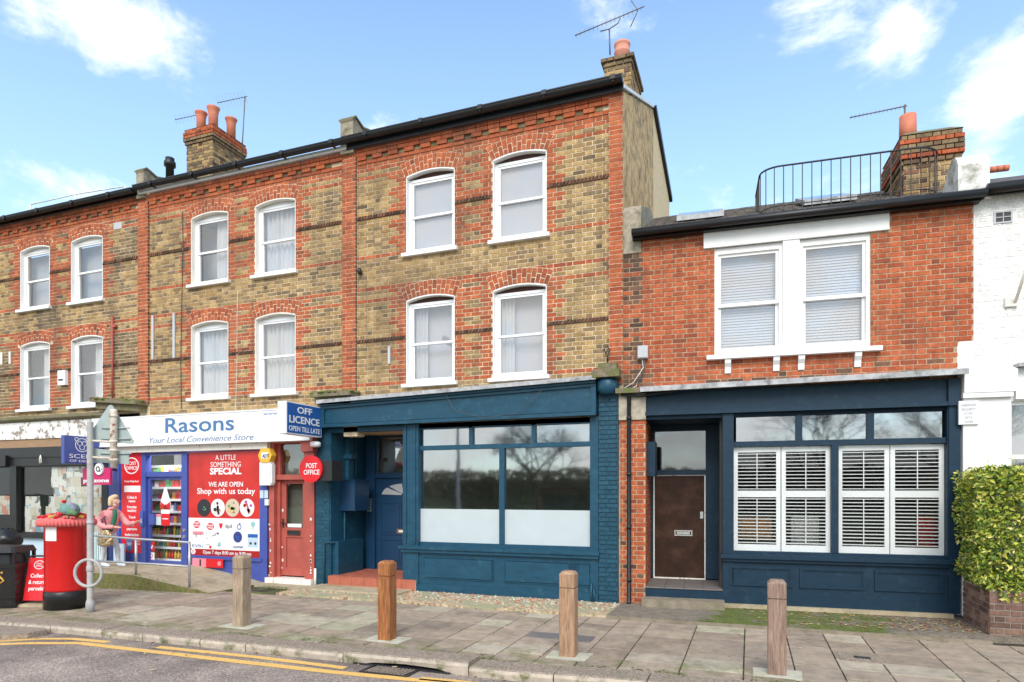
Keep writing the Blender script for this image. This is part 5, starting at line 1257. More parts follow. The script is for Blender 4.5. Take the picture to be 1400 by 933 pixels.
for px in (995, 1061, 1095, 1172):
    x, z = PD(px, 495); part('sill_bracket', MB().prism_yz([(-.10, wz0-.077), (-.012, wz0-.077), (-.012, wz0-.29), (-.03, wz0-.29), (-.045, wz0-.2), (-.09, wz0-.14)], x-.045, x+.045), 'white_paint', ww)
# roof
part('roof', MB().prism_yz([(-.15,5.98),(3.6,7.72),(6.4,6.6),(6.4,6.5),(3.6,7.6),(-.15,5.9)], .25, 4.72), 'slate', hD)
part('rear_wall', MB().box(0, 4.9, 6.1, 6.3, 0, 6.5), 'stone', hD)
m = MB(); rt = random.Random(12)
for r_ in range(16):
    y = -.2+r_*.22; x = .27
    while x < 4.68:
        w = .17; zz = 5.995+(y+.15)*.464+rt.uniform(0,.012)
        m.add([(x,y,zz+.02),(x+w-.008,y,zz+.02),(x+w-.008,y+.26,zz+.122),(x,y+.26,zz+.122),(x,y,zz),(x+w-.008,y,zz)], [(0,1,2,3),(4,5,1,0)]); x += w
part('roof_tiles', m, 'slate', hD, kind='stuff')
m = MB(); m.tube([(.16,-.22,5.955),(4.98,-.22,5.955)], .058, 12)
m.box(.16, 4.98, -.15, -.10, 5.90, 5.98)
part('gutter', m, 'gutter_black', hD); part('soffit_board', MB().box(.16, 4.95, -.14, -.0, 5.885, 5.90), 'gutter_black', hD)
def skylight(px0, px1, y0, y1):
    a, b = PD(px0, 290, y0)[0], PD(px1, 280, y0)[0]; z0, z1 = 5.995+(y0+.15)*.464+.05, 5.995+(y1+.15)*.464+.05
    f = MB().add([(a,y0,z0),(b,y0,z0),(b,y1,z1),(a,y1,z1),(a,y0,z0+.08),(b,y0,z0+.08),(b,y1,z1+.08),(a,y1,z1+.08)], [(0,1,5,4),(1,2,6,5),(2,3,7,6),(3,0,4,7),(4,5,6,7),(3,2,1,0)])
    s = part('skylight', f, 'lead', hD); e = .07
    part('pane', MB().add([(a+e,y0+e,z0+.082+e*.46),(b-e,y0+e,z0+.082+e*.46),(b-e,y1-e,z1+.082-e*.46),(a+e,y1-e,z1+.082-e*.46)], [(0,1,2,3)]), 'glass_shop', s)
skylight(925, 990, .55, 1.5); skylight(1100, 1172, .8, 1.9)
# party parapets
part('parapet', MB().prism_yz([(-.02,5.7),(-.02,6.38),(.04,6.48),(.25,6.56),(1.3,6.98),(2.2,7.3),(2.5,7.28),(3.6,7.6),(3.6,5.9)], -.0, .29), 'old_render', hD)
part('parapet', MB().prism_yz([(-.15,6.04),(-.15,6.40),(-.11,6.50),(-.03,6.57),(.10,6.59),(.22,6.53),(.32,6.40),(.45,6.33),(.9,6.50),(1.3,6.72),(3.6,7.8),(3.6,6.0)], 4.66, 5.04), 'weathered_white', hD, 'white rounded party parapet')
stack(hD, FD, 4.22, 4.98, .75, 1.75, 6.2, 7.36, [(4.38, 1.1, .125, .42, 'plain')], cap='mixed', cap_rows=6)
# roof railing: bowed
rl = thing('roof_railing', 'curved black iron railing standing above the red brick house gutter', 'railing', (3.3, .25, 6.1), FD)
path = [(2.12, 1.3)]+[(2.42-.3*math.cos(t*math.pi/16), .55-.25*math.sin(t*math.pi/16)) for t in range(0, 9)]+[(4.25+.4*math.sin(t*math.pi/16), .7-.4*math.cos(t*math.pi/16)) for t in range(0, 9)]+[(4.65, 1.3)]
def resample(p, step):
    out = [p[0]]; acc = 0
    for a, b in zip(p[:-1], p[1:]):
        L_ = math.dist(a, b); d = step-acc
        while d <= L_: out.append((a[0]+(b[0]-a[0])*d/L_, a[1]+(b[1]-a[1])*d/L_)); d += step
        acc = (acc+L_) % step
    return out
rz1 = 6.94
part('top_rail', MB().tube([(x, y, rz1) for x, y in path], .014, 6), 'iron', rl)
part('bottom_rail', MB().tube([(x, y, 6.32) for x, y in path], .008, 6), 'iron', rl)
for (x, y) in resample(path, .135): part('baluster', MB().tube([(x, y, 6.0+(y+.15)*.464+.03), (x, y, rz1)], .008, 5), 'iron', rl)
# aerial on D
def aerial(label, fr, base, top, b0, b1, n=12, el=.11, m1='aerial', tilt=(0,0,1)):
    t = thing('tv_aerial', label, 'aerial', base, fr)
    part('mast', MB().tube([base, top], .014, 6), m1, t)
    part('boom', MB().tube([b0, b1], .009, 6), m1, t)
    a, b = Vector(b0), Vector(b1); d = (b-a).normalized(); s = d.cross(Vector((0,0,1))).normalized(); s = (s*.75+Vector(tilt)*.66).normalized()
    for k in range(n):
        p = a+(b-a)*(k+.3)/n; part('element', MB().tube([p-s*el, p+s*el], .004, 4), 'aerial_white', t)
    return t
def P3(fr, px, py, off): x, z = fr.P(px, py, off); return (x, off, z)
aerial('spindly aerial pointing left from the single pot of the red brick house chimney', FD, P3(FD,1237,175,1.1), P3(FD,1237,143,1.1), P3(FD,1162,161,1.0), P3(FD,1240,145,1.1), 14, .035)
aerial('aerial on tall bent mast right of the three-pot chimney', FC, P3(FC,330,222,2.2), P3(FC,335,132,2.2), P3(FC,297,141,2.0), P3(FC,338,132,2.2), 10, .16)
aerial('small aerial pointing left from behind the three chimney pots', FC, P3(FC,275,175,2.9), P3(FC,275,156,2.9), P3(FC,239,164,2.6), P3(FC,276,156,2.9), 9, .11)
t = aerial('large aerial with long boom above the chimney of the tall house', FC, P3(FC,834,75,1.2), P3(FC,833,40,1.2), P3(FC,786,49,1.0), P3(FC,881,9,1.2), 16, .05)
a0 = P3(FC,821,43,1.1); part('cradle', MB().tube([a0, P3(FC,833,40,1.2), P3(FC,845,32,1.2), P3(FC,848,25,1.2)], .01, 6), 'aerial', t)
part('reflector', MB().tube([P3(FC,863,1,1.2), P3(FC,872,15,1.2), P3(FC,862,37,1.2)], .008, 6), 'aerial', t)
# A roof railing
ar = thing('roof_railing', 'thin white tubular roof railing above the leftmost house', 'railing', (-15.5, .6, 8.8), FC)
pts = [(FC.P(px, py, .7)) for px, py in ((42,280),(103,266),(171,255))]
for dz in (0, -.16, -.32): part('rail', MB().tube([(x, .7, z+dz) for x, z in pts], .014, 6), 'lead_flash', ar)
for x, z in pts: part('post', MB().tube([(x, .7, z-.5), (x, .7, z)], .018, 6), 'lead_flash', ar)

# ---- navy shopfront
NV = 'navy_paint'
zle = lambda x: 3.44+x*.011
part('ledge', MB().sbox(.30, 4.74, -.30, .05, zle(0), zle(0)+.05, zle(4.74), zle(4.74)+.05).sbox(.30, 4.74, -.31, -.29, zle(0)-.03, zle(0)+.04, zle(4.74)-.03, zle(4.74)+.04), 'lead', hD)
part('fascia', MB().box(.36, 4.66, -.05, .06, 3.08, 3.44).box(.36, 4.66, -.09, -.05, 3.06, 3.12).box(4.56, 4.70, -.10, .06, 3.06, 3.44), NV, hD)
part('pier', MB().box(4.58, 4.72, -.06, .2, .12, 3.06), NV, hD)
sf(hD, 'lintel', .36, 4.6, .0, .12, 3.0, 3.08, NV)
rx0, rx1 = .38, PD(988, 700)[0]
wx0, wx1 = PD(1003, 650)[0], PD(1294, 650)[0]
sf(hD, 'window_post', rx1, wx0, -.04, .12, .1, 3.06, NV); sf(hD, 'window_post', wx1, 4.60, -.04, .12, .1, 3.06, NV)
zt_ = 2.56
cwD = part('shop_window', MB().box(wx0, wx1, .0, .1, 2.54, 2.62), NV, hD); part('rail', MB().box(wx0, wx1, .0, .1, 3.0, 3.06), NV, cwD); part('rail', MB().box(wx0, wx1, .0, .1, .88, .93), NV, cwD)
for px in (1092.5, 1190.5): x = PD(px, 585)[0]; part('mullion', MB().box(x-.045, x+.045, .0, .1, 2.62, 3.0), NV, cwD)
xmd0, xmd1 = PD(1137, 680)[0], PD(1146.5, 680)[0]; part('mullion', MB().box(xmd0, xmd1, -.01, .1, .93, 2.54), NV, cwD)
xs_ = [wx0, PD(1092.5,585)[0], PD(1190.5,585)[0], wx1]
for a, b in zip(xs_[:-1], xs_[1:]): part('pane', MB().box(a+.04, b-.04, .05, .056, 2.62, 3.0), 'glass_shop', cwD)
for (a, b) in ((wx0, xmd0), (xmd1, wx1)):
    part('pane', MB().box(a, b, .03, .034, .93, 2.54), 'glass_thin' if 'glass_thin' in M else 'glass_clear', cwD)
    mid = (a+b)/2
    for (p, q) in ((a, mid-.002), (mid+.002, b)):
        zf0, zf1, zmid0, zmid1 = .93, 2.53, 1.76, 1.86
        sh_ = part('shutter', MB().frame(p+.004, q-.004, .08, .11, zf0, zf1, .062, tb=.1, tt=.075).box(p+.066, q-.066, .08, .11, zmid0, zmid1), 'slat_white', hD)
        part('tilt_rod', MB().box((p+q)/2-.006, (p+q)/2+.006, .055, .063, 1.05, 1.74).box((p+q)/2-.006, (p+q)/2+.006, .055, .063, 1.88, 2.44), 'slat_white', sh_)
        me = None
        for (s0, s1, n) in ((1.03, 1.76, 14), (1.86, 2.455, 11)):
            for k in range(n):
                z = s0+(s1-s0)*(k+.5)/n
                if me is None:
                    w2 = (q-p)/2-.067
                    me = MB().add([(-w2,-.026,-.006),(w2,-.026,-.006),(w2,.026,.001),(-w2,.026,.001),(-w2,-.026,.001),(w2,-.026,.001),(w2,.026,.008),(-w2,.026,.008)], [(0,1,5,4),(1,2,6,5),(2,3,7,6),(3,0,4,7),(4,5,6,7),(3,2,1,0)]).mesh('slat', 'slat_white')
                o = bpy.data.objects.new('slat', me); C.objects.link(o); o.parent = sh_; o.location = ((p+q)/2, .095, z)
part('sill', MB().box(rx1-.03, 4.62, -.12, .1, .82, .88).box(rx1, 4.6, -.08, .1, .77, .82), NV, hD)
part('stall_riser', MB().box(rx1, 4.60, -.03, .12, .08, .77), NV, hD)
for a, b in ((998, 1083), (1093, 1182), (1195, 1288)):
    X0, X1 = PD(a, 790)[0], PD(b, 790)[0]; part('panel', MB().frame(X0, X1, -.052, -.03, .40, .70, .03).frame(X0+.03, X1-.03, -.04, -.03, .43, .67, .02), NV, hD)
part('plinth', MB().box(rx1, 4.60, -.05, -.03, .08, .27), NV, hD)
part('plinth_kerb', MB().box(rx1-.02, 4.62, -.12, .02, .06, .12), 'concrete', hD)
# brick pier left of the recess with stone cap, downpipe
bpD = part('pier', MB().box(-.04, .36, -.05, .3, .0, 3.1), 'pink_mortar', hD, 'red brick pier behind the black downpipe')
B = Bricks(FD); B.wall(-.045, .365, .0, 3.0, lambda x, z, i: 'dark_brick' if rsd.random() < .08 else 'orange_brick', y=-.05, proud=.008)
B.wall(0, 1.2, .1, 3.0, 'orange_brick', y=0, org=(.36, -.05), rz=math.pi/2, proud=.006, depth=.03); B.build(bpD)
part('pier_side', MB().box(.05, .36, .3, 1.2, .0, 3.1), 'pink_mortar', hD)
part('pier_cap', MB().box(-.06, .37, -.09, .1, 3.0, 3.42), 'stone', hD)
part('pier_cap', MB().box(-.10, .30, -.2, .1, 3.42, 3.50), 'mossy_stone', hD)
x = PD(860, 700, -.12)[0]
dp = MB().tube([(x,-.12,3.36),(x,-.12,.1),(x,-.18,.05)], .034, 12)
for z in (3.0, 2.1, 1.25, .4): dp.lathe(x, -.12, [(.04,z),(.042,z+.05)], 12)
part('downpipe', dp, 'gutter_black', hD); part('hopper_pipe', MB().tube([(-.02,-.14,3.40),(.3,-.14,3.37),(.9,-.2,3.42)], .022, 6), 'gutter_black', hD)
# meter box and cables on the brick
x, z = PD(879, 482, -.05)
single('meter_box', MB().box(x-.08, x+.08, -.1, -.01, z-.1, z+.1).box(x-.07, x+.07, -.11, -.1, z-.09, z+.09), 'meter_grey', 'small grey box with hanging cables on the red brick beside the tall house', 'junction box', (x, -.01, z-.1), FD)
cbm = MB(); rc = random.Random(6)
for k in range(5):
    q0 = (x+rc.uniform(-.03,.03), -.05, z-.1); e = PD(850+rc.uniform(-2,12), 533+rc.uniform(-4,4), -.1)
    cbm.tube([q0, (q0[0]+.02, -.06, z-.25), ((q0[0]+e[0])/2+.04, -.09, (z-.3+e[1])/2-.03*k), (e[0], -.1, e[1])], .007, 5, k % 2)
single('cable_bundle', cbm, ['cable','cable_white'], 'tangle of black and white cables hanging from the grey junction box', 'cables', (x, -.05, z-.5), FD)
# recess of D
DD = 1.0
sf(hD, 'recess_ceiling', .36, rx1, .06, 1.1, 3.0, 3.04, NV); sf(hD, 'recess_wall', rx1, rx1+.02, .12, 1.1, .1, 3.0, NV)
xd0, xd1 = PD(895, 700, DD)[0], PD(963, 700, DD)[0]
zd1 = PD(930, 651, DD)[1]; zd2 = PD(930, 643, DD)[1]
part('door_frame', MB().box(xd0-.2, xd0-.02, DD-.04, DD+.1, .35, 3.0).box(xd1+.02, rx1, DD-.04, DD+.1, .35, 3.0).box(xd0-.02, xd1+.02, DD-.04, DD+.1, zd1+.02, zd1+.1).box(xd0-.02, xd1+.02, DD-.02, DD+.1, 2.9, 3.0), NV, hD)
part('door_surround', MB().frame(xd0-.02, xd1+.02, DD-.01, DD+.08, .33, zd1+.02, .02), 'chipped_white', hD)
part('fanlight_pane', MB().box(xd0-.02, xd1+.02, DD+.03, DD+.036, zd1+.1, 2.9), 'glass_low', hD)
dD = part('door', MB().box(xd0, xd1, DD+.02, DD+.06, .34, zd1), 'brown_door', hD, 'plain dark brown door with silver letterbox')
xc = (xd0+xd1)/2+.07; zc = PD(928, 729, DD)[1]
part('letterbox', MB().frame(xc-.15, xc+.15, DD+.0, DD+.02, zc-.05, zc+.05, .02).box(xc-.11, xc+.11, DD+.01, DD+.019, zc-.025, zc+.025), 'chrome', dD)
part('lock', MB().box(xd1-.07, xd1-.02, DD-.005, DD+.02, 1.38, 1.50), 'chrome', dD)
part('side_window', MB().box(rx1-.012, rx1-.003, .4, .72, 1.95, 2.85).box(rx1-.03, rx1-.004, .36, .76, 1.9, 1.95).box(rx1-.03, rx1-.004, .36, .4, 1.95, 2.9).box(rx1-.03, rx1-.004, .72, .76, 1.95, 2.9), ['room_wall'], hD)
part('meter_cupboard', MB().box(.36, .50, .15, .6, 2.1, 2.66), NV, hD)
stD = part('step', MB().box(.36, rx1, -.06, DD+.02, .0, .31), NV, hD)
for j in range(4):
    for k in range(4):
        wq = (rx1-.36)/4; part('tile', MB().box(.36+k*wq+.003, .36+(k+1)*wq-.003, -.08+j*.27+.003, -.08+(j+1)*.27-.003, .31, .328), 'tile_grey', stD)
part('lower_step', MB().box(PD(876,820,-.5)[0], rx1+.02, -.34, -.06, .0, .17), 'concrete_dark', hD)
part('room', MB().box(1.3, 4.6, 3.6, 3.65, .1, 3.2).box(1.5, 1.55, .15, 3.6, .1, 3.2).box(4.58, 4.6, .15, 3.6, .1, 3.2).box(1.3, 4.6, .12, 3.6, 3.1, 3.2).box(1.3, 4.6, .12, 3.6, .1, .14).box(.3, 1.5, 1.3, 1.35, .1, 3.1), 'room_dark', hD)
for k, (px, py, w_, h_, c_) in enumerate(((1275, 705, .3, .55, 'packet_0'), (1030, 700, .35, .3, 'packet_6'), (1110, 690, .2, .4, 'packet_3'), (1185, 725, .5, .35, 'packet_7'), (1215, 640, .25, .3, 'packet_0'))):
    pass
for k, (px, py, w_, h_, c_, nm, lb) in enumerate(((1276, 722, .42, .9, 'packet_0', 'cushion', 'red cushion seen between the right-hand shutter slats'), (1032, 716, .5, .5, 'packet_6', 'cushion', 'orange cushion seen between the left-hand shutter slats'), (1100, 720, .4, .8, 'packet_3', 'cushion', 'pale cushion seen between the second shutter panel slats'))):
    x, z = PD(px, py, .6); single(nm, MB().box(x-w_/2, x+w_/2, .55, .67, z-h_/2, z+h_/2*.4).box(x-w_/2+.04, x+w_/2-.04, .53, .69, z-h_/2+.04, z+h_/2*.4-.04), c_, lb, 'cushion', (x, .6, z-h_/2), FD)

# ================================================================== HOUSE E (white)
hE = thing('terraced_house', 'white painted brick house at the right edge behind the hedge', 'house', (6.2, 0, .1), FD)
wE = part('wall', backing(MB(), 4.90, 8.4, .1, 6.08, [(PD(1379,650)[0], PD(1379,650)[0]+1.3, 1.4, 3.1)]), 'white_paint', hE)
B = Bricks(FD); B.wall(4.91, 8.4, 3.7, 6.0, 'white_painted_brick', proud=.005, ox=4.9); B.wall(4.71, 4.91, 3.45, 3.975, 'white_painted_brick', proud=.006, ox=4.7); B.build(wE)
part('quoin', MB().box(4.70, 4.915, -.003, .2, .1, 3.95), 'white_paint', hE)
part('pilaster', MB().box(4.74, PD(1378,600)[0], -.10, .0, .1, 3.15).box(4.72, PD(1375,600)[0]+.03, -.16, .0, 3.15, 3.22).prism_xz([(4.73,3.22),(5.36,3.22),(5.36,3.52),(5.28,3.57),(5.05,3.60),(4.82,3.57),(4.73,3.50)], -.17, 0), 'white_paint', hE)
part('cornice', MB().box(5.36, 8.4, -.2, .0, 3.55, 3.60), 'lead', hE)
part('fascia', MB().box(5.38, 8.4, -.06, .0, 3.12, 3.55), 'fascia_white', hE)
xw = PD(1379,650)[0]; wE2 = part('window', MB().frame(xw, xw+1.3, .04, .1, 1.4, 3.1, .05).box(xw, xw+1.3, .03, .1, 2.3, 2.36), 'white_paint', hE); part('pane', MB().box(xw, xw+1.3, .06, .065, 1.4, 3.1), 'glass_upper', wE2); part('blind', MB().box(xw, xw+1.3, .2, .21, 1.4, 3.1), 'blind_grey', wE2)
part('roof', MB().prism_yz([(-.15,6.06),(3.6,7.72),(6.4,6.6),(6.4,6.5),(3.6,7.6),(-.15,5.98)], 5.12, 8.4), 'slate', hE)
part('gutter', MB().tube([(4.99,-.2,6.01),(8.4,-.2,6.01)], .07, 12).box(4.99, 8.4, -.14, -.09, 5.94, 6.05), 'gutter_black', hE)
m = MB()
for k in range(14): m.tube([(5.18+k*.1, 3.2, 7.72), (5.26+k*.1, 3.2, 7.72)], .06, 8)
part('ridge_tile', m, 'terracotta', hE)
x, z = PD(1371, 297); part('air_brick', MB().frame(x-.11, x+.11, -.02, .0, z-.09, z+.08, .02).box(x-.09, x+.09, -.012, 0, z-.07, z+.06, 1).box(x-.005, x+.005, -.02, 0, z-.07, z+.06).box(x-.09, x+.09, -.02, 0, z-.01, z), ['meter_grey', 'ink'], hE)
single('flagpole_stub', MB().tube([PD(1386,414)[:1]+(-.05,)+PD(1386,414)[1:], (PD(1400,370,-.5)[0]+.05, -.45, PD(1402,366,-.45)[1])], .022, 8).box(PD(1384,414)[0]-.1, PD(1384,414)[0]+.05, -.05, -.01, PD(1384,414)[1]-.06, PD(1384,414)[1]+.06), 'cream_paint', 'cream slanting pole bracket on the white house wall', 'pole', (PD(1386,414)[0], 0, PD(1386,414)[1]), FD)
pq = thing('plaque', 'small white plaque with faded security firm lettering on the white pilaster', 'plaque', (PD(1324,560)[0], -.11, 2.9), FD)
xa1, za1 = PD(1310, 581, -.11); xb1, zb1 = PD(1337.5, 548, -.11)
part('plate', MB().box(xa1, xb1, -.135, -.1, za1, zb1), 'fascia_white', pq)
for k, s in enumerate(('HARWOOD', 'SECURITY', '0181', '874', '4445')):
    T(pq, s, 1324.5, 555.8+k*5.6, 3.6, 'meter_grey', -.137, wpx=(20,20,12,9,12)[k], bold=.01, fr=FD)

part('party_wall', MB().box(4.8, 4.9, .24, 6.1, 3.3, 6.0).box(8.3, 8.4, .24, 6.3, 0, 6.0), 'room_dark', hE)
# ================================================================== GROUND
def structure(name, mb, mats, loc=(0,0,0), fr=FW): return single(name, mb, mats, None, None, loc, fr, None, 'structure')
structure('ground', MB().add([(-400,-400,-.14),(400,-400,-.14),(400,400,-.14),(-400,400,-.14)], [(0,1,2,3)]), 'grass')
KP = [(-30,4.2),(-14,5.7),(-10,6.0),(-9.1,6.07),(-7.5,6.13),(-5.5,6.18),(-3.2,6.18),(-2.3,6.17),(-1.2,6.28),(4,6.5),(30,7.2)]
def ky(x):
    for (a, b), (c, d) in zip(KP[:-1], KP[1:]):
        if a <= x <= c: return b+(d-b)*(x-a)/(c-a)
    return KP[-1][1]
structure('road', MB().add([(-60,-3.5,-.1),(60,-3.5,-.1),(60,7.4,-.1),(-60,7.4,-.1)], [(0,1,2,3)]), 'asphalt')
structure('verge', MB().box(-60, 60, -70, -3.5, -.13, .0), 'grass')
xsl = [-30+.5*i for i in range(121)]
pv = MB(); vs = [(x, ky(x)+.28, -.028) for x in xsl]+[(x, 18, -.028) for x in xsl]; n_ = len(xsl)
pv.add(vs, [(i, i+1, n_+i+1, n_+i) for i in range(n_-1)])
pavement = structure('pavement', pv, 'joint_dirt')
rg = random.Random(21)
def slab(x0, x1, y0, y1, z=0, mname='paving', e=.0075):
    if x0 > 5 or x1 < -19: return
    dz = rg.uniform(-.003, .003); tilt = rg.uniform(-.002, .002); y0 += .009; y1 -= .009
    yk = ky((x0+x1)/2)+.345
    ya0 = max(y0, ky(x0)+.345) ; ya1 = max(y0, ky(x1)+.345)
    if y1-max(ya0, ya1) < .06: return
    t = .03
    m = MB().add([(x0+e,ya0+e,-t),(x1-e,ya1+e,-t),(x1-e,y1-e,-t),(x0+e,y1-e,-t),(x0+e,ya0+e,dz-.003),(x1-e,ya1+e,dz-.003),(x1-e,y1-e,dz-.003),(x0+e,y1-e,dz-.003),
                  (x0+e+.005,ya0+e+.005,dz),(x1-e-.005,ya1+e+.005,dz+tilt),(x1-e-.005,y1-e-.005,dz+tilt),(x0+e+.005,y1-e-.005,dz)],
                 [(0,1,5,4),(1,2,6,5),(2,3,7,6),(3,0,4,7),(4,5,9,8),(5,6,10,9),(6,7,11,10),(7,4,8,11),(8,9,10,11)])
    return part('paving_slab', m, mname, pavement)
x = -19.2; ns = 0
while x < 5.0:
    w = rg.choice([.6, .5, .62, .45, .6]) if x > -4 else rg.choice([.6, .75, .6, .6])
    y = 6.25
    first = rg.uniform(.15, .5)
    y1 = ky(x)+.345+first
    yy = ky(x)+.2
    while yy < 9.25:
        h = y1-yy if yy < 6.8 and y1 > yy else rg.choice([.40, .45, .45, .6])
        ye = min(yy+h, 9.28)
        if ye-yy > .08: slab(x, x+w, yy, ye); ns += 1
        yy = ye+.0001; y1 = yy
    x += w
# kerb
kb = structure('kerb', MB().add([(p, ky(p)+.06, -.12) for p in xsl]+[(p, ky(p)+.33, -.12) for p in xsl], [(i, i+1, n_+i+1, n_+i) for i in range(n_-1)]), 'joint_dirt')
def kerb_stone(x0, x1, lift=0, tilt=0, under=False):
    n = 4; vs = []; fs = []
    for i in range(n+1):
        x = x0+.006+(x1-x0-.012)*i/n; y = ky(x); l = lift+tilt*(i/n-.5)
        bot = -.13
        if under: bot = -.13+.05*max(0, math.sin(math.pi*i/n))
        for (dy, z) in ((.012, bot), (.0, -.045), (.012, -.012), (.035, .0), (.335, .002), (.335, -.12)):
            vs.append((x, y+dy, z+(l if z > -.1 else 0)))
    K = 6
    for i in range(n):
        for k in range(K): fs.append((i*K+k, (i+1)*K+k, (i+1)*K+(k+1)%K, i*K+(k+1)%K))
    fs += [tuple(range(K)), tuple(range(n*K+K-1, n*K-1, -1))]
    m = MB(); m.add(vs, fs)
    for i in range(n):
        for k in (0, 1): m.m[i*K+k] = 1
    return part('kerb_stone', m, ['granite', 'kerb_face'], kb)
kx = -17.0
joints = [kx]
while joints[-1] < 5:
    joints.append(joints[-1]+rg.choice([.75, .9, .95, .7]))
jn = [j for j in joints if j < -5.2]+[-4.35, -2.78]+[-2.78+.92*i for i in range(1, 9)]
for a, b in zip(jn[:-1], jn[1:]):
    big = abs(a+4.35) < .01
    kerb_stone(a, b, .03 if big else rg.uniform(-.004, .006), .02 if big else 0, big)
# dropped slab at lower left
q = [G(0,852,-.0), G(64,856,-.0), G(66,858,-.0), G(40,866,-.03), G(0,869,-.03)]
q = [(q[0][0]-1.5, q[0][1]-.4)]+q+[(q[-1][0]-1.5, q[-1][1]-.5)]
structure('side_kerb', MB().prism_xy([(x_, y_-.02) for x_, y_ in q], -.12, -.025), 'granite')
# yellow lines
def strip(pts, w, z, mname, name):
    pts = [Vector((p[0], p[1], 0)) for p in pts]; fine = []
    for a, b in zip(pts[:-1], pts[1:]): fine += [a.lerp(b, t/4) for t in range(4)]
    fine.append(pts[-1]); vs = []
    for i, p in enumerate(fine):
        d = (fine[min(i+1, len(fine)-1)]-fine[max(i-1, 0)]).normalized(); n = Vector((-d.y, d.x, 0)); r_ = random.Random(i)
        vs += [(p+n*(w/2+r_.uniform(-.004,.004)))[:2]+(z,), (p-n*(w/2+r_.uniform(-.004,.004)))[:2]+(z,)]
    return structure(name, MB().add(vs, [(2*i, 2*i+1, 2*i+3, 2*i+2) for i in range(len(fine)-1)]), mname)
Z_ = -.1
strip([(-12.5,3.9),(-10.2,4.7)]+[G(px, py, Z_) for px, py in ((0,881.5),(40,880),(110,880),(170,887),(300,902),(450,919),(640,937))]+[(-1.0,5.93),(3,6.1)], .12, Z_+.004, 'yellow_line', 'yellow_line')
strip([(-12.6,4.1),(-10.3,4.85)]+[G(px, py, Z_) for px, py in ((0,877),(60,873.8),(100,874),(148,878.5))], .105, Z_+.004, 'yellow_line', 'yellow_line')
strip([G(px, py, Z_) for px, py in ((215,885),(350,899),(450,911),(472,914))], .105, Z_+.004, 'yellow_line', 'yellow_line')
strip([G(px, py, Z_) for px, py in ((575,928),(650,935))]+[(-1.0,6.1),(3,6.28)], .105, Z_+.004, 'yellow_line', 'yellow_line')
# forecourts
structure('forecourt', MB().prism_xy([(-7.95,9.28),(-1.95,9.26),(-1.95,10.42),(-7.95,10.42)], -.02, .035), 'pebbly')
structure('forecourt_slab', MB().box(-7.75, -5.75, 9.75, 10.37, .0, .065), 'concrete')
pb = MB(); rb = random.Random(14)
for k in range(900):
    x = rb.uniform(-7.8, -1.98); y = rb.triangular(9.35, 10.36, 10.3); s_ = rb.uniform(.008, .028)
    if x < -5.75 and y > 9.72: continue
    pb.lathe(x, y, [(s_, .03), (s_*.9, .03+s_*.5), (s_*.4, .03+s_*.8)], 6, rb.randrange(3))
single('loose_gravel', pb, ['concrete_pale', 'stone', 'tile_red'], 'scattered pebbles and rubble on the forecourt under the teal shopfront', 'gravel', (-5, 9.8, .03), FW, None, 'stuff')
def fdw(x, y): v = FD.m @ Vector((x, y, 0)); return (v.x, v.y)
structure('forecourt_edge', MB().prism_xy([(-1.95,9.24),(2.75,9.32),(2.75,9.26),(-1.95,9.18)], -.02, .04), 'concrete_dark')
structure('mossy_forecourt', MB().prism_xy([(-.75,9.24),(2.0,9.32), fdw(4.0,.0), fdw(1.4,.0)], -.02, .055), 'moss_court')
structure('forecourt', MB().prism_xy([(-1.95,9.24),(-.745,9.24), fdw(1.39,.0), fdw(0,0)], -.02, .052), 'moss_court')
structure('forecourt', MB().prism_xy([(2.005,9.32),(3.4,9.55),(3.4,10.8), fdw(4.01,.0)], -.02, .055), 'moss_court')
lf = MB(); rl_ = random.Random(31)
def leaf(mb, x, y, z, s, r, mi=0):
    a = r.uniform(0, 6.28); c_, s__ = math.cos(a)*s, math.sin(a)*s; t1, t2 = r.uniform(-.35,.35)*s, r.uniform(-.35,.35)*s
    mb.add([(x-c_, y-s__, z+abs(t1)), (x-s__*.45, y+c_*.45, z+.002), (x+c_, y+s__, z+abs(t2)), (x+s__*.45, y-c_*.45, z+.003)], [(0,1,2,3)], mi)
for k in range(420):
    v = FD.m @ Vector((rl_.triangular(1.2, 4.9, 4.5), -rl_.uniform(.05, 1.15), 0))
    if v.x < 2.78 or v.y < 9.5: leaf(lf, v.x, v.y, .062 if v.y > 9.33 else .008, rl_.uniform(.016, .042), rl_)
for k in range(150): leaf(lf, rl_.uniform(-9, 3.2), rl_.uniform(6.6, 9.2), .008, rl_.uniform(.012, .03), rl_)
for k in range(45): x = rl_.uniform(-9, 0); leaf(lf, x, ky(x)-rl_.uniform(.02, 1.0)**2, -.09, rl_.uniform(.02, .04), rl_)
single('fallen_leaves', lf, 'dead_leaf', 'dry brown and yellow leaves scattered over pavement and mossy forecourt', 'leaves', (1.5, 9.5, .06), FW, None, 'stuff')
# moss / weeds in joints near the kerb
wd = MB()
for k in range(1500):
    x = rl_.uniform(-8, 3); y = ky(x)+.345+abs(rl_.gauss(0, .05)) if rl_.random() < .75 else 9.24+rl_.gauss(0, .03)
    if noise.noise((x*1.7, y*.3, 2)) < .02: continue
    s = rl_.uniform(.008, .022); leaf(wd, x, y, .004, s, rl_)
single('weeds', wd, 'weed_leaf', 'low green weeds and moss along the kerb and forecourt joints', 'weeds', (-2, 6.6, 0), FW, None, 'stuff')
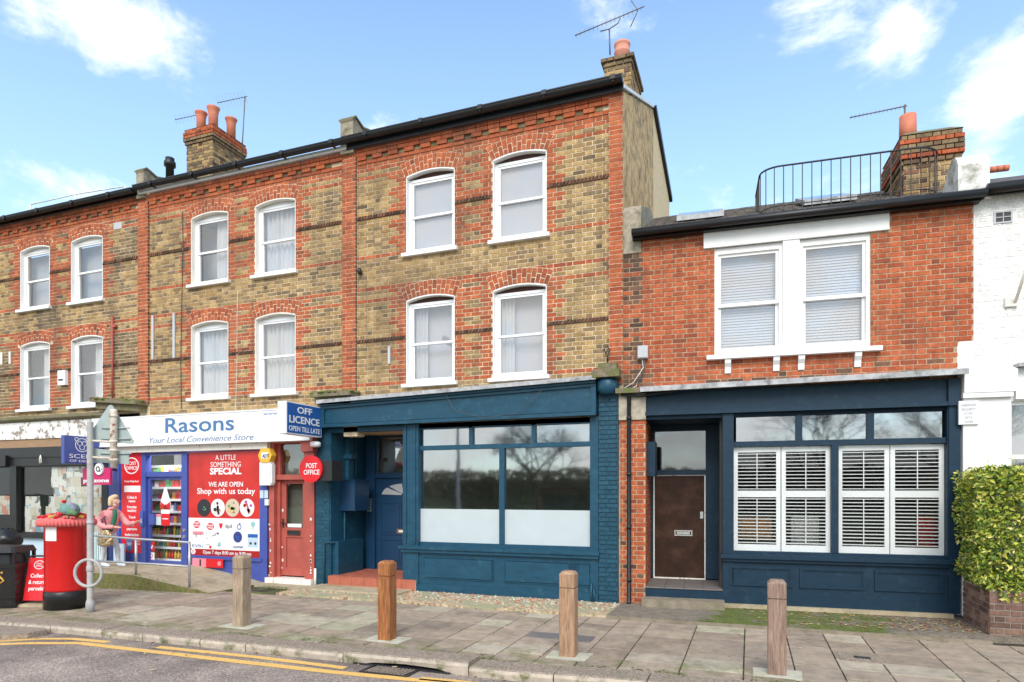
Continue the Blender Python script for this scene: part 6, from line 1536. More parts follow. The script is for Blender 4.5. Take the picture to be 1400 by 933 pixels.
# drain grate and mouth below kerb
gx0, gx1 = -3.95, -3.36
gr = thing('drain_grate', 'rusty slotted road drain beside the undercut kerb stone', 'drain', (-3.65, 5.98, -.1), FW)
part('frame', MB().frame(gx0, gx1, 0, 1, 0, 1, .02).add([], []) if False else MB().box(gx0, gx1, 5.90, 5.93, -.1, -.088).box(gx0, gx1, 6.16, 6.19, -.1, -.088).box(gx0, gx0+.03, 5.93, 6.16, -.1, -.088).box(gx1-.03, gx1, 5.93, 6.16, -.1, -.088), 'iron', gr)
part('pit', MB().box(gx0+.03, gx1-.03, 5.93, 6.16, -.0985, -.0965), 'ink', gr)
for k in range(11):
    x = gx0+.05+k*(gx1-gx0-.1)/11; part('bar', MB().add([(x,5.93,-.096),(x+.02,5.93,-.096),(x+.05,6.16,-.096),(x+.03,6.16,-.096),(x,5.93,-.086),(x+.02,5.93,-.086),(x+.05,6.16,-.086),(x+.03,6.16,-.086)], [(0,1,5,4),(1,2,6,5),(2,3,7,6),(3,0,4,7),(4,5,6,7)]), 'granite', gr)
structure('gully_mouth', MB().box(-4.2, -3.0, 6.16, 6.30, -.115, -.085), 'ink')
# utility covers
x, y = G(766, 871); uc = single('utility_cover', MB().box(x-.42, x+.42, y-.16, y+.16, -.01, .006), 'tile_grey', 'dark grey inspection cover in the pavement left of the third bollard', 'manhole cover', (x, y, 0))
x, y = G(1180, 900); t = thing('utility_cover', 'square brown drain cover set among slabs right of the rightmost bollard', 'manhole cover', (x, y, 0))
part('frame', MB().box(x-.24, x+.24, y-.2, y+.2, -.01, .006), 'granite', t); part('lifting_plate', MB().box(x-.09, x+.07, y-.05, y+.03, .006, .012), 'iron', t)

# ================================================================== STREET THINGS
def bollard(px, py, h, wood, label, pad_w=.5, seed=0):
    X, Y = G(px, py); Y += .09
    t = thing('bollard', label, 'bollard', (X, Y, 0), FW, 'square timber bollards along the kerb')
    w = .088; c = .018; m = MB(); r = random.Random(seed)
    def ring(hw, z, cc): return [(X-hw+cc,Y-hw,z),(X+hw-cc,Y-hw,z),(X+hw,Y-hw+cc,z),(X+hw,Y+hw-cc,z),(X+hw-cc,Y+hw,z),(X-hw+cc,Y+hw,z),(X-hw,Y+hw-cc,z),(X-hw,Y-hw+cc,z)]
    def stackr(levels):
        vs = []; 
        for l in levels: vs += ring(*l)
        f = [tuple(range(7, -1, -1)), tuple(range(8*(len(levels)-1), 8*len(levels)))]
        for i in range(len(levels)-1):
            for k in range(8): f.append((i*8+k, i*8+(k+1)%8, (i+1)*8+(k+1)%8, (i+1)*8+k))
        return MB().add(vs, f)
    gz = h-.185
    part('post', stackr([(w,-.1,.010),(w,gz-.006,.010),(w-.012,gz-.005,.008),(w-.012,gz+.006,.008)]), wood, t)
    part('head', stackr([(w,gz+.006,.010),(w+.001,h-.035,.012),(w-.02,h-.008,.014),(w-.034,h,.014)]), wood, t)
    part('base_pad', MB().prism_xy([(X-pad_w/2,Y-.16),(X+pad_w/2,Y-.17),(X+pad_w/2+.02,Y+.16),(X-pad_w/2,Y+.15)], -.01, .007), 'concrete_pale', t)
    return t
bollard(324, 857.5, .975, 'wood_pale', 'pale weathered timber bollard in front of the convenience store', .52, 1)
bollard(524, 876.5, .985, 'wood_orange', 'orange-brown varnished timber bollard in front of the teal recessed door', .5, 2)
bollard(774.5, 899.5, .958, 'wood_tan', 'tan timber bollard in front of the teal shop window, second from the right', .45, 3)
bollard(1062.5, 924.5, .955, 'wood_grey', 'grey-brown cracked timber bollard, rightmost, before the navy shopfront', .45, 4)

# pillar box
PX_, PY_ = -10.22, 7.12
pbx = thing('post_box', 'red pillar box with pink knitted topper, beside the grey signpost', 'post box', (PX_, PY_, 0))
part('body', MB().lathe(PX_, PY_, [(.300,.27),(.302,.32),(.302,1.30),(.312,1.31),(.312,1.36),(.29,1.40)], 48), 'pillar_red', pbx)
part('base', MB().lathe(PX_, PY_, [(.312,-.02),(.315,.2),(.312,.27),(.30,.285)], 48), 'pillar_black', pbx)
part('cap', MB().lathe(PX_, PY_, [(.33,1.36),(.34,1.40),(.2,1.47),(.02,1.5)], 36), 'pillar_red', pbx)
def arcplate(c, r, a0, a1, z0, z1, th=.006, n=8):
    vs = []
    for rr2 in (r, r+th):
        for zz in (z0, z1):
            for k in range(n+1):
                a = a0+(a1-a0)*k/n; vs.append((c[0]+rr2*math.cos(a), c[1]+rr2*math.sin(a), zz))
    q_ = n+1; f = []
    for k in range(n): f += [(2*q_+k, 2*q_+k+1, 3*q_+k+1, 3*q_+k), (k, q_+k, q_+k+1, k+1), (q_+k, 3*q_+k, 3*q_+k+1, q_+k+1), (k, k+1, 2*q_+k+1, 2*q_+k)]
    f += [(0, 2*q_, 3*q_, q_), (n, q_+n, 3*q_+n, 2*q_+n)]
    return MB().add(vs, f)
toc = math.atan2(-PY_, -PX_)       # direction to the viewer
part('notice_plate', arcplate((PX_,PY_), .303, toc-R(62), toc-R(26), 1.08, 1.30), 'sign_white', pbx)
part('door_seam', arcplate((PX_,PY_), .3025, toc+R(40), toc+R(41.5), .35, 1.25, .003), 'sign_dark_red', pbx)
part('posting_slot', arcplate((PX_,PY_), .303, toc+R(55), toc+R(95), 1.12, 1.17, .004), 'ink', pbx)
# knitted topper
tp = thing('knitted_topper', 'pink and red crocheted cover with flowers on top of the pillar box', 'knitted topper', (PX_, PY_, 1.34))
part('brim', MB().lathe(PX_, PY_, [(.32,1.30),(.365,1.305),(.388,1.33),(.39,1.385),(.37,1.42),(.30,1.45),(.15,1.48),(.02,1.49)], 40), 'knit_pink', tp)
rk = random.Random(8); fr_m = MB()
for k in range(46):
    a = k*2*math.pi/46; x, y = PX_+.385*math.cos(a), PY_+.385*math.sin(a); fr_m.lathe(x, y, [(.01,1.30),(.028,1.34),(.026,1.37),(.01,1.40)], 6)
part('scalloped_edge', fr_m, 'knit_pink', tp)
for mm_, n in (('knit_red', 62), ('knit_yellow', 12), ('knit_green', 12), ('knit_pink', 14)):
    fm_ = MB()
    for k in range(n):
        a = rk.uniform(0, 6.28); r_ = .36*math.sqrt(rk.random()); x, y = PX_+r_*math.cos(a), PY_+r_*math.sin(a); z = 1.43+(.36-r_)*.22; s_ = rk.uniform(.025, .04)
        for p_ in range(5):
            b_ = p_*1.256; fm_.lathe(x+s_*.7*math.cos(b_), y+s_*.7*math.sin(b_), [(s_*.2,z-.01),(s_*.6,z+.012),(s_*.2,z+.034)], 6)
        fm_.lathe(x, y, [(s_*.3,z),(s_*.45,z+.03),(s_*.1,z+.045)], 6)
    part('crochet_flowers', fm_, mm_, tp, kind='stuff')
bd = MB().lathe(PX_+.22, PY_-.06, [(.02,1.50),(.10,1.52),(.13,1.58),(.10,1.66),(.02,1.69)], 14)
part('crochet_figure', MB().lathe(PX_+.20, PY_-.1, [(.04,1.46),(.13,1.50),(.15,1.56),(.11,1.64),(.03,1.67)], 16).lathe(PX_+.06, PY_-.1, [(.02,1.5),(.05,1.53),(.02,1.57)], 10), 'knit_teal', tp)
part('crochet_figure', MB().tube([(PX_+.12,PY_-.1,1.64),(PX_+.24,PY_-.12,1.61),(PX_+.36,PY_-.12,1.56)], [.03,.07,.03], 10), 'knit_mauve', tp)
part('crochet_figure', MB().tube([(PX_+.22,PY_-.16,1.50),(PX_+.34,PY_-.16,1.53),(PX_+.42,PY_-.14,1.50)], [.04,.055,.03], 10), 'knit_green', tp)
part('pompom', MB().lathe(PX_+.13, PY_-.14, [(.005,1.66),(.03,1.675),(.035,1.69),(.02,1.715)], 10).lathe(PX_+.20, PY_-.24, [(.005,1.47),(.035,1.485),(.035,1.5),(.02,1.52)], 10), 'knit_red', tp)

# signposts
sp_ = thing('signpost', 'grey steel post with cycle hoop, carrying the backs of road signs', 'signpost', (-9.44, 6.98, 0))
SX, SY = -9.49, 6.97
part('post', MB().lathe(SX, SY, [(.062,-.02),(.062,.14),(.052,.17),(.045,.20),(.043,2.90),(.043,2.92)], 20), 'post_grey', sp_)
part('post_band', MB().lathe(SX, SY, [(.049,.62),(.053,.63),(.053,.70),(.049,.71)], 20).lathe(SX, SY, [(.049,1.35),(.053,1.36),(.049,1.40)], 20), 'post_grey', sp_)
rgv = Vector((CA, SA, 0))
hoop = [Vector((SX, SY-.03, .60))+rgv*(.205*math.cos(t*math.pi/16))+Vector((0,0,.205*math.sin(t*math.pi/16))) for t in range(32)]
part('cycle_hoop', MB().tube(hoop, .024, 10, closed=True, caps=False), 'post_grey', sp_)
UX, UY = SX+.36*CA, SY+.36*SA
cy_ = lambda px, py: None
zU = lambda py: CAMH+(HOR-py)/FPX*(-SA*UX+CA*UY)
part('upper_post', MB().lathe(UX, UY, [(.05,zU(640)),(.05,zU(562)),(.045,zU(560))], 16), 'rusty_post', sp_)
for py in (604.5, 627): part('arm', MB().tube([(SX, SY, zU(py)+.02), (UX, UY, zU(py))], .017, 8), 'rusty_post', sp_)
for py in (569, 604, 616, 629): part('clamp', MB().lathe(UX, UY, [(.058,zU(py)-.02),(.058,zU(py)+.02)], 14), 'rusty_post', sp_)
# plates hang on the far side of the posts, facing away up the street
def plate(pts_px, d, mname, label, cat='road sign', nm='road_sign'):
    base = Vector((UX, UY, 0)); f = Vector((-SA, CA, 0)); b0 = base+f*d
    D0 = b0.dot(f); vs = []
    out = []
    for px, py in pts_px:
        k = pray(px, py); t = D0/(k.dot(f)); out.append((k*t)+Vector((0,0,CAMH)))
    n = len(out); th = f*.012
    c = sum(out, Vector())/n
    a = MB().add([p for p in out]+[p+th for p in out], [tuple(range(n)), tuple(range(2*n-1, n-1, -1))]+[(i, i+n, (i+1)%n+n, (i+1)%n) for i in range(n)])
    t = thing(nm, label, cat, tuple(c))
    part('plate', a, mname, t)
    return t, out, f
tri = []
for cxp, cyp, a0 in ((151, 558, 90), (178.5, 603.5, -30), (124, 598, 210)):
    for k in (1, 0, -1): tri.append((cxp+4.2*math.cos(R(a0+k*38)), cyp-4.2*math.sin(R(a0+k*38))))
t, o_, f_ = plate(tri, .07, 'sign_back', 'grey back of a triangular road sign on the rusty upper post')
t2, o2, f_ = plate([(126,613),(126,632),(176,635),(176,618)], .07, 'sign_back', 'grey back of a rectangular plate below the triangular sign')
rib = MB(); 
for py in (585, 600):
    z = zU(py); p = Vector((UX, UY, z))+f_*.055; q_ = rgv*.22; rib.tube([p-q_, p+q_], .012, 6)
part('rail', rib, 'sign_back', t); rib = MB()
p = Vector((UX, UY, zU(620)))+f_*.055; rib.tube([p-rgv*.24, p+rgv*.24], .012, 6); part('rail', rib, 'sign_back', t2)

# payzone sign and blue hanging sign at shop A
pz = thing('projecting_sign', 'magenta payment sign with white round logo, half hidden by the grey signpost', 'sign', (FC.P(135,650,-.5)[0], -.5, 1.9), FC)
a, b = FC.P(113, 650, -.5)[0], FC.P(150.5, 650, -.5)[0]; z0, z1 = FC.P(138, 663, -.5)[1], FC.P(138, 640, -.5)[1]
part('panel', MB().box(a, b, -.5, -.45, z0, z1), 'magenta', pz)
x, z = FC.P(135.5, 641.5, -.51); part('roundel', MB().disc(x, z, .14, -.52, -.5, 28).ring(x, z, .14, .012, -.523, -.52, 28, 1), ['sign_white', 'ink'], pz)
part('emblem', MB().ring(x-.02, z, .06, .022, -.527, -.523, 18).box(x+.02, x+.06, -.527, -.523, z-.06, z-.035).disc(x+.085, z-.01, .014, -.527, -.523, 8), 'ink', pz)
T(pz, 'payzone', 131.5, 659.5, 5, 'sign_white', -.502, wpx=35, bold=.03)
part('bracket', MB().box((a+b)/2-.02, (a+b)/2+.02, -.45, .0, z1-.05, z1), 'iron', pz)
hs = thing('hanging_sign', 'blue projecting sign with white round emblem over the papered shop window', 'sign', (FC.P(110,620,-.6)[0], -.6, 2.4), FC)
Xh = FC.P(143, 615, -.12)[0]
yh, z1 = onX(FC, 88, 595, Xh); z0 = onX(FC, 88, 633.5, Xh)[1]
Wh, Lh = angled_box(hs, (Xh, yh), (Xh, -.12), z0, z1, .10, 'hanging_blue', 'hanging_blue')
em = MB().ring(0, 0, .15, .014, -.003, 0, 26).ring(-.05, .035, .055, .012, -.003, 0, 14).ring(.055, .035, .055, .012, -.003, 0, 14).ring(0, -.05, .06, .012, -.003, 0, 14).ring(-.12, .12, .045, .012, -.003, 0, 12).ring(.12, .12, .045, .012, -.003, 0, 12)
em.v = [Wh(Lh*.42+v[0], v[1]-.006, z0+(z1-z0)*.68+v[2]) for v in em.v]; part('emblem', em, 'sign_white', hs)
face_text(hs, Wh, 'SCENT', Lh*.47, z0+(z1-z0)*.20, (z1-z0)*.15, Lh*.72, 'sign_white', 0); face_text(hs, Wh, 'OF DECOR', Lh*.47, z0+(z1-z0)*.06, (z1-z0)*.08, Lh*.7, 'sign_white', 0)
part('bracket', MB().box(Xh-.08, Xh-.04, -.12, .0, z1-.06, z1-.02).box(Xh-.08, Xh-.04, -.12, .0, z0+.02, z0+.06), 'iron', hs)
x, z = FC.P(55, 628, -.08); single('hanging_strap', MB().tube([(x,-.07,z+.1),(x-.03,-.08,z),(x-.02,-.08,z-.1),(x+.03,-.08,z-.08),(x+.03,-.08,z),(x,-.07,z+.08)], .012, 6), 'cream_paint', 'cream strap hanging from the black shop lintel', 'strap', (x, -.07, z), FC)

# A-board
ab = thing('sandwich_board', 'red pavement board reading Collect & return parcels between litter bin and pillar box', 'pavement sign', (-10.75, 6.95, 0))
aA = Vector(G(28, 830)+(0,)); du = Vector((.94, .34, 0)).normalized(); nn = Vector((-du.y, du.x, 0))
H_ = .80; W2 = .50; lean = .16
def AB(u, z, d=0): p = aA+du*u+nn*(lean*z/H_+d); return (p.x, p.y, z)
part('frame', MB().tube([AB(0,0), AB(0,H_-.06), AB(.06,H_), AB(W2-.06,H_), AB(W2,H_-.06), AB(W2,0)], .016, 8), 'iron', ab)
part('rear_frame', MB().tube([AB(0,0,.42), AB(.03,H_-.06,.06)], .014, 6).tube([AB(W2,0,.42), AB(W2-.03,H_-.06,.06)], .014, 6), 'iron', ab)
f = [(0,1,5,4),(1,2,6,5),(2,3,7,6),(3,0,4,7),(4,5,6,7),(3,2,1,0)]
part('panel', MB().add([AB(.03,.10,-.01),AB(W2-.03,.10,-.01),AB(W2-.03,.10,.005),AB(.03,.10,.005),AB(.03,H_-.03,-.01),AB(W2-.03,H_-.03,-.01),AB(W2-.03,H_-.03,.005),AB(.03,H_-.03,.005)], f), 'sign_red', ab)
part('base_weight', MB().add([AB(-.05,0,-.05),AB(W2+.05,0,-.05),AB(W2+.05,0,.5),AB(-.05,0,.5),AB(-.05,.05,-.05),AB(W2+.05,.05,-.05),AB(W2+.05,.05,.5),AB(-.05,.05,.5)], f), 'concrete', ab)
def AT(s, u, z, h, w, bold=0):
    mb = text_mb(s, 0, 0, 0, h=h, w=w, bold=bold); mb.v = [AB(u+v[0], z+v[2], -.012+v[1]) for v in mb.v]; part('lettering', mb, 'sign_white', ab)
AT('Collect', W2*.43, .46, .06, .23, .02); AT('& return', W2*.43, .36, .06, .27, .02); AT('parcels', W2*.43, .26, .06, .235, .02)
mb = MB().ring(0, 0, .085, .01, -.003, 0, 24, rz=.07); mb.v = [AB(W2*.43+v[0], .66+v[2], -.012+v[1]) for v in mb.v]; part('logo', mb, 'sign_white', ab)
AT('POST', W2*.43, .665, .026, .085, .01); AT('OFFICE', W2*.43, .63, .026, .11, .01)

# litter bin and black sacks
bn = thing('litter_bin', 'black litter bin with gold figure emblem at the left edge of the pavement', 'litter bin', (-11.25, 6.85, 0))
bx, by = G(6, 833); bx -= .30; by += .2
rt2 = Matrix.Rotation(YAW, 4, 'Z')
def BN(x, y, z): v = rt2 @ Vector((x, y, 0)); return (bx+v.x, by+v.y, z)
def bbox(x0, x1, y0, y1, z0, z1, inset=0, mi=0):
    e = .04
    pts = [(x0+e,y0),(x1-e,y0),(x1,y0+e),(x1,y1-e),(x1-e,y1),(x0+e,y1),(x0,y1-e),(x0,y0+e)]
    cxm, cym = (x0+x1)/2, (y0+y1)/2; s = 1-inset
    vs = [BN(x, y, z0) for x, y in pts]+[BN(cxm+(x-cxm)*s, cym+(y-cym)*s, z1) for x, y in pts]
    return MB().add(vs, [tuple(range(7,-1,-1)), tuple(range(8,16))]+[(i,(i+1)%8,(i+1)%8+8,i+8) for i in range(8)], mi)
part('body', bbox(-.32, .32, -.25, .25, .04, .68), 'bin_black', bn)
part('base', bbox(-.30, .30, -.23, .23, -.01, .05), 'bin_black', bn)
part('rim', bbox(-.34, .34, -.27, .27, .64, .70).add(bbox(-.34, .34, -.27, .27, .16, .19).v, bbox(-.34, .34, -.27, .27, .16, .19).f), 'bin_black', bn)
for sx in (-.3, .3):
    for sy in (-.23, .19): part('hood_post', MB().add([BN(sx-.02,sy,.68),BN(sx+.02,sy,.68),BN(sx+.02,sy+.04,.68),BN(sx-.02,sy+.04,.68),BN(sx-.02,sy,.9),BN(sx+.02,sy,.9),BN(sx+.02,sy+.04,.9),BN(sx-.02,sy+.04,.9)], f), 'bin_black', bn)
part('hood', bbox(-.34, .34, -.27, .27, .88, .97, .12), 'bin_black', bn)
part('liner', bbox(-.24, .24, -.18, .18, .66, .84, .1), 'pillar_black', bn)
em = MB(); em.tube([BN(.12,-.26,.50), BN(.06,-.26,.53), BN(.02,-.26,.48), BN(.03,-.26,.42)], .018, 6); em.tube([BN(.12,-.26,.50), BN(.18,-.26,.44), BN(.12,-.26,.40)], .014, 6); em.tube([BN(.14,-.26,.56), BN(.16,-.26,.57)], .02, 6)
part('emblem', em, 'gold', bn)
z_sack = .68; sk = MB(); rr_ = random.Random(2)
sv = []
for i in range(9):
    for k in range(16):
        a = k*math.pi/8; q_ = math.sin(math.pi*(i+.3)/9.3); r_ = .23*q_*(1+.12*math.sin(5*a+i)+.07*(i % 2))
        sv.append((-13.3+r_*math.cos(a)*1.2, 8.1+r_*math.sin(a), z_sack+.46*i/8+.02*math.sin(7*a)))
sk.add(sv, [(i*16+k, i*16+(k+1)%16, (i+1)*16+(k+1)%16, (i+1)*16+k) for i in range(8) for k in range(16)], 0, True)
sk.box(-13.6, -13.0, 7.9, 8.35, 0, .7)
single('covered_bin', sk, 'pillar_black', 'black crumpled sack bulging over a second bin behind the litter bin', 'bin', (-13.3, 8.1, 0))

# ramp, rail
rm = thing('access_ramp', 'pale concrete ramp with mossy flank rising to the store door', 'ramp', (-11.0, 9.2, 0))
pr = [(-13.3,.28),(-10.95,.285),(-10.8,.27),(-9.65,.10),(-9.15,.012)]
n = len(pr); vs = []
yf = [8.74, 8.78, 8.80, 8.88, 8.95]
for (x, z), y in zip(pr, yf): vs += [(x, y, -.02), (x, y, z), (x, 10.42, z), (x, 10.42, -.02)]
mb = MB(); 
for i in range(n-1):
    a = i*4; b = a+4
    mb.add(vs, [], 0) if i == 0 else None
    mb.f += [(a+1, b+1, b+2, a+2)]; mb.m += [0]; mb.smooth += [False]
    mb.f += [(a, b, b+1, a+1)]; mb.m += [1]; mb.smooth += [False]
mb.f += [(0,1,2,3),(n*4-4, n*4-1, n*4-2, n*4-3)]; mb.m += [1, 1]; mb.smooth += [False, False]
part('slope', mb, ['concrete', 'moss'], rm)
gm = MB(); rgm = random.Random(17)
for k in range(500):
    x = rgm.uniform(-12.0, -9.3); zt_ = .28 if x < -10.8 else .28-(x+10.8)/1.6*.27; yy = 8.74+(x+13.3)*.05
    z = rgm.uniform(0, max(.02, zt_)); s = rgm.uniform(.01, .03)
    gm.add([(x-s*.3, yy-.004, z), (x+s*.3, yy-.004, z), (x+rgm.uniform(-.02,.02), yy-rgm.uniform(.01,.045), z+rgm.uniform(.02,.07))], [(0,1,2)])
part('grass_tufts', gm, 'weed_leaf', rm, kind='stuff')
hr = thing('handrail', 'galvanised two-bar handrail along the store ramp', 'handrail', (-10.9, 8.9, .27))
hp1, hp2, hp0 = (-10.87, 8.88), (-9.62, 8.95), (-12.05, 8.84)
def zrail(px, py, p): return CAMH+(HOR-py)/FPX*(-SA*p[0]+CA*p[1])
for p, z0 in ((hp1, .27), (hp2, .10), (hp0, .27)):
    zt_ = {hp1: zrail(185,738,hp1), hp2: zrail(260,742,hp2), hp0: zrail(128,732,hp0)}[p]
    part('post', MB().tube([(p[0],p[1],z0),(p[0],p[1],zt_)], .023, 10), 'steel', hr)
def rail(a, b, c): return MB().tube([a, b, c], .021, 10)
part('top_rail', MB().tube([(hp0[0],hp0[1],zrail(128,732,hp0)),(hp1[0],hp1[1],zrail(185,737,hp1)),(hp2[0],hp2[1],zrail(262,742,hp2))], .021, 10), 'steel', hr)
part('lower_rail', MB().tube([(hp0[0],hp0[1],zrail(128,767,hp0)),(hp1[0],hp1[1],zrail(185,770,hp1)),(hp2[0],hp2[1],zrail(260,775,hp2))], .019, 10), 'steel', hr)
wd2 = MB()
for k in range(240):
    x, y = G(rl_.uniform(352, 392), rl_.gauss(805, 2)); s = rl_.uniform(.012, .03); leaf(wd2, x, y, .02, s, rl_)
single('weeds', wd2, 'weed_leaf', 'tuft of green weeds below the red-brown door step', 'weeds', (*G(372,805), 0), FW, None, 'stuff')
structure('door_apron', MB().prism_xy([(-9.1,10.0),(-7.95,9.95),(-7.95,10.3),(-9.1,10.3)], -.02, .03), 'concrete')

# planter and hedge
pt = thing('planter_wall', 'low dark brick planter wall at right with hedge growing from it', 'planter', (3.6, 9.9, 0))
px0_, px1_, py0_, py1_ = 2.80, 5.2, 9.56, 10.62
wp = part('wall', MB().frame(0,0,0,0,0,0,0) if False else MB().box(px0_+.01, px1_, py0_+.01, py0_+.22, 0, .62).box(px0_+.01, px0_+.22, py0_+.22, py1_, 0, .62), 'planter_mortar', pt)
B = Bricks(FW); B.wall(0, 2.3, 0, .6, 'planter_brick', org=(px0_, py0_), rz=0, proud=0, depth=.05); B.wall(0, 1.05, 0, .6, 'planter_brick', org=(px0_, py1_), rz=-math.pi/2, proud=0, depth=.05); B.build(wp)
part('soil', MB().box(px0_+.22, px1_, py0_+.22, py1_, .0, .56), 'soil', pt)
hg = thing('hedge', 'dense yellow-green variegated hedge growing above the brick planter', 'hedge', (3.7, 10.0, .56))
hm = MB(); rh = random.Random(41)
hx0, hx1, hy0, hy1, hz0, hz1 = 2.62, 5.2, 9.42, 10.6, .50, 2.22
cnt = 0
while cnt < 30000:
    u, v, w_ = rh.random(), rh.random(), rh.random()
    x = hx0+(hx1-hx0)*u; y = hy0+(hy1-hy0)*v; z = hz0+(hz1-hz0)*w_
    d = min(x-hx0, y-hy0, hz1-z)
    nz = noise.noise((x*2.3, y*2.3, z*2.3))*.5+noise.noise((x*6, y*6, z*6))*.25
    # rounded outline, uneven
    ax_, az_, ay_ = max(0, .38-(x-hx0)), max(0, .38-(hz1-z)), max(0, .25-(y-hy0))
    if math.sqrt(ax_*ax_+az_*az_+ay_*ay_*1.2) > .36+nz*.22: continue
    if z < hz0+.25 and (x-hx0) < .28-(z-hz0)+nz*.15: continue
    if d > .34+nz*.1 and rh.random() < .9: continue
    if d < .05+max(0, -nz)*.22: continue
    s = rh.uniform(.013, .042); nrm = Vector((rh.gauss(-.3 if x-hx0 < .3 else 0, .7), rh.gauss(-.6 if y-hy0 < .35 else 0, .7), rh.gauss(.35, .6))).normalized()
    a = nrm.orthogonal().normalized(); a.rotate(Matrix.Rotation(rh.uniform(0, 6.28), 3, nrm)); b_ = nrm.cross(a)
    p = Vector((x, y, z))
    hm.add([p-a*s, p-b_*s*.5+nrm*.004, p+a*s*1.1-nrm*.006, p+b_*s*.5+nrm*.004], [(0,1,2,3)]); cnt += 1
for k in range(60):
    x, y = rh.uniform(hx0+.3, hx1), rh.uniform(hy0+.1, hy1-.1); z = hz1-.1; tx, ty = rh.uniform(-.05,.05), rh.uniform(-.05,.05); l = rh.uniform(.08, .2)
    for j in range(7):
        p = Vector((x+tx*j/6, y+ty*j/6, z+l*j/6)); s = .02; a = Vector((rh.gauss(0,1), rh.gauss(0,1), .3)).normalized(); b_ = a.orthogonal().normalized()
        hm.add([p, p+a*s+b_*s*.4, p+a*s*2, p+a*s-b_*s*.4], [(0,1,2,3)])
part('foliage', hm, 'hedge_leaf', hg, kind='stuff')
sm_ = MB()
for k in range(14):
    x, y = rh.uniform(2.95, 5.0), rh.uniform(9.7, 10.4); sm_.tube([(x, y, .5), (x+rh.uniform(-.1,.1), y+rh.uniform(-.1,.1), 1.3), (x+rh.uniform(-.2,.2), y+rh.uniform(-.2,.2), 2.0)], [.016, .01, .005], 5)
part('stems', sm_, 'bark', hg)

# ================================================================== PERSON
def skinned(name, pts, edges, rad, mname, parent, sub=2, root=0):
    me = bpy.data.meshes.new(name); me.from_pydata(pts, edges, []); o = bpy.data.objects.new(name, me); C.objects.link(o)
    sk = o.modifiers.new('s', 'SKIN'); sk.use_smooth_shade = True
    if not me.skin_vertices: me.skin_vertices.new(name='')
    for i, r_ in enumerate(rad):
        v = me.skin_vertices[0].data[i]; v.radius = (r_, r_) if not isinstance(r_, tuple) else r_; v.use_root = (i == root)
    ss = o.modifiers.new('u', 'SUBSURF'); ss.levels = sub; ss.render_levels = sub
    dg = bpy.context.evaluated_depsgraph_get(); dg.update()
    nm = bpy.data.meshes.new_from_object(o.evaluated_get(dg)); bpy.data.objects.remove(o)
    nm.materials.clear(); nm.materials.append(M[mname]); nm.polygons.foreach_set('use_smooth', [True]*len(nm.polygons))
    o = bpy.data.objects.new(name, nm); C.objects.link(o); o.parent = parent; o.location = (0,0,0); OFF[o.name] = Vector(OFF[parent.name])
    return o
WX, WY = FC.P(148, 775, -.75)[0], 10.4-.75
pe = thing('person', 'woman with blonde hair in pink padded jacket holding out both hands beside the red panel', 'person', (WX, WY, .28))
OFF[pe.name] = Vector((WX, WY, .28))
# she faces +x; figure coordinates: x forward, y to the left side (away), z up
body = [(0,0,.84),(.02,0,.98),(.04,0,1.13),(.06,0,1.27),(.11,0,1.36),(.15,0,1.41),     # pelvis .. neck 0-5
        (-.02,-.09,.80),(.0,-.10,.46),(-.08,-.10,.10),(.06,-.10,.045),                   # right leg 6-9
        (.0,.09,.80),(.16,.10,.44),(.20,.10,.09),(.33,.10,.045)]                         # left leg 10-13
be = [(0,1),(1,2),(2,3),(3,4),(4,5),(0,6),(6,7),(7,8),(8,9),(0,10),(10,11),(11,12),(12,13)]
skinned('body', body, be, [(.13,.155),.13,.135,.13,.07,.05,.095,.062,.045,.035,.095,.062,.045,.035], 'jeans', pe)
coat = [(-.03,0,.80),(.0,0,.92),(.03,0,1.06),(.08,0,1.20),(.12,0,1.32),(.14,0,1.37),
        (.06,-.19,1.28),(.03,-.26,1.04),(.24,-.25,.96),(.46,-.21,.97),(.08,.18,1.28),(.22,.22,1.10),(.42,.20,1.00),(.66,.15,1.06)]
ce = [(0,1),(1,2),(2,3),(3,4),(4,5),(3,6),(6,7),(7,8),(8,9),(3,10),(10,11),(11,12),(12,13)]
skinned('jacket', coat, ce, [(.18,.20),(.20,.215),(.19,.205),(.185,.20),.125,.09,.10,.088,.07,.05,.10,.085,.07,.05], 'pink_coat', pe)
for z, rx in ((.88,.205),(.98,.208),(1.08,.204),(1.18,.2)):           # quilting seams
    pts_ = [(.02+(z-.9)*.17+rx*.93*math.cos(t_*math.pi/10), rx*1.0*math.sin(t_*math.pi/10), z) for t_ in range(20)]
    sm = MB().tube(pts_, .006, 5, closed=True, caps=False)
    o = bpy.data.objects.new('quilt_seam', sm.mesh('quilt_seam', 'logo_pink')); C.objects.link(o); o.parent = pe
qm = MB()
for z in (.93,1.01,1.09,1.17,1.25): pass
skinned('collar', [(.10,-.06,1.38),(.17,-.07,1.40),(.21,0,1.40),(.17,.07,1.40),(.10,.06,1.38),(.06,0,1.38)], [(0,1),(1,2),(2,3),(3,4),(4,5),(5,0)], [.035]*6, 'pink_coat', pe)
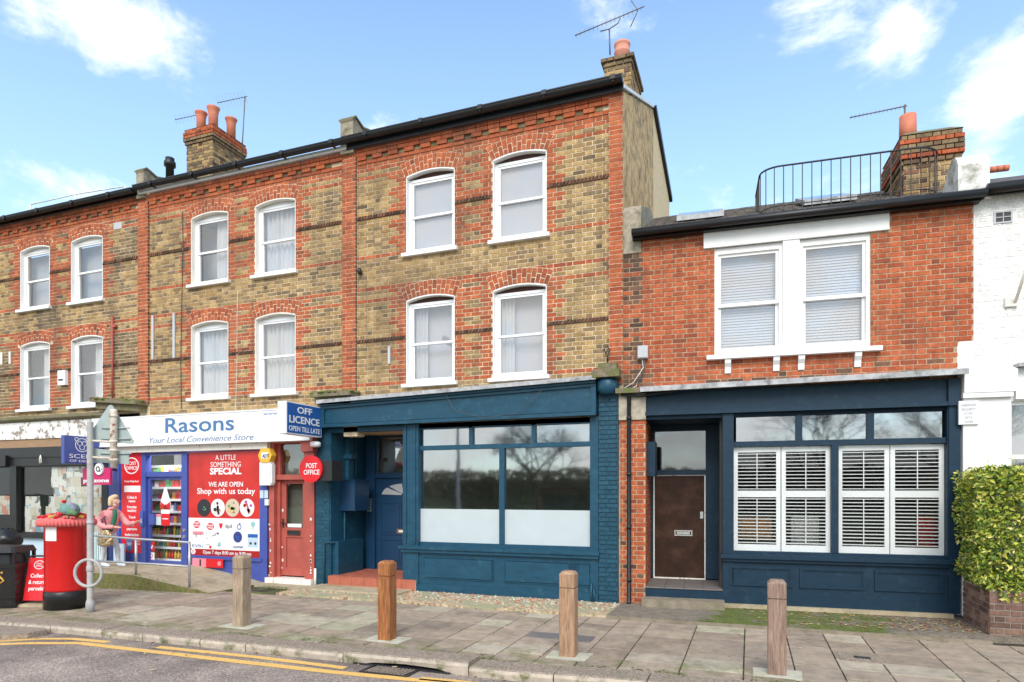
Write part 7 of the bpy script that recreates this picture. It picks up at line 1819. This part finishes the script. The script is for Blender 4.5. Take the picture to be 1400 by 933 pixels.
# head with face
skinned('head', [(.20,0,1.40),(.22,0,1.49),(.235,0,1.57),(.22,0,1.63),(.295,0,1.475),(.312,0,1.53),(.342,0,1.530)], [(0,1),(1,2),(2,3),(1,4),(2,5),(5,6)], [.05,.068,.088,.078,.036,.04,.014], 'skin', pe)
skinned('hair', [(.16,0,1.44),(.14,0,1.54),(.16,0,1.64),(.235,0,1.69),(.30,0,1.665),(.17,-.085,1.44),(.18,-.088,1.60),(.16,.085,1.46),(.18,.085,1.60)], [(0,1),(1,2),(2,3),(3,4),(1,6),(6,5),(1,8),(8,7)], [.06,.095,.095,.07,.04,.045,.055,.045,.055], 'hair_blond', pe)
skinned('ear', [(.215,-.088,1.545),(.215,-.093,1.57),(.22,-.091,1.59)], [(0,1),(1,2)], [.010,.013,.010], 'skin', pe, 1)
for sy in (-1, 1):
    e = MB().lathe(0, 0, [(.002,-.008),(.009,-.004),(.009,.004),(.002,.008)], 8); e.v = [(.318+v[2]*.5, sy*.030+v[0], 1.555+v[1]) for v in e.v]
    OFF['t'] = 0
    o = bpy.data.objects.new('eye', e.mesh('eye', 'ink')); C.objects.link(o); o.parent = pe
e = MB().box(.324, .333, -.02, .02, 1.490, 1.499); o = bpy.data.objects.new('mouth', e.mesh('mouth', 'logo_pink')); C.objects.link(o); o.parent = pe
# hands: palm + five fingers
def hand(wrist, fwd, side, up):
    w, f_, s_, u_ = Vector(wrist), Vector(fwd).normalized(), Vector(side).normalized(), Vector(up).normalized()
    P_ = [w, w+f_*.05, w+f_*.085]; E_ = [(0,1),(1,2)]; Rr = [(.022),(.030),(.028)]
    for k, (o, l) in enumerate(((-.030,.062),(-.010,.076),(.010,.072),(.030,.055))):
        b_ = w+f_*.09+s_*o; i = len(P_); P_ += [b_, b_+f_*l*.55+u_*.004*k, b_+f_*l-u_*.012]; E_ += [(2,i),(i,i+1),(i+1,i+2)]; Rr += [.0095,.009,.0075]
    i = len(P_); P_ += [w+f_*.03-s_*.032, w+f_*.065-s_*.062, w+f_*.10-s_*.068]; E_ += [(1,i),(i,i+1),(i+1,i+2)]; Rr += [.013,.011,.009]
    return skinned('hand', [tuple(p) for p in P_], E_, Rr, 'skin', pe, 2)
hand((.47,-.21,.97), (1,.15,-.10), (0,1,.15), (0,0,1)); hand((.67,.15,1.065), (1,0,.2), (0,-1,.1), (0,0,1))
skinned('scarf', [(.25,-.04,1.38),(.29,-.05,1.28),(.27,-.06,1.10),(.24,-.10,.95),(.24,-.12,.84)], [(0,1),(1,2),(2,3),(3,4)], [.045,.05,.05,.055,.04], 'scarf_green', pe)
for nm, sy, xx in (('shoe', -.10, .02), ('shoe', .10, .27)):
    skinned(nm, [(xx-.10,sy,.045),(xx,sy,.05),(xx+.10,sy,.035),(xx+.16,sy,.028)], [(0,1),(1,2),(2,3)], [.042,.05,.04,.026], 'shoe_white', pe)
bagm = MB(); sv = []; rbg = random.Random(5)
bcx, bcy, bcz = WX+.24, WY-.25, .22
pe.scale = (.9, .9, .87)
for i in range(11):
    for k in range(20):
        a = k*math.pi/10; q_ = .5+.5*math.sin(math.pi*min(1, i/6)/2); r_ = (.165*q_+rbg.uniform(-.012,.012)) if 0 < i < 10 else .08
        sv.append((bcx+r_*math.cos(a)*1.15, bcy+r_*math.sin(a)*.6, bcz+.50+.34*(1-i/10)))
bagm.add(sv, [((i+1)*20+k, (i+1)*20+(k+1)%20, i*20+(k+1)%20, i*20+k) for i in range(10) for k in range(20)]+[tuple(range(200,220))[::-1]], 0, False)
bg_ = thing('handbag', 'crumpled metallic bronze handbag hanging in front of the woman in pink', 'bag', (bcx, bcy, .78))
part('pouch', bagm, 'bag_bronze', bg_); part('strap', MB().tube([(bcx-.06,bcy,bcz+.83),(bcx-.10,bcy,bcz+1.05),(bcx-.04,bcy+.05,bcz+1.12)], .012, 6).tube([(bcx+.06,bcy,bcz+.83),(bcx-.02,bcy,bcz+1.08)], .012, 6), 'scarf_dark', bg_)
# small floor sign behind the woman
x, z = FC.P(168, 765, -.1)
single('floor_sign', MB().box(x-.16, x+.16, -.2, -.17, .28, .70).box(x-.05, x+.05, -.205, -.2, .5, .6, 1), ['pale_blue', 'sign_red'], 'small pale blue notice stand at the foot of the tall red panel', 'notice', (x, -.2, .28), FC)
x, z = FC.P(137, 765, -.3)
sc = MB()
for k in range(6): sc.box(x-.2+k*.07, x-.2+k*.07+.045, -.34, -.3, .28, .95)
single('slatted_crate', sc, 'pale_teal', 'pale teal upright slatted rack behind the woman in pink', 'rack', (x, -.3, .28), FC)

# ================================================================== across the road (mirrored in the shop glass)
def bare_tree(label, X, Y, h, seed):
    t = thing('bare_tree', label, 'tree', (X, Y, 0)); r = random.Random(seed); m1, m2 = MB(), MB()
    def grow(p, d, l, rad, depth):
        q_ = p+d*l; mid = p+d*l*.5+Vector((r.gauss(0,.04), r.gauss(0,.04), 0))*l
        (m1 if depth < 3 else m2).tube([p, mid, q_], [rad, rad*.85, rad*.7], 6 if depth < 3 else 3, caps=False)
        if depth >= 7: return
        for k in range(2 if depth > 5 else (4 if depth == 0 else 3)):
            nd = (d+Vector((r.gauss(0,.55), r.gauss(0,.55), r.gauss(.06,.28)))).normalized(); grow(q_, nd, l*r.uniform(.68,.86), rad*.62, depth+1)
    grow(Vector((X, Y, 0)), Vector((0,0,1)), h*.2, .15, 0)
    part('trunk', m1, 'bark', t); part('crown', m2, 'bark', t)
bare_tree('leafless spreading tree on the far verge, mirrored in the navy shop transoms', 7.4, -16.0, 10.5, 1)
bare_tree('leafless tree further left on the far verge, mirrored in the teal shop window', -13.5, -20.0, 9, 2)
bare_tree('leafless tree at the far right of the opposite verge', 14, -17.0, 10, 4)
sl_ = thing('street_lamp', 'tall grey street lamp on the far verge, mirrored in the teal shop window', 'street lamp', (-12.4, -5.5, 0))
part('column', MB().lathe(-12.4, -5.5, [(.12,0),(.11,1.2),(.08,1.3),(.06,8)], 14), 'post_grey', sl_); part('lantern', MB().tube([(-12.4,-5.5,8),(-12.4,-4.6,8.4)], .04, 8).box(-12.55, -12.25, -4.6, -3.9, 8.32, 8.46), 'post_grey', sl_)
wdm = MB(); rw = random.Random(9)
for k in range(26000):
    x = rw.uniform(-60, 45); top = 4.2+.9*noise.noise((x*.12, 0, 1))+.5*noise.noise((x*.6, 3, 1)); z = top*math.sqrt(rw.random()); y = -45+rw.uniform(-2.5, 2.5)+noise.noise((x*.4, z*.4, 0))*1.5
    s = rw.uniform(.12, .3); a = Vector((rw.gauss(0,1), rw.gauss(0,1), rw.gauss(0,1))).normalized(); b_ = a.orthogonal().normalized(); p = Vector((x, y, z))
    wdm.add([p-a*s, p-b_*s*.6, p+a*s, p+b_*s*.6], [(0,1,2,3)])
wdm.box(-60, 45, -47, -46.5, 0, 3.2)
single('woodland_edge', wdm, 'far_leaf', 'olive belt of shrubs across the road, seen only as a reflection', 'woodland', (-5, -45, 0), FW, None, 'stuff')
